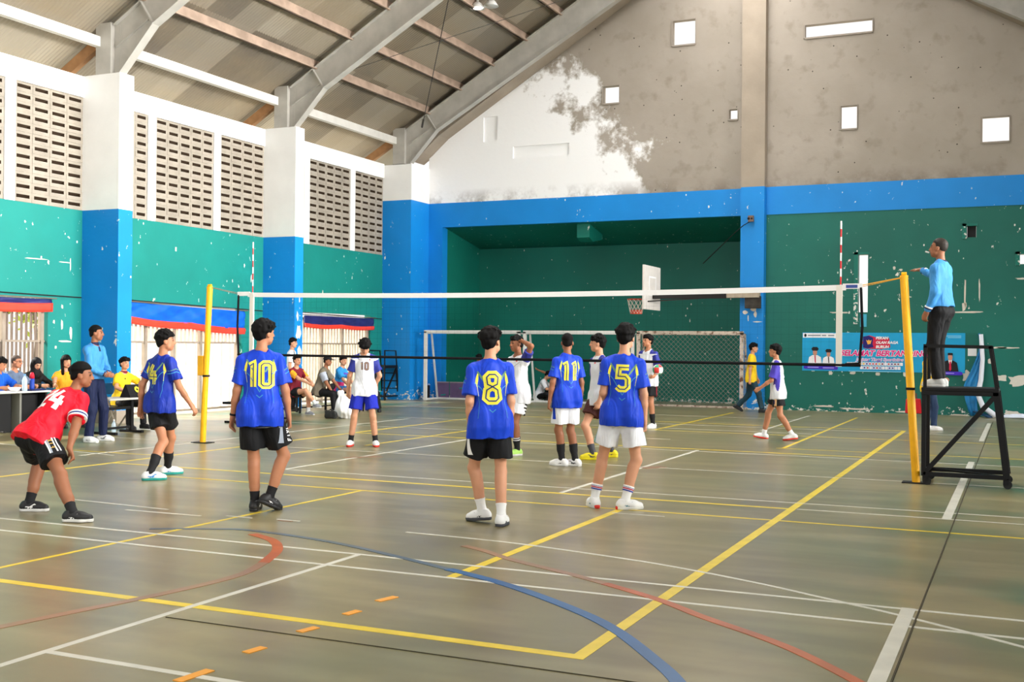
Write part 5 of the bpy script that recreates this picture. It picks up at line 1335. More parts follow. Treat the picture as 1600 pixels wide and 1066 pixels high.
flat('fine_print', rectp(1480, 523, 1502, 524), BM('pale', (140, 210, 235))); flat('fine_print', rectp(1482, 525.3, 1502, 526.3), BM('pale', (140, 210, 235)))
cx = 1486
flat('portrait_body', [(cx - 12, 576), (cx - 10, 562), (cx - 3, 559), (cx + 3, 559), (cx + 10, 563), (cx + 12.5, 576)], BLK); flat('portrait_shirt', [(cx - 3, 559), (cx + 3, 559), (cx, 570)], WHT)
flat('portrait_tie', [(cx - 1.2, 561), (cx + 1.2, 561), (cx + 1.8, 573), (cx, 575), (cx - 1.5, 573)], RED); flat('portrait_face', ell(cx, 555, 3.4, 5), SKN); flat('portrait_cap', [(cx - 4, 552), (cx - 3.6, 548.6), (cx + 3.6, 548.6), (cx + 4, 552)], BLK)
flat('name_bar', ell(1472, 578.5, 2.5, 2.6, 8, 90, 270) + ell(1502, 578.8, 2.5, 2.6, 8, -90, 90), PUR); flat('fine_print', rectp(1476, 578, 1492, 579.2), BM('lilac', (170, 160, 230)))

b = MB(); b.box((0, -0.012, 0), (0.2, 0, 0.18)); o = b.build('paper_notice', NWHITE); o.location = (5.41, YB, 1.47); tag(o, 'small white square paper stuck on green wall beside the banner', 'paper')
# rolled-up banner leaning on the wall, its tail on the floor
rb = tag(empty('crumpled_banner', (5.55, YB - 0.1, 0)), 'crumpled blue and white banner hanging down the green wall onto the floor', 'banner')
BL2 = mat('blue_white_vinyl_blue', srgb(24, 128, 190), 0.4, 0.4, vary=0.3, vscale=4)
b = MB()
def P1(u, v):
    z = 2.02 * (1 - v); w = 0.05 + 0.30 * min(1, max(0, (v - 0.15) * 2.0)) * (1 - 0.55 * max(0, v - 0.6) / 0.4)
    return (0.14 - w + u * w + 0.06 * math.sin(v * 6), 0.06 - 0.12 * v, z)
vs = []; fs = []
for i in range(9):
    for j in range(17):
        p = P1(i / 8, j / 16); vs.append((p[0], p[1] + 0.03 * math.sin(i * 1.9 + j * 0.5), max(0.01, p[2])))
for i in range(8):
    for j in range(16): fs.append((i * 17 + j, (i + 1) * 17 + j, (i + 1) * 17 + j + 1, i * 17 + j + 1))
b.add(vs, fs); o = b.build('blue_fold', BL2, rb, smooth=True); sd = o.modifiers.new('thick', 'SOLIDIFY'); sd.thickness = 0.012
b = MB(); b.tube([(0.16, -0.03, 2.0), (0.20, -0.06, 1.4), (0.17, -0.1, 0.9), (0.1, -0.12, 0.55), (0.22, -0.2, 0.25), (0.5, -0.45, 0.05)], 0.05, 10, r2=0.07); o = b.build('white_roll', mat('white_vinyl', srgb(226, 230, 240), 0.4, 0.4), rb, smooth=True)
b = MB(); b.bar((0.05, -0.1, 0.12), (0.4, -0.5, 0.02), 0.16, 0.03); b.build('dark_fold', mat('deep_blue_vinyl', srgb(20, 60, 96), 0.4), rb)
sh = MB(); vs = []; fs = []
for i in range(25):
    for j in range(9):
        x = i / 24 * 2.6; y = -j / 8 * (0.35 + 0.5 * i / 24); vs.append((x, y, 0.02 + 0.10 * abs(math.sin(i * 0.7 + j * 0.9)) * math.exp(-((j - 3) / 3.5) ** 2) * min(1, i / 5)))
for i in range(24):
    for j in range(8): fs.append((i * 9 + j, (i + 1) * 9 + j, (i + 1) * 9 + j + 1, i * 9 + j + 1))
sh.add(vs, fs); o = sh.build('white_sheet', mat('white_floor_sheet', srgb(224, 230, 244), 0.6, 0.3)); o.location = (5.98, YB - 0.12, 0); sd = o.modifiers.new('thick', 'SOLIDIFY'); sd.thickness = 0.012
tag(o, 'white rumpled plastic sheet lying on the floor along the wall', 'sheet')
# bracket lamp with a wire on the middle pilaster
wl = tag(empty('wall_speaker', (0.13, YB - 0.3, 5.0)), 'small box fitting on a wire high on the blue pilaster', 'wall fitting')
b = MB(); b.box((-0.07, -0.12, -0.08), (0.07, 0.0, 0.08)); b.build('housing', mat('rusty_housing', srgb(120, 100, 88), 0.7), wl, bevel=0.008)
b = MB(); b.tube([(-0.05, -0.12, 0), (-0.05, -0.125, 0)], 0.035, 12); b.tube([(0.03, -0.12, 0), (0.03, -0.125, 0)], 0.025, 12); b.build('front_disc', BLACK, wl)
b = MB(); b.tube([(-0.05, -0.03, -0.08), (-0.2, -0.03, -0.16), (-0.42, 0.1, -0.3), (-1.6, 1.2, -1.05)], 0.012, 6); b.build('wire', RUBBER, wl)
# vents in the green wall get dark ledges
for k, (a, c, zl, zh) in enumerate(low_holes):
    w_ = structure(empty('window_%d' % (k + 7), ((a + c) / 2, YB, (zl + zh) / 2)))
    b = MB(); hw, hh = (c - a) / 2, (zh - zl) / 2
    b.box((-hw - 0.1, -0.03, -hh - 0.3 if k == 0 else -hh - 0.03), (-hw, 0.01, hh + 0.06)); b.box((-hw - 0.1, -0.03, hh), (hw + 0.03, 0.01, hh + 0.06)); b.build('window_frame', GREEN_D, w_)
b = MB(); b.box((2.86, YB + 0.05, 2.18), (3.02, YB - 0.01, 2.5)); o = b.build('taped_leaflet', mat('cyan_leaflet', srgb(70, 170, 200), 0.6)); tag(o, 'small cyan leaflet under the tall slit window on green wall', 'leaflet')
b = MB(); b.box((5.37, YB + 0.12, 4.38), (5.57, YB + 0.22, 4.66)); structure(b.build('window_shutter', mat('dark_shutter', (0.02, 0.02, 0.022), 0.6)))

# ------------------------------------------------------------------ low advert boards behind the corner goal
AD = mat('purple_advert_board', srgb(104, 84, 122), 0.5, 0.3, vary=0.2, vscale=3)
for (x, w_, lab) in ((-9.06, 0.40, 'purple advert board behind the corner goal, the narrow one at the pilaster'), (-8.22, 1.24, 'wide purple advert board behind the corner goal with turquoise brush mark')):
    t = tag(empty('advert_board', (x, 24.08 if x < -8.5 else 24.12, 0)), lab, 'advert board', 'advert boards behind the corner goal')
    b = MB(); b.box((-w_ / 2, -0.02, 0.02), (w_ / 2, 0.02, 0.50)); b.build('panel', AD, t)
    b = MB(); b.tube([(-0.05, -0.024, 0.12), (0.1, -0.022, 0.14)] if w_ < 1 else [(-0.3, -0.022, 0.33), (0, -0.024, 0.36), (0.3, -0.022, 0.34)], 0.022, 6); b.build('brush_mark', mat('turquoise_mark', srgb(40, 140, 140), 0.5), t)
    b = MB(); b.box((-w_ / 2, -0.03, 0.49), (w_ / 2, 0.03, 0.52)); b.build('top_rail', mat('grey_rail', srgb(150, 140, 150), 0.5), t)
b = MB(); b.box((-0.1, -0.03, 0.1), (0.1, 0.03, 0.42)); b.box((-0.12, -0.1, 0.0), (0.12, 0.1, 0.1)); o = b.build('white_carton', mat('white_carton', srgb(214, 214, 222), 0.6)); o.location = (-7.46, 23.8, 0); tag(o, 'white carton standing at the end of the purple advert boards', 'carton')
sp = tag(empty('floor_speaker', (-9.35, 23.6, 0)), 'small black speaker on the floor at the corner goal post', 'speaker')
b = MB(); b.box((-0.07, -0.08, 0), (0.07, 0.08, 0.42)); b.build('cabinet', BLACK, sp, bevel=0.008)
b = MB(); b.box((-0.03, -0.085, 0.33), (0.05, -0.08, 0.37)); b.build('name_plate', NWHITE, sp)

# ------------------------------------------------------------------ scorers' tables with what stands on them
DESK = mat('black_desk_panel', (0.010, 0.010, 0.011), 0.5, 0.3)
TOPW = mat('pale_table_top', srgb(206, 206, 202), 0.4, 0.4)
dk = tag(empty('officials_desk', (-9.55, 7.72, 0)), 'long black fronted desk with a pale top where officials sit', 'desk')
b = MB(); b.box((-0.32, -1.75, 0.71), (0.30, 1.72, 0.74)); b.build('desk_top', TOPW, dk, bevel=0.006)
b = MB(); b.box((0.20, -1.72, 0.06), (0.22, 0.9, 0.71)); b.build('front_panel', DESK, dk)
b = MB(); b.box((0.02, 0.95, 0.02), (0.04, 1.68, 0.71)); b.build('front_panel', DESK, dk)
for y in (-1.68, 1.09, 1.66):
    b = MB(); b.box((-0.28, y - 0.02, 0), (0.24, y + 0.02, 0.71)); b.build('desk_leg', mat('grey_desk_leg', srgb(128, 128, 120), 0.5) if y < 1.5 else DESK, dk)
def bottle(loc, s, m, cap_m, label):
    t = tag(empty('water_bottle', loc), label, 'bottle')
    b = MB(); b.lathe([(0.0, 0), (0.032, 0), (0.034, 0.01), (0.034, 0.05), (0.030, 0.075), (0.034, 0.10), (0.034, 0.14), (0.022, 0.175), (0.013, 0.19), (0.013, 0.205), (0, 0.205)], (0, 0, 0), 16); b.build('bottle_body', m, t, smooth=True)
    b = MB(); b.lathe([(0, 0.222), (0.015, 0.222), (0.015, 0.2), (0, 0.2)], (0, 0, 0), 14); b.build('cap', cap_m, t)
    t.scale = (s, s, s); return t
PET = mat('clear_plastic', srgb(206, 226, 240), 0.15, 0.5, alpha=0.7)
bottle((-9.34, 8.92, 0.74), 1.35, PET, mat('pale_blue_cap', srgb(120, 170, 220), 0.5), 'clear plastic water bottle on the officials desk')
cp = tag(empty('drink_bottle', (-9.34, 9.08, 0.74)), 'blue drink bottle with a red top on the officials desk', 'bottle')
b = MB(); b.lathe([(0, 0), (0.04, 0), (0.043, 0.02), (0.043, 0.19), (0, 0.19)], (0, 0, 0), 16); b.build('bottle_body', mat('blue_label', srgb(36, 70, 170), 0.4), cp, smooth=True)
b = MB(); b.lathe([(0, 0.30), (0.025, 0.295), (0.04, 0.25), (0.042, 0.19), (0, 0.19)], (0, 0, 0), 16); b.build('lid', mat('red_lid', srgb(206, 34, 56), 0.4), cp, smooth=True)
b = MB(); b.lathe([(0, 0), (0.05, 0), (0.10, 0.05), (0.105, 0.07), (0.095, 0.065), (0, 0.015)], (0, 0, 0), 20); o = b.build('white_bowl', NWHITE, smooth=True); o.location = (-9.38, 8.74, 0.74); tag(o, 'white bowl on the officials desk beside the water bottle', 'bowl')
b = MB(); b.box((-0.12, -0.2, 0), (0.12, 0.2, 0.025)); o = b.build('score_folder', mat('navy_folder', srgb(26, 34, 84), 0.5), bevel=0.004); o.location = (-9.42, 9.18, 0.7405); o.rotation_euler = (0, 0, 0.2); tag(o, 'navy folder lying on the officials desk under the blue bottle', 'folder')
cp.location.z = 0.767
for (x, y, rz, lab) in ((-9.36, 8.42, 0.3, 'loose white paper sheet on the officials desk by the bowl'), (-9.34, 7.9, -0.2, 'loose white paper sheet on the officials desk by the blue shirt')):
    b = MB(); b.box((-0.1, -0.15, 0), (0.1, 0.15, 0.003)); o = b.build('paper_sheet', NWHITE); o.location = (x, y, 0.7405); o.rotation_euler = (0, 0, rz); tag(o, lab, 'paper')
st = tag(empty('scorer_table', (-7.95, 9.68, 0)), 'small grey topped folding table with black legs beside the blue pilaster', 'table')
b = MB(); b.box((-0.25, -0.42, 0.60), (0.25, 0.75, 0.635)); b.build('table_top', mat('grey_table_top', srgb(182, 182, 176), 0.5), st, bevel=0.006)
for y in (-0.28, 0.36):
    b = MB(); b.box((-0.03, y - 0.03, 0.03), (0.03, y + 0.03, 0.6)); b.build('leg', BLACK, st)
    b = MB(); b.box((-0.25, y - 0.03, 0), (0.27, y + 0.03, 0.045)); b.build('foot', BLACK, st)
b = MB(); b.box((-0.015, -0.28, 0.08), (0.015, 0.36, 0.12)); b.box((-0.015, -0.28, 0.42), (0.015, 0.36, 0.47)); b.build('stretcher', BLACK, st)
fs_ = tag(empty('flip_scoreboard', (-7.85, 9.98, 0.635), R(0)), 'black flip scoreboard showing a yellow 9 on the scorer table', 'scoreboard')
b = MB(); b.prism([(0.12, 0), (-0.13, 0), (-0.01, 0.23), (0.01, 0.23)], 1, -0.20, 0.20); b.build('frame', BLACK, fs_)
o = text_mesh('9', 0.27, mat('yellow_digit', srgb(226, 220, 50), 0.5), 'digit', fs_, extrude=0.002, bold=0.006); o.matrix_local = Matrix.Translation((0.09, 0.02, 0.095)) @ Matrix.Rotation(R(90), 4, 'Z') @ Matrix.Rotation(R(62), 4, 'X')
bottle((-8.05, 9.72, 0.0), 1.1, PET, mat('white_cap', (0.8, 0.8, 0.8), 0.5), 'clear water bottle on the floor under the scorer table')
def chair(loc, rz, label, seat_m=BLACK):
    t = tag(empty('folding_chair', loc, rz), label, 'chair')
    b = MB(); b.box((-0.2, -0.2, 0.43), (0.2, 0.2, 0.45)); b.build('seat', seat_m, t, bevel=0.008)
    b = MB(); b.bar((-0.22, -0.18, 0.62), (-0.26, -0.18, 0.85), 0.012, 0.012); b.box((-0.26, -0.19, 0.64), (-0.235, 0.19, 0.85)); b.build('backrest', mat('blue_chair_back', srgb(30, 90, 150), 0.5), t, bevel=0.006)
    for s in (-1, 1):
        b = MB(); b.bar((0.2, s * 0.19, 0.0), (-0.25, s * 0.19, 0.85), 0.022, 0.022); b.build('leg', GATE_G, t)
        b = MB(); b.bar((-0.22, s * 0.17, 0.0), (0.17, s * 0.17, 0.44), 0.022, 0.022); b.build('leg', GATE_G, t)
    return t
chair((-8.68, 10.5, 0), R(-5), 'folding chair under the scorer in the yellow shirt')
for k, (y, lab) in enumerate(((8.85, 'folding chair under the official in the blue shirt'), (9.38, 'folding chair under the official with glasses'), (9.9, 'folding chair under the official in the black headscarf'), (10.42, 'folding chair under the official in the orange shirt'))):
    chair((-10.2, y, 0), 0, lab)
bench_lab = {15.55: 'low black bench under the seated person with crossed legs', 17.05: 'low black bench under the person in the black cap', 18.55: 'low black bench under the person in the light blue shirt'}
for y, lab in bench_lab.items():
    t = tag(empty('bench', (-8.75, y, 0)), lab, 'bench', 'benches in front of the far doorways')
    b = MB(); b.box((-0.2, -0.72, 0.40), (0.2, 0.72, 0.44)); b.build('seat', BLACK, t, bevel=0.006)
    for s in (-0.6, 0.6):
        for x in (-0.15, 0.15):
            b = MB(); b.box((x - 0.02, s - 0.02, 0), (x + 0.02, s + 0.02, 0.4)); b.build('leg', BLACK, t)
    b = MB(); b.box((-0.015, -0.6, 0.1), (0.015, 0.6, 0.13)); b.build('stretcher', BLACK, t)
t = tag(empty('side_bench', (-7.9, 12.95, 0), R(0)), 'black bench in front of the middle doorway behind the striding player', 'bench')
b = MB(); b.box((-0.2, -0.2, 0.38), (0.2, 1.5, 0.43)); b.build('seat', BLACK, t)
for s in (-0.1, 1.4):
    b = MB(); b.box((-0.03, s - 0.03, 0), (0.03, s + 0.03, 0.38)); b.box((-0.2, s - 0.03, 0), (0.2, s + 0.03, 0.04)); b.build('leg', BLACK, t)
b = MB(); b.box((-0.02, -0.1, 0.1), (0.02, 1.4, 0.14)); b.build('stretcher', BLACK, t)
# sack and bag on the floor in front of the bench
def blob(name, m, prims, loc, h=0.02, rz=0):
    lo = np.array([-0.6, -0.6, -0.05]); hi = np.array([0.6, 0.6, 1.0])
    me = sdf_mesh(name, prims, lo, hi, h); me.materials.append(m); o = bpy.data.objects.new(name, me); COL.objects.link(o); o.location = loc; o.rotation_euler = (0, 0, rz); return o
# ------------------------------------------------------------------ the players in blue, nearest the camera
JB = cloth('royal_blue_jersey', (16, 62, 196), 0.55); JBD = cloth('dark_blue_jersey', (14, 44, 150), 0.55)
YEL = mat('yellow_print', srgb(232, 222, 70), 0.5, 0.3); NAVP = mat('navy_print', srgb(20, 44, 110), 0.5, 0.3); TEAL = mat('teal_print', srgb(60, 140, 190), 0.5, 0.3); OLV = mat('olive_print', srgb(96, 140, 110), 0.5, 0.3); GOLDP = mat('gold_lettering', srgb(214, 170, 80), 0.5); WPR = mat('white_print', (0.85, 0.85, 0.85), 0.5, 0.3)
SBLK = cloth('black_shorts', (15, 16, 20)); SWHT = cloth('white_shorts', (232, 234, 240)); SBLU = cloth('blue_shorts', (26, 40, 170))
SHW = mat('white_shoe', (0.82, 0.82, 0.82), 0.45, 0.4); SHB = mat('black_shoe', (0.015, 0.015, 0.017), 0.5, 0.4); SOLW = mat('white_sole', (0.7, 0.7, 0.68), 0.6); SOLG = mat('grey_sole', srgb(70, 72, 78), 0.6); SOLR = mat('red_sole', srgb(226, 60, 48), 0.5); SOLT = mat('teal_sole', srgb(40, 150, 140), 0.5)
SKB = mat('black_sock', (0.012, 0.012, 0.014), 0.8); SKW = mat('white_sock', (0.84, 0.84, 0.84), 0.8); STB = mat('blue_sock_stripe', srgb(40, 60, 160), 0.8); STR = mat('red_sock_stripe', srgb(190, 60, 90), 0.8)
def wf(pos, hd, pt):
    dx, dy = pt[0] - pos[0], pt[1] - pos[1]; a = R(hd)
    return dict(f=dx * math.sin(a) + dy * math.cos(a), r=dx * math.cos(a) - dy * math.sin(a))
def foot(pos, hd, pt, world_yaw, **k):
    d = wf(pos, hd, pt); d['yaw'] = world_yaw - hd; d.update(k); return d
def trim_arms(c, m=TEAL):
    for sd, sg in (('left', -1), ('right', 1)):
        garment_mark(c, 'top', sd, [[(-.07, .0), (-.02, .05), (.07, .09)]], lambda t: 0.012, m, 'sleeve_print', 0, 0.03, 0.004)
def blue_back(c, num, cx=0.0, skew=0.0, cy=-0.03, hgt=0.235):
    for sd_, sg_ in (('left', -1), ('right', 1)):
        for k_ in (0, 1): garment_mark(c, 'top', sd_, [[(-.06, .02 - .035 * k_), (.0, .05 - .035 * k_), (.06, .03 - .035 * k_)]], 0.008, TEAL if k_ else OLV, 'sleeve_print', 0, 0.0, 0.003)
    for sg in (-1, 1): garment_mark(c, 'top', 'back', [[(sg * .13, .15), (sg * .05, .03)]], lambda t: 0.02 * (1 - 0.6 * abs(t - .5)), OLV, 'chevron_print', cx, cy, 0.003)
    garment_mark(c, 'top', 'back', [[(-.16, .05), (-.10, .0), (0, -.16), (.10, .0), (.16, .05)]], 0.008, TEAL, 'chevron_print', cx, cy, 0.003)
    garment_mark(c, 'top', 'back', [[(-.03, -.19), (0, -.215), (.03, -.19)]], 0.008, TEAL, 'chevron_print', cx, cy, 0.003)
    for sg in (-1, 1):
        garment_mark(c, 'top', 'back', [[(sg * .125, .11), (sg * .14, .02), (sg * .122, -.10)]], lambda t: 0.022 * math.sin(math.pi * min(1, t * 1.6 + .02)) + 0.003 if t < .6 else 0.004, YEL, 'flank_print', 0, cy + 0.03, 0.003)
        garment_mark(c, 'top', 'back', [[(sg * .13, -.06), (sg * .115, -.16), (sg * .135, -.30)]], 0.004, TEAL, 'flank_print', 0, cy + 0.03, 0.003)
    number(c, num, hgt, YEL, NAVP, 'back', cx, cy + 0.005, w=0.25, gap=0.52, skew=skew)
LET = {'F': [[(-.3, -.5), (-.3, .45), (.3, .45)], [(-.3, 0), (.2, 0)]], 'I': [[(0, -.5), (0, .5)]], 'X': [[(-.32, -.5), (.32, .5)], [(-.32, .5), (.32, -.5)]], 'L': [[(-.3, .5), (-.3, -.45), (.3, -.45)]]}
def leg_text(c, side, txt, hgt, fx, fy, m, up=True):
    for i, ch in enumerate(txt):
        off_ = (i - (len(txt) - 1) / 2) * hgt * 0.85
        for pl in LET[ch]: garment_mark(c, 'bottom', side, [[(-y * hgt + fx, x * hgt * .8 + off_ + fy) for x, y in pl]], hgt * 0.2, m, 'lettering', off=0.008)
def shorts_panel(c, side, m, txt=None, w=0.05, fx=0.0):
    garment_mark(c, 'bottom', side, [[(fx, .10), (fx, -.11)]], w, m, 'side_panel', 0, 0, 0.004)

pos, hd = (-0.10, 3.38), -32
c = person('volleyball player in blue jersey number 10 with black shorts, walking away', pos, hd, h=1.76, lean=2, head=(48, 4, -3), hx=0.0068, build=1.04, noise_seed=10,
           feet={'L': foot(pos, hd, (-0.17, 3.40), -25), 'R': foot(pos, hd, (-0.03, 3.44), 20, heel=0.05, toe=-25, kr=0.5)},
           arms={'L': ((-.02, -.24, -1), (.12, -.16, -1)), 'R': ((-.02, .27, -1), (.16, .12, -1))}, hands={'L': dict(curl=.3), 'R': dict(curl=.35)},
           hair=dict(style='mop', vol=0.9), socks=dict(m=SKB, h=0.10), shoes=dict(m=SHB, sole=SHB, accent=WPR),
           top=dict(m=JB, length=0.95, sleeve=0.78, loose=1.25), bottom=dict(m=SBLK, length=0.74, loose=1.3))
blue_back(c, '10'); shorts_panel(c, 'right', mat('grey_panel', srgb(150, 158, 172), 0.6), w=0.05, fx=-0.07); leg_text(c, 'right', 'FIXL', 0.045, -0.005, -0.02, WPR)
b = MB(); w_ = c['wri']['L']; d_ = unit(c['wri']['L'] - c['elb']['L']); b.tube([Vector(w_ - d_ * .028), Vector(w_ - d_ * .008)], 0.033, 18); b.build('wristband', SKB, c['root'])

pos, hd = (2.20, 3.72), -36
c = person('volleyball player in blue jersey number 8 with black shorts and white shoes', pos, hd, h=1.70, lean=-2, side=-1, head=(42, 2, 4), hx=0.0068, build=1.0, noise_seed=8,
           feet={'L': foot(pos, hd, (2.10, 3.78), -84, heel=0.02, toe=-6), 'R': foot(pos, hd, (2.34, 3.68), -10)},
           arms={'L': ((-.16, -.16, -1), (.45, .10, -1)), 'R': ((-.10, .15, -1), (.14, -.02, -1))},
           hair=dict(style='short', vol=1.3), socks=dict(m=SKW, h=0.12), shoes=dict(m=SHW, sole=SOLG, accent=SHB), skin=SKIN_F,
           top=dict(m=JB, length=0.95, sleeve=0.80, loose=1.45), bottom=dict(m=SBLK, length=0.70, loose=1.2))
blue_back(c, '8', cy=-0.05, hgt=0.26); shorts_panel(c, 'left', WPR, w=0.03)

pos, hd = (2.95, 5.22), -17
c = person('volleyball player in blue jersey number 5 with white shorts and striped socks', pos, hd, h=1.77, lean=-1, side=2, head=(14, -2, 0), hx=0.0068, build=1.0, noise_seed=5,
           feet={'L': foot(pos, hd, (2.69, 5.16), -40), 'R': foot(pos, hd, (3.01, 5.17), 55)},
           arms={'L': ((-.10, -.16, -1), (.85, .28, -.75)), 'R': ((-.06, .17, -1), (.10, .03, -1))},
           hair=dict(style='short', vol=1.25), socks=dict(m=SKW, h=0.15, stripes=[(0.135, STB), (0.118, STR), (0.10, STB)]), shoes=dict(m=SHW, sole=SOLW, accent=mat('teal_mark', srgb(60, 130, 140), 0.5), heel_m=SOLR), skin=SKIN_F,
           top=dict(m=JB, length=0.80, sleeve=0.76, loose=1.2), bottom=dict(m=SWHT, length=0.67, loose=1.25))
blue_back(c, '5'); shorts_panel(c, 'right', SOLT, w=0.03); shorts_panel(c, 'left', SOLT, w=0.02)

pos, hd = (1.02, 8.60), -48
c = person('volleyball player in blue jersey number 11 with white shorts, blue side panel', pos, hd, h=1.71, head=(24, 0, 0), hx=0.0075, build=1.0, noise_seed=11,
           feet={'L': foot(pos, hd, (0.95, 8.62), -92), 'R': foot(pos, hd, (1.12, 8.68), -88)},
           arms={'L': ((-.05, -.26, -1), (.10, -.12, -1)), 'R': ((-.05, .22, -1), (.12, .02, -1))},
           hair=dict(style='fade'), socks=dict(m=SKB, h=0.22), shoes=dict(m=SHW, sole=SOLW, accent=SOLG), skin=SKIN_D,
           top=dict(m=JB, length=0.98, sleeve=0.76, loose=1.25), bottom=dict(m=SWHT, length=0.76, loose=1.25))
blue_back(c, '11'); shorts_panel(c, 'left', JB, w=0.05)

pos, hd = (-2.80, 5.02), 8
c = person('volleyball player in blue jersey number 4 striding past the yellow post', pos, hd, h=1.77, lean=2, head=(38, 2, 0), hx=0.0068, build=0.98, noise_seed=4,
           feet={'L': foot(pos, hd, (-2.72, 4.76), 46), 'R': foot(pos, hd, (-2.95, 5.32), 40)},
           arms={'L': ((-.40, -.28, -1), (.05, -.15, -1)), 'R': ((.22, .30, -1), (.50, .25, -.85))},
           hair=dict(style='short', vol=1.2), socks=dict(m=SKB, h=0.22), shoes=dict(m=SHW, sole=SOLT, accent=mat('sky_mark', srgb(60, 140, 210), 0.5)), skin=SKIN,
           top=dict(m=JBD, length=0.65, sleeve=0.70, loose=1.2), bottom=dict(m=SBLK, length=0.60, loose=1.2))
blue_back(c, '4', cx=-0.02)

JR = cloth('red_jersey', (232, 18, 44), 0.55)
pos, hd = (-1.78, 2.22), 0
c = person('player in red jersey number 24 bending forward with hands on knees', pos, hd, h=1.72, pelvis=0.76, lean=47, side=6, head=(52, -4, 0), hx=0.0068, build=1.12, noise_seed=24,
           feet={'L': foot(pos, hd, (-2.02, 2.36), 62, kr=-0.75), 'R': foot(pos, hd, (-1.16, 2.06), 66)},
           arms={'L': dict(to='knee', pole=(-.2, -.8, .1)), 'R': dict(to='knee', pole=(-.3, .8, .1), fwd=0.05, up=0.10)}, hands={'L': dict(dir=(.3, .1, -1), palm=(-1, 0, -.2)), 'R': dict(dir=(.25, .25, -1), palm=(-.8, -.5, -.3), thumb=(.3, -1, 0), curl=.4)},
           hair=dict(style='fade', vol=1.2), socks=dict(m=SKB, h=0.09), shoes=dict(m=SHB, sole=SOLW, accent=WPR), skin=SKIN_D,
           top=dict(m=JR, length=0.75, sleeve=0.80, loose=1.2, cuffs=[WPR, NAVP, WPR]), bottom=dict(m=SBLK, length=0.66, loose=1.4))
number(c, '24', 0.22, WPR, None, 'back', 0.0, -0.02, w=0.2, gap=0.62)
_th = unit(c['knee']['R'] - c['hip']['R']); _out = unit(c['r1'] * 0.55 - c['f1'] * 0.45 + c['u0'] * 0.6); _out = unit(_out - _th * (_out @ _th)); _sd = np.cross(_th, _out)
_fr = (c['hip']['R'] + _th * 0.15, -_th, -_out, _sd)
for dx in (-.045, -.015, .035, .05): garment_mark(c, 'bottom', 'right', [[(dx, .10), (dx, -.10)]], 0.013, WPR if dx != .035 else mat('grey_panel', srgb(150, 158, 172), 0.6), 'side_stripe', 0, 0, 0.004, frame=_fr)
for i_, ch_ in enumerate('FIX'):
    for pl_ in LET[ch_]: garment_mark(c, 'bottom', 'right', [[(-y * .04 + .01, x * .03 + (i_ - 1) * .038) for x, y in pl_]], 0.007, GOLDP, 'lettering', off=0.006, frame=_fr)

# ------------------------------------------------------------------ the team in white beyond the net
JW = cloth('white_jersey', (226, 228, 234), 0.6, 0.03); JWB = cloth('navy_sleeve_cloth', (44, 52, 140), 0.6); JPU = cloth('violet_sleeve_cloth', (70, 58, 168), 0.6); GOLD = mat('gold_print', srgb(222, 180, 110), 0.5); DKN = mat('dark_number_print', srgb(50, 36, 80), 0.5); REDP = mat('red_print', srgb(220, 70, 70), 0.5)
SLIME = mat('lime_shoe', srgb(176, 226, 110), 0.5); SYEL = mat('yellow_shoe', srgb(238, 222, 40), 0.5); SGRY = mat('grey_shoe', srgb(150, 152, 160), 0.5); MAROON = cloth('maroon_cloth', (120, 24, 40)); BRN = cloth('dark_maroon_shorts', (70, 34, 30))
def sleeves(c, frm=0.12):
    def f(V):
        mi = np.zeros(len(V))
        for sd in 'LR':
            S0, E = c['sh'][sd], c['elb'][sd]; d = E - S0; L2 = d @ d; t = (V - S0) @ d / L2; q = S0 + np.clip(t, 0, 1)[:, None] * d; rad = np.linalg.norm(V - q, axis=1)
            mi[(t > frm) & (rad < 0.10 * c['s']) & (np.abs((V - c['N']) @ c['r1']) > 0.148 * c['s'])] = 1
        return mi
    return f
def shoulder_sleeves(c):
    g = sleeves(c, 0.05)
    def f(V):
        mi = g(V); h = (V - c['N']) @ c['u']; r = np.abs((V - c['N']) @ c['r1'])
        mi[(r > 0.085 * c['s']) & (h > -0.045 * c['s'])] = 1
        return mi
    return f
pos, hd = (-2.93, 9.82), 150
c = person('volleyball player in white jersey number 10 looking down, blue shorts', pos, hd, h=1.68, lean=2, head=(-4, -50, 0), hx=0.0078, noise_seed=31, build=0.98,
           feet={'R': foot(pos, hd, (-3.10, 9.70), 162), 'L': foot(pos, hd, (-2.74, 9.86), 142)}, arms={'L': ((-.20, -.36, -1), (-.75, .35, -.75)), 'R': ((-.12, .34, -1), (-.30, .12, -1))},
           hair=dict(style='mop', vol=0.9), socks=dict(m=SKB, h=0.10), shoes=dict(m=SHW, sole=SOLR), skin=SKIN_F,
           top=dict(m=[JW, JWB], paint=shoulder_sleeves, length=0.8, sleeve=0.72, loose=1.25), bottom=dict(m=SBLU, length=0.74, loose=1.3))
number(c, '10', 0.115, DKN, GOLD, 'front', 0.0, 0.0, w=0.26, gap=0.62); garment_mark(c, 'top', 'front', [[(-.012, 0), (.012, 0)]], 0.024, REDP, 'chest_badge', 0.085, 0.10, 0.003); garment_mark(c, 'top', 'front', [[(-.015, 0), (0, .01), (.015, 0)]], 0.006, DKN, 'chest_logo', -0.09, 0.10, 0.003)

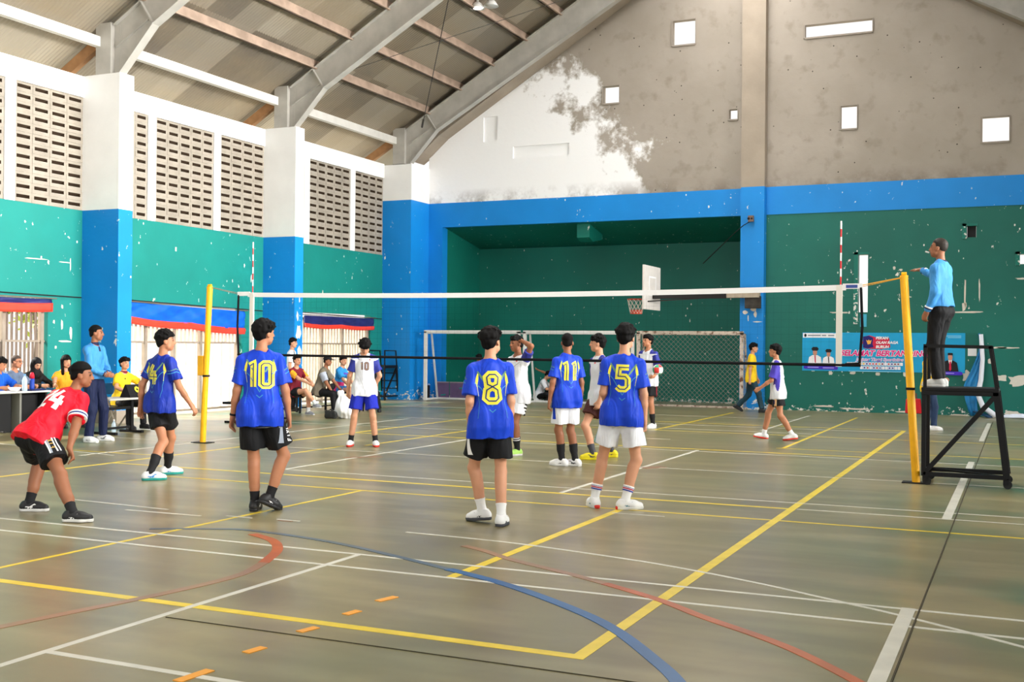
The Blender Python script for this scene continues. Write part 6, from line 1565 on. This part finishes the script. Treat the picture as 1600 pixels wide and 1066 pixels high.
BW = mat('black_white_stripe', (0.8, 0.8, 0.8), 0.8)
pos, hd = (-0.18, 9.66), 204
c = person('volleyball player in white jersey with one hand on his head', pos, hd, h=1.70, head=(8, 0, 0), hx=0.0078, noise_seed=32, skin=SKIN_D,
           feet={'L': foot(pos, hd, (-0.16, 9.62), 200), 'R': foot(pos, hd, (-0.42, 9.72), 215)}, arms={'L': dict(to=(0.02, -0.09, 1.70), pole=(.1, -1, .1)), 'R': ((.0, .15, -1), (.2, .1, -1))}, hands={'L': dict(dir=(-.1, .95, .1), palm=(0, 0, -1), thumb=(1, 0, 0), curl=.3)},
           hair=dict(style='short', vol=0.75), socks=dict(m=SKB, h=0.20, stripes=[(0.19, BW), (0.16, BW)]), shoes=dict(m=SLIME, sole=SOLW),
           top=dict(m=[JW, JWB], paint=sleeves, length=1.0, sleeve=0.66, loose=1.3), bottom=dict(m=SWHT, length=0.66, loose=1.25))
for k in range(5): garment_mark(c, 'bottom', 'left', [[(-.05 + .02 * (k % 2), 0.08 - .05 * k), (.04, .06 - .05 * k)]], 0.022, SBLK, 'shorts_pattern', 0, 0, 0.004)
garment_mark(c, 'top', 'front', [[(-.012, 0), (.012, 0)]], 0.02, REDP, 'chest_badge', 0.07, 0.11, 0.003); garment_mark(c, 'top', 'front', [[(-.13, .10), (0, .0), (.13, .10)]], 0.006, GATE_G, 'chest_line', 0, 0, 0.003)

pos, hd = (1.05, 9.80), 222
c = person('volleyball player in white jersey with yellow shoes, looking to one side', pos, hd, h=1.78, head=(28, 2, 0), hx=0.0078, noise_seed=33, skin=SKIN_F,
           feet={'R': foot(pos, hd, (1.03, 9.62), 248), 'L': foot(pos, hd, (1.14, 10.10), 246)}, arms={'L': ((.05, -.14, -1), (.3, .1, -1)), 'R': ((-.12, .22, -1), (.05, .05, -1))},
           hair=dict(style='mop', vol=0.8), socks=dict(m=SOLG, h=0.13), shoes=dict(m=SYEL, sole=SYEL, accent=SOLG), 
           top=dict(m=[JW, JWB], paint=shoulder_sleeves, length=0.85, sleeve=0.70, loose=1.2), bottom=dict(m=BRN, length=0.62, loose=1.2))
garment_mark(c, 'top', 'front', [[(-.012, 0), (.012, 0)]], 0.022, REDP, 'chest_badge', 0.05, 0.10, 0.003)

pos, hd = (-0.18, 16.05), 200
c = person('volleyball player in white jersey far behind number 5, ball on his hip', pos, hd, h=1.77, head=(14, 6, 0), hx=0.009, noise_seed=34,
           feet={'L': foot(pos, hd, (-0.06, 16.0), 195), 'R': foot(pos, hd, (-0.32, 16.1), 210)}, arms={'L': ((-.05, -.36, -1), (.75, -.10, -.55)), 'R': ((0, .2, -1), (.2, .1, -1))}, hands={'L': dict(dir=(.8, -.2, -.1), palm=(0, .6, .6), curl=.6)},
           hair=dict(style='short'), socks=dict(m=SKB, h=0.2), shoes=dict(m=SHW, sole=SOLW), top=dict(m=[JW, JWB], paint=shoulder_sleeves, length=0.9, sleeve=0.7, loose=1.2), bottom=dict(m=SBLK, length=0.7, loose=1.2))
garment_mark(c, 'bottom', 'left', [[(0, .1), (0, -.15)]], 0.05, MAROON, 'side_panel')
# the ball he holds
bl = tag(empty('volleyball', (0.075, 15.86, 1.17)), 'white green and red volleyball held by the far player', 'ball')
b = MB(); n1, n2 = 24, 14; r_ = 0.105
for i in range(n2 + 1):
    for j in range(n1): th = math.pi * i / n2; ph = 2 * math.pi * j / n1; b.v.append((r_ * math.sin(th) * math.cos(ph), r_ * math.sin(th) * math.sin(ph), r_ * math.cos(th)))
for i in range(n2):
    for j in range(n1):
        b.f.append((i * n1 + j, (i + 1) * n1 + j, (i + 1) * n1 + (j + 1) % n1, i * n1 + (j + 1) % n1)); b.mi.append(0 if (j // 4 + i // 5) % 3 == 0 else 1 if (j // 4 + i // 5) % 3 == 1 else 2)
b.build('ball_cover', [NWHITE, mat('ball_green', srgb(40, 160, 120), 0.5), mat('ball_red', srgb(210, 60, 60), 0.5)], bl, smooth=True)

pos, hd = (2.68, 14.55), 262
def violet_side(c):
    g = sleeves(c, 0.02)
    def f(V):
        mi = g(V); q = V - c['C']; h = q @ c['u']; fr = q @ c['f1']; rr = q @ c['r1']
        mi[(rr < -0.09) & (np.abs(fr + 0.01) < 0.055 * np.sqrt(np.clip(1 - ((h + 0.02) / 0.33) ** 2, 0, 1)))] = 1
        return mi
    return f
ORG = mat('orange_panel', srgb(236, 190, 140), 0.6)
c = person('volleyball player in white jersey with violet sleeves walking along the far court', pos, hd, h=1.64, lean=3, head=(0, 6, 0), hx=0.0085, noise_seed=35, skin=SKIN,
           feet={'R': foot(pos, hd, (2.42, 14.66), 262, toe=8), 'L': foot(pos, hd, (2.96, 14.46), 262, heel=0.02, toe=-8)}, arms={'L': ((.30, -.16, -1), (.85, .10, -.62)), 'R': ((-.25, .14, -1), (.1, .05, -1))},
           hair=dict(style='mop', vol=0.85), socks=dict(m=SKW, h=0.09), shoes=dict(m=SHW, sole=SOLR), top=dict(m=[JW, JPU], paint=violet_side, length=1.0, sleeve=0.86, loose=1.35), bottom=dict(m=SBLK, length=0.58, loose=1.25))
garment_mark(c, 'bottom', 'left', [[(-.05, .10), (-.05, -.14)]], 0.085, ORG, 'side_panel'); garment_mark(c, 'bottom', 'left', [[(-.05, .02), (-.05, -.05)]], 0.02, DKN, 'panel_crest', off=0.007)
garment_mark(c, 'top', 'front', [[(0, .07), (0, -.07)]], 0.03, DKN, 'number', 0.03, -0.02)

# ------------------------------------------------------------------ match officials
REFB = cloth('light_blue_official_shirt', (62, 138, 202), 0.6, 0.05); NAVT = cloth('navy_trousers', (18, 28, 62)); BLKT = cloth('black_trousers', (14, 14, 18)); NVC = mat('navy_collar', srgb(18, 28, 66), 0.7); WBELT = mat('white_belt', (0.8, 0.8, 0.8), 0.5)
pos, hd = (-7.10, 8.28), 82
c = person('match official in long sleeved blue shirt standing by the blue pilaster', pos, hd, h=1.80, head=(-24, 2, 0), hx=0.0078, noise_seed=41, skin=SKIN_D,
           feet={'R': foot(pos, hd, (-7.02, 8.10), 90), 'L': foot(pos, hd, (-7.06, 8.45), 70)}, arms={'L': dict(to=(0.26, -0.02, 1.10), pole=(-.5, -1, -.6)), 'R': dict(to=(0.25, 0.03, 1.09), pole=(-.5, 1, -.6))}, hands={'L': dict(dir=(.5, .7, -.1), palm=(-1, .3, 0), thumb=(0, 0, 1), curl=.5), 'R': dict(dir=(.6, -.6, -.1), palm=(-1, -.3, 0), thumb=(0, 0, 1), curl=.5)},
           hair=dict(style='fade'), shoes=dict(m=SHW, sole=SOLW, accent=SOLG), top=dict(m=REFB, long_sleeve=True, tucked=True, loose=1.2, collar=NVC, cuffs=[NVC]), bottom=dict(m=NAVT, kind='long', loose=1.5, belt=WBELT))
garment_mark(c, 'top', 'front', [[(0, .17), (0, .09)]], 0.035, NVC, 'collar_placket')
pos, hd = (5.70, 9.16), -72
c = person('referee in long sleeved blue shirt standing on the black stand, arm raised', pos, hd, h=1.73, z0=1.172, head=(-6, 4, 0), hx=0.0078, noise_seed=42, skin=SKIN_D,
           feet={'L': foot(pos, hd, (5.68, 9.07), -86), 'R': foot(pos, hd, (5.70, 9.28), -86)}, arms={'L': ((-.06, -.24, -1), (.42, .02, -1)), 'R': ((.55, .62, -.22), (.72, .15, .36))}, hands={'R': dict(dir=(.9, .3, .05), palm=(0, 0, -1), curl=.1), 'L': dict(curl=.4)},
           hair=dict(style='buzz', vol=1.2, m=mat('dark_brown_hair', (0.02, 0.014, 0.01), 0.6)), shoes=dict(m=mat('pale_shoe', srgb(214, 214, 210), 0.5), sole=SOLW), top=dict(m=REFB, long_sleeve=True, tucked=True, loose=1.5, collar=NVC, cuffs=[NVC, WPR]), bottom=dict(m=BLKT, kind='long', loose=1.4, belt=WBELT))
b = MB(); q = c['hpt'](0.115, -0.0, -0.058); b.tube([Vector(q), Vector(q + c['hf'] * 0.045 + c['hu'] * 0.012)], 0.010, 10); b.build('whistle', NWHITE, c['root'])

# ------------------------------------------------------------------ helpers in yellow
YT = cloth('yellow_tee', (248, 206, 36), 0.7, 0.04); JEAN = cloth('dark_teal_jeans', (34, 62, 74)); JEAN2 = cloth('blue_jeans', (36, 56, 88))
pos, hd = (0.42, 22.72), 80
c = person('person in yellow t-shirt and dark jeans walking past the blue middle pilaster', pos, hd, h=1.70, lean=2, head=(10, 0, 0), hx=0.010, noise_seed=51, skin=SKIN_F,
           feet={'R': foot(pos, hd, (0.72, 22.60), 85), 'L': foot(pos, hd, (0.06, 22.80), 78, heel=0.06, toe=-28)}, arms={'L': ((.18, -.2, -1), (.3, .0, -1)), 'R': ((-.14, .2, -1), (.0, .0, -1))},
           hair=dict(style='mop', vol=0.8), shoes=dict(m=SHB, sole=SHB), top=dict(m=YT, length=0.9, sleeve=0.7, loose=1.3), bottom=dict(m=JEAN, kind='long', loose=1.2))
pos, hd = (4.92, 18.55), 60
c = person('person in yellow t-shirt and blue jeans standing behind the referee stand', pos, hd, h=1.62, head=(-20, 0, 0), hx=0.0095, noise_seed=52, skin=SKIN_D,
           feet={'R': foot(pos, hd, (5.02, 18.42), 78), 'L': foot(pos, hd, (4.85, 18.68), 60)}, arms={'L': ((.1, -.2, -1), (.1, .0, -1)), 'R': ((.2, .2, -1), (.9, -.3, -.2))},
           hair=dict(style='mop', vol=0.9), shoes=dict(m=SHW, sole=SOLW), top=dict(m=YT, length=0.9, sleeve=0.7, loose=1.3), bottom=dict(m=JEAN2, kind='long', loose=1.3))
garment_mark(c, 'top', 'right', [[(-.06, -.05), (.0, -.07), (.06, -.06)]], 0.06, WPR, 'shirt_print', 0.0, -0.05); garment_mark(c, 'top', 'right', [[(.0, -.11), (.05, -.11)]], 0.05, REDP, 'shirt_print', 0.0, -0.05)
bgp = tag(empty('tote_bag', (4.62, 18.60, 0.32)), 'red bag held low behind the yellow net post', 'bag')
b = MB(); b.prism([(-.16, 0), (.16, 0), (.14, .30), (-.14, .30)], 1, -0.05, 0.05); b.build('bag_body', mat('red_bag_cloth', srgb(206, 30, 40), 0.7, vary=0.1), bgp, bevel=0.02)
b = MB(); b.tube([(-.06, 0, .30), (-.05, 0, .40), (.05, 0, .40), (.06, 0, .30)], 0.008, 6); b.build('handle', mat('red_strap', srgb(150, 20, 30), 0.7), bgp)

# ------------------------------------------------------------------ people seated at the tables and on the benches
OLIVE = cloth('olive_vest', (116, 108, 92)); GREYS = cloth('grey_shirt', (170, 178, 192)); ORNG = cloth('orange_tee', (246, 170, 40)); BLUT = cloth('bright_blue_tee', (24, 96, 214)); SLATE = cloth('slate_batik_shirt', (96, 112, 136), 0.7, 0.3); BLKC = cloth('black_cloth', (16, 16, 18)); LBLUE = cloth('sky_blue_tee', (50, 150, 220))
def seated(label, pos, hd, top, bottom, sh=0.45, head=(0, 0, 0), arms=None, legs=None, h=1.68, hx=0.010, hair=None, skin=SKIN, shoes=None, lean=6, seed=1, hands=None, build=1.0, socks=None):
    L = {'L': dict(thigh=(1, -.18, -.02), shin=(.05, -.02, -1)), 'R': dict(thigh=(1, .18, -.02), shin=(.05, .02, -1))}
    for q in (legs or {}): L[q].update(legs[q])
    return person(label, pos, hd, h=h, pelvis=sh + 0.085, lean=lean, head=head, arms=arms, legs=L, hx=hx, hair=hair or dict(style='short'), skin=skin, shoes=shoes or dict(m=SHB, sole=SHB), top=top, bottom=bottom, noise_seed=seed, hands=hands, build=build, socks=socks)
onT = {'L': dict(to=(0.42, -0.14, 0.80), pole=(-.3, -1, -.6)), 'R': dict(to=(0.42, 0.14, 0.80), pole=(-.3, 1, -.6))}
c = seated('scorer in yellow t-shirt sitting behind the small grey table', (-8.62, 10.50), 96, dict(m=YT, length=0.8, sleeve=0.72, loose=1.25, collar=MAROON), dict(m=BLKT, kind='long', loose=1.2), head=(4, 8, 0), skin=SKIN_F, seed=61, hx=0.0085, h=1.62,
       arms={'R': dict(to=(0.40, 0.22, 0.70), pole=(-.3, 1, -.5)), 'L': dict(to=(0.34, -0.20, 0.98), pole=(.2, -1, -.9))}, hands={'L': dict(dir=(0, .1, 1), palm=(-.3, 1, 0), thumb=(-1, 0, 0), curl=.5), 'R': dict(dir=(.8, -.4, 0), palm=(0, 0, -1), thumb=(0, -1, 0))}, hair=dict(style='mop', vol=0.7))
garment_mark(c, 'top', 'front', [[(-.01, 0), (.012, 0)]], 0.03, BLKC, 'chest_badge', -0.04, 0.08, 0.003)
seated('person in bright blue t-shirt at the near end of the officials desk', (-9.96, 8.85), 100, dict(m=BLUT, sleeve=0.8), dict(m=BLKT, kind='long'), head=(-30, -18, 0), arms=onT, seed=62, h=1.62)
c = seated('bald official with glasses in slate shirt behind the desk', (-10.18, 9.38), 82, dict(m=SLATE, sleeve=0.8, loose=1.3), dict(m=BLKT, kind='long'), head=(-12, -4, 0), arms=onT, hair=dict(style='buzz', m=mat('grey_stubble_hair', srgb(70, 58, 52), 0.7)), seed=63, build=1.1)
b = MB()
for sg in (-1, 1): b.tube([Vector(c['hpt'](0.10, sg * 0.032 + 0.022 * math.cos(a), 0.006 + 0.017 * math.sin(a))) for a in [2 * math.pi * q / 12 for q in range(13)]], 0.0025, 5, cap=False); b.tube([Vector(c['hpt'](0.10, sg * 0.052, 0.01)), Vector(c['hpt'](0.0, sg * 0.082, 0.012))], 0.0025, 5)
b.build('eyeglasses', BLACK, c['root'])
seated('official in black headscarf leaning over the desk', (-10.24, 9.90), 92, dict(m=BLKC, long_sleeve=True), dict(m=BLKT, kind='long'), head=(6, -30, 0), arms=onT, hair=dict(style='hijab', m=cloth('black_scarf', (14, 14, 17))), skin=SKIN_F, seed=64, h=1.62)
seated('official in orange t-shirt with long black hair reaching along the desk', (-9.98, 10.42), 112, dict(m=ORNG, sleeve=0.7), dict(m=BLKT, kind='long'), head=(-8, -2, 0), arms={'R': dict(to=(0.52, 0.38, 0.82), pole=(-.2, 1, -.5)), 'L': dict(to=(0.35, -0.1, 0.78), pole=(-.3, -1, -.5))}, hair=dict(style='long'), skin=SKIN_F, seed=65, h=1.66)
# bench
c = seated('substitute in maroon jersey sitting with crossed legs on the bench', (-8.62, 15.95), 102, dict(m=[MAROON, ORNG], paint=sleeves, sleeve=0.7, loose=1.2), dict(m=SBLK, length=0.55), head=(4, 4, 0), sh=0.44, skin=SKIN_F, seed=71, hx=0.009,
       legs={'R': dict(thigh=(1, -.12, .16), shin=(.62, -.22, -.75)), 'L': dict(thigh=(1, .05, -.05), shin=(.1, .12, -1))}, arms={'R': dict(to=(0.48, 0.02, 0.72), pole=(-.2, 1, -.6)), 'L': dict(to=(0.46, -0.12, 0.70), pole=(-.2, -1, -.6))}, shoes=dict(m=SGRY, sole=SOLW), socks=dict(m=SKW, h=.1))
c = seated('person in black cap and olive vest sitting on the bench', (-8.55, 16.85), 74, dict(m=[OLIVE, GREYS], paint=sleeves, sleeve=0.85, loose=1.3), dict(m=BLKT, kind='long', loose=1.3), head=(6, -4, 0), sh=0.44, lean=16, seed=72, hx=0.009, skin=SKIN_D, build=1.08,
       legs={'R': dict(thigh=(1, .25, -.1), shin=(.12, .1, -1)), 'L': dict(thigh=(1, -.05, -.2), shin=(.35, .0, -1))}, arms={'R': dict(to=(0.36, 0.16, 0.50), pole=(-.4, 1, -.2)), 'L': dict(to=(0.46, -0.12, 0.56), pole=(-.4, -1, -.2))}, shoes=dict(m=SHW, sole=SOLW), hair=dict(style='fade'))
hp_, hs_ = c['hpt'], c['hs']
add_sdf('cap', [elp(hp_(-0.006, 0, 0.046), (c['hr'], c['hf'], c['hu']), np3((0.090, 0.112, 0.092)) * hs_, 0.02), cut(hp_(0, 0, 0.040), -unit(c['hu'] + c['hf'] * -.08)), elp(hp_(0.135, 0, 0.046), (c['hr'], c['hf'], c['hu']), np3((0.066, 0.075, 0.010)) * hs_, 0.01)], BLKC, c['root'], 0.007)
b = MB(); q = c['C']; b.bar(tuple(c['sh']['R'] + c['f1'] * 0.1), tuple(c['P'] + c['f1'] * 0.24 - c['r1'] * 0.08 + c['u'] * 0.1), 0.03, 0.012); b.build('bag_strap', BLKC, c['root'])
add_sdf('waist_bag', [cap(c['P'] + c['f1'] * 0.26 - c['r1'] * 0.10 + c['u'] * 0.16, c['P'] + c['f1'] * 0.26 + c['r1'] * 0.04 + c['u'] * 0.12, 0.075, 0.075, 0.02)], BLKC, c['root'], 0.009)
def dip(c):
    def f(V):
        h = (V - c['C']) @ c['u']; return np.where(h < -0.17, 1, 0)
    return f
c = seated('substitute in sky blue shirt with pink hem sitting on the bench', (-8.88, 18.15), 84, dict(m=[LBLUE, cloth('pink_hem_cloth', (206, 50, 110))], paint=dip, sleeve=0.8, loose=1.35), dict(m=cloth('mid_blue_shorts', (60, 130, 200)), length=0.62), head=(20, 0, 0), sh=0.44, lean=12, seed=73, hx=0.009, skin=SKIN_F,
       arms={'R': dict(to=(0.40, 0.15, 0.56), pole=(-.4, 1, -.2)), 'L': dict(to=(0.48, -0.05, 0.52), pole=(-.4, -1, -.2))}, shoes=dict(m=SHB, sole=SHB), hair=dict(style='short', vol=.8), h=1.62)
garment_mark(c, 'top', 'front', [[(-.08, 0), (.08, 0)]], 0.035, mat('violet_print', srgb(110, 70, 190), 0.6), 'chest_lettering', 0, 0.05); garment_mark(c, 'top', 'front', [[(-.02, -.10), (.03, -.10)]], 0.08, ORG, 'chest_picture', 0, 0.0)
seated('person in dark clothes sitting behind the white number 10 player', (-7.70, 17.72), 150, dict(m=BLKC, sleeve=0.8), dict(m=BLKT, kind='long'), sh=0.42, seed=74, h=1.55, legs={'L': dict(thigh=(1, -.3, -.05), shin=(.1, -.15, -1)), 'R': dict(thigh=(1, .3, -.05), shin=(.1, .15, -1))})
def stool(loc, lab, h=0.42):
    t = tag(empty('stool', loc), lab, 'stool')
    b = MB(); b.lathe([(0, h), (0.15, h), (0.16, h - 0.015), (0.15, h - 0.03), (0, h - 0.03)], (0, 0, 0), 20); b.build('seat', SBLK, t)
    for k in range(4): a = math.pi / 4 + k * math.pi / 2; b = MB(); b.bar((0.10 * math.cos(a), 0.10 * math.sin(a), h - 0.02), (0.14 * math.cos(a), 0.14 * math.sin(a), 0), 0.025, 0.025); b.build('leg', SBLK, t)
stool((-7.72, 17.74, 0), 'low black stool behind the white number 10 player')
pos, hd = (-9.32, 16.82), 70
c = person('person in white shirt with black straps standing behind the bench', pos, hd, h=1.66, head=(10, 0, 0), hx=0.010, noise_seed=75, skin=SKIN_F, hair=dict(style='short', vol=.8), shoes=dict(m=SHB, sole=SHB), top=dict(m=JW, sleeve=0.75), bottom=dict(m=BLKT, kind='long'))
garment_mark(c, 'top', 'front', [[(-.09, .16), (-.08, -.1)]], 0.04, BLKC, 'strap', 0, 0, 0.005); garment_mark(c, 'top', 'front', [[(.09, .16), (.08, -.1)]], 0.04, BLKC, 'strap', 0, 0, 0.005)
# by the gable wall
c = seated('person in white shirt sitting on the floor reading a paper', (-6.30, 24.85), 84, dict(m=JW, sleeve=0.85, loose=1.3), dict(m=BLKT, kind='long'), sh=0.06, lean=22, head=(0, -35, 0), seed=81, hx=0.0105, h=1.60, skin=SKIN_F,
       legs={'L': dict(thigh=(.75, -.5, .25), shin=(-.1, .85, -.35)), 'R': dict(thigh=(.75, .5, .25), shin=(.1, -.85, -.35))}, arms={'R': dict(to=(0.46, 0.05, 0.36), pole=(-.3, 1, -.4)), 'L': dict(to=(0.46, -0.05, 0.38), pole=(-.3, -1, -.4))})
b = MB(); b.box((-0.1, -0.07, -0.004), (0.1, 0.07, 0.004)); o = b.build('note_paper', NWHITE); q = c['root'].matrix_world; a_ = R(84); f_ = 0.53; o.location = (-6.30 + math.sin(a_) * f_, 24.85 + math.cos(a_) * f_, 0.36); o.rotation_euler = (0.3, 0.2, 0.5); tag(o, 'white note paper held by the person sitting on the floor', 'paper')
TAN = cloth('khaki_jacket', (140, 126, 104))
c = seated('photographer in khaki sleeves and black vest crouching by the gable wall', (-5.62, 25.2), 174, dict(m=[BLKC, TAN], paint=sleeves, long_sleeve=True), dict(m=BLKT, kind='long'), sh=0.10, lean=14, head=(0, -4, 0), seed=82, hx=0.0105, h=1.66, skin=SKIN,
       legs={'L': dict(thigh=(.6, -.35, .75), shin=(.25, -.1, -1)), 'R': dict(thigh=(.6, .35, .75), shin=(.25, .1, -1))}, arms={'R': dict(to=(0.30, 0.08, 0.80), pole=(0, 1, -1)), 'L': dict(to=(0.30, -0.08, 0.80), pole=(0, -1, -1))})
cm = tag(empty('camera', (-5.60, 24.86, 0.87)), 'black camera held up by the crouching photographer', 'camera')
b = MB(); b.box((-0.07, -0.03, -0.045), (0.07, 0.03, 0.045)); b.box((-0.025, -0.02, 0.045), (0.025, 0.02, 0.07)); b.build('camera_body', BLACK, cm, bevel=0.006)
b = MB(); b.tube([(0, -0.03, 0), (0, -0.13, 0)], 0.036, 16); b.build('lens', BLACK, cm)
c = seated('person in maroon shirt sitting behind the photographer, arm stretched out', (-6.02, 25.75), 190, dict(m=MAROON, sleeve=0.85), dict(m=BLKT, kind='long'), sh=0.30, seed=83, hx=0.011, h=1.62, head=(10, -10, 0), arms={'R': ((.25, 1, -.1), (.2, 1, .35)), 'L': ((.3, -.2, -1), (.6, .1, -.5))})
b = MB(); b.box((-0.2, -0.2, 0), (0.2, 0.2, 0.3)); b.box((-0.21, -0.21, 0.24), (0.21, 0.21, 0.30)); o = b.build('plastic_crate', SBLK, bevel=0.01); o.location = (-6.02, 25.78, 0); tag(o, 'dark crate used as a seat behind the photographer', 'crate')
c = seated('person in dark clothes and cap sitting behind number 8 near the advert boards', (-7.52, 23.42), -40, dict(m=cloth('navy_black_top', (22, 26, 44)), sleeve=0.85), dict(m=BLKT, kind='long'), sh=0.46, seed=84, hx=0.011, h=1.66, head=(0, -20, 0), skin=SKIN_D)
stool((-7.50, 23.40, 0), 'black stool under the person in dark clothes near the advert boards', 0.46)

# ------------------------------------------------------------------ sack and bag in front of the bench
def soft(name, prims, m, loc, lab, cat, noise=None, h=0.012):
    me = sdf_mesh(name, prims, h=h, noise=noise); me.materials.append(m); o = bpy.data.objects.new(name, me); COL.objects.link(o); o.location = loc; return tag(o, lab, cat)
soft('plastic_sack', [elp((0, 0, 0.2), ((1, 0, 0), (0, 1, 0), (0, 0, 1)), (0.27, 0.25, 0.22), 0.05), elp((-0.1, 0.02, 0.30), ((1, 0, 0), (0, 1, 0), (0, 0, 1)), (0.15, 0.14, 0.20), 0.08), cap((-0.12, 0.02, 0.44), (-0.16, 0.02, 0.55), 0.04, 0.07, 0.05), cut((0, 0, 0), (0, 0, -1))], mat('white_plastic_sack', (0.9, 0.9, 0.9), 0.35, 0.4), (-6.75, 15.25, 0), 'bulging white plastic sack on the floor in front of the bench', 'sack', wnoise(2, 0.011, (24, 22, 20)))
hb = soft('shoulder_bag', [cap((-0.10, 0, 0.06), (0.09, 0, 0.06), 0.07, 0.065, 0.04, (0, 1, 0), 1.4), cap((-0.13, 0, 0.15), (0.10, 0, 0.12), 0.03, 0.04, 0.06, (0, 1, 0), 1.2), cap((-0.12, 0, 0.16), (-0.02, 0.02, 0.20), 0.012, 0.012, 0.02), cap((-0.02, 0.02, 0.20), (0.1, 0, 0.14), 0.012, 0.012, 0.02), cut((0, 0, 0), (0, 0, -1))], mat('dark_bag_cloth', srgb(44, 44, 42), 0.7, vary=0.2), (-6.98, 15.0, 0), 'small dark cloth bag on the floor beside the white sack', 'bag', wnoise(6, 0.004, (40, 40, 40)))

# ------------------------------------------------------------------ lamps hung under the roof
for (x, y, z, lit, lab) in ((-6.02, 20.0, 10.16, True, 'glowing dome lamp hung under the metal roof'), (-5.66, 20.05, 10.19, False, 'unlit dome lamp hung under the metal roof beside the lit one')):
    t = tag(empty('pendant_lamp', (x, y, z)), lab, 'lamp')
    b = MB(); b.lathe([(0.05, 0.16), (0.10, 0.13), (0.19, 0.0), (0.185, -0.005), (0.09, 0.12), (0.0, 0.14)], (0, 0, 0), 24); b.build('lamp_shade', mat('white_lamp_shade', (0.75, 0.75, 0.74), 0.3, 0.5), t, smooth=True)
    b = MB(); b.lathe([(0, -0.02), (0.10, -0.01), (0.15, 0.02), (0.12, 0.08), (0, 0.1)], (0, 0, 0), 20); b.build('bulb', mat('lit_bulb', (0.9, 0.9, 0.85), 0.4, emit=(1, 0.97, 0.9), estr=3.0) if lit else mat('dark_bulb', (0.5, 0.5, 0.48), 0.3), t, smooth=True)
    b = MB(); b.tube([(0, 0, 0.15), (0, 0, 0.36)], 0.03, 10); b.build('stem', mat('white_lamp_shade', (0.75, 0.75, 0.74)), t)
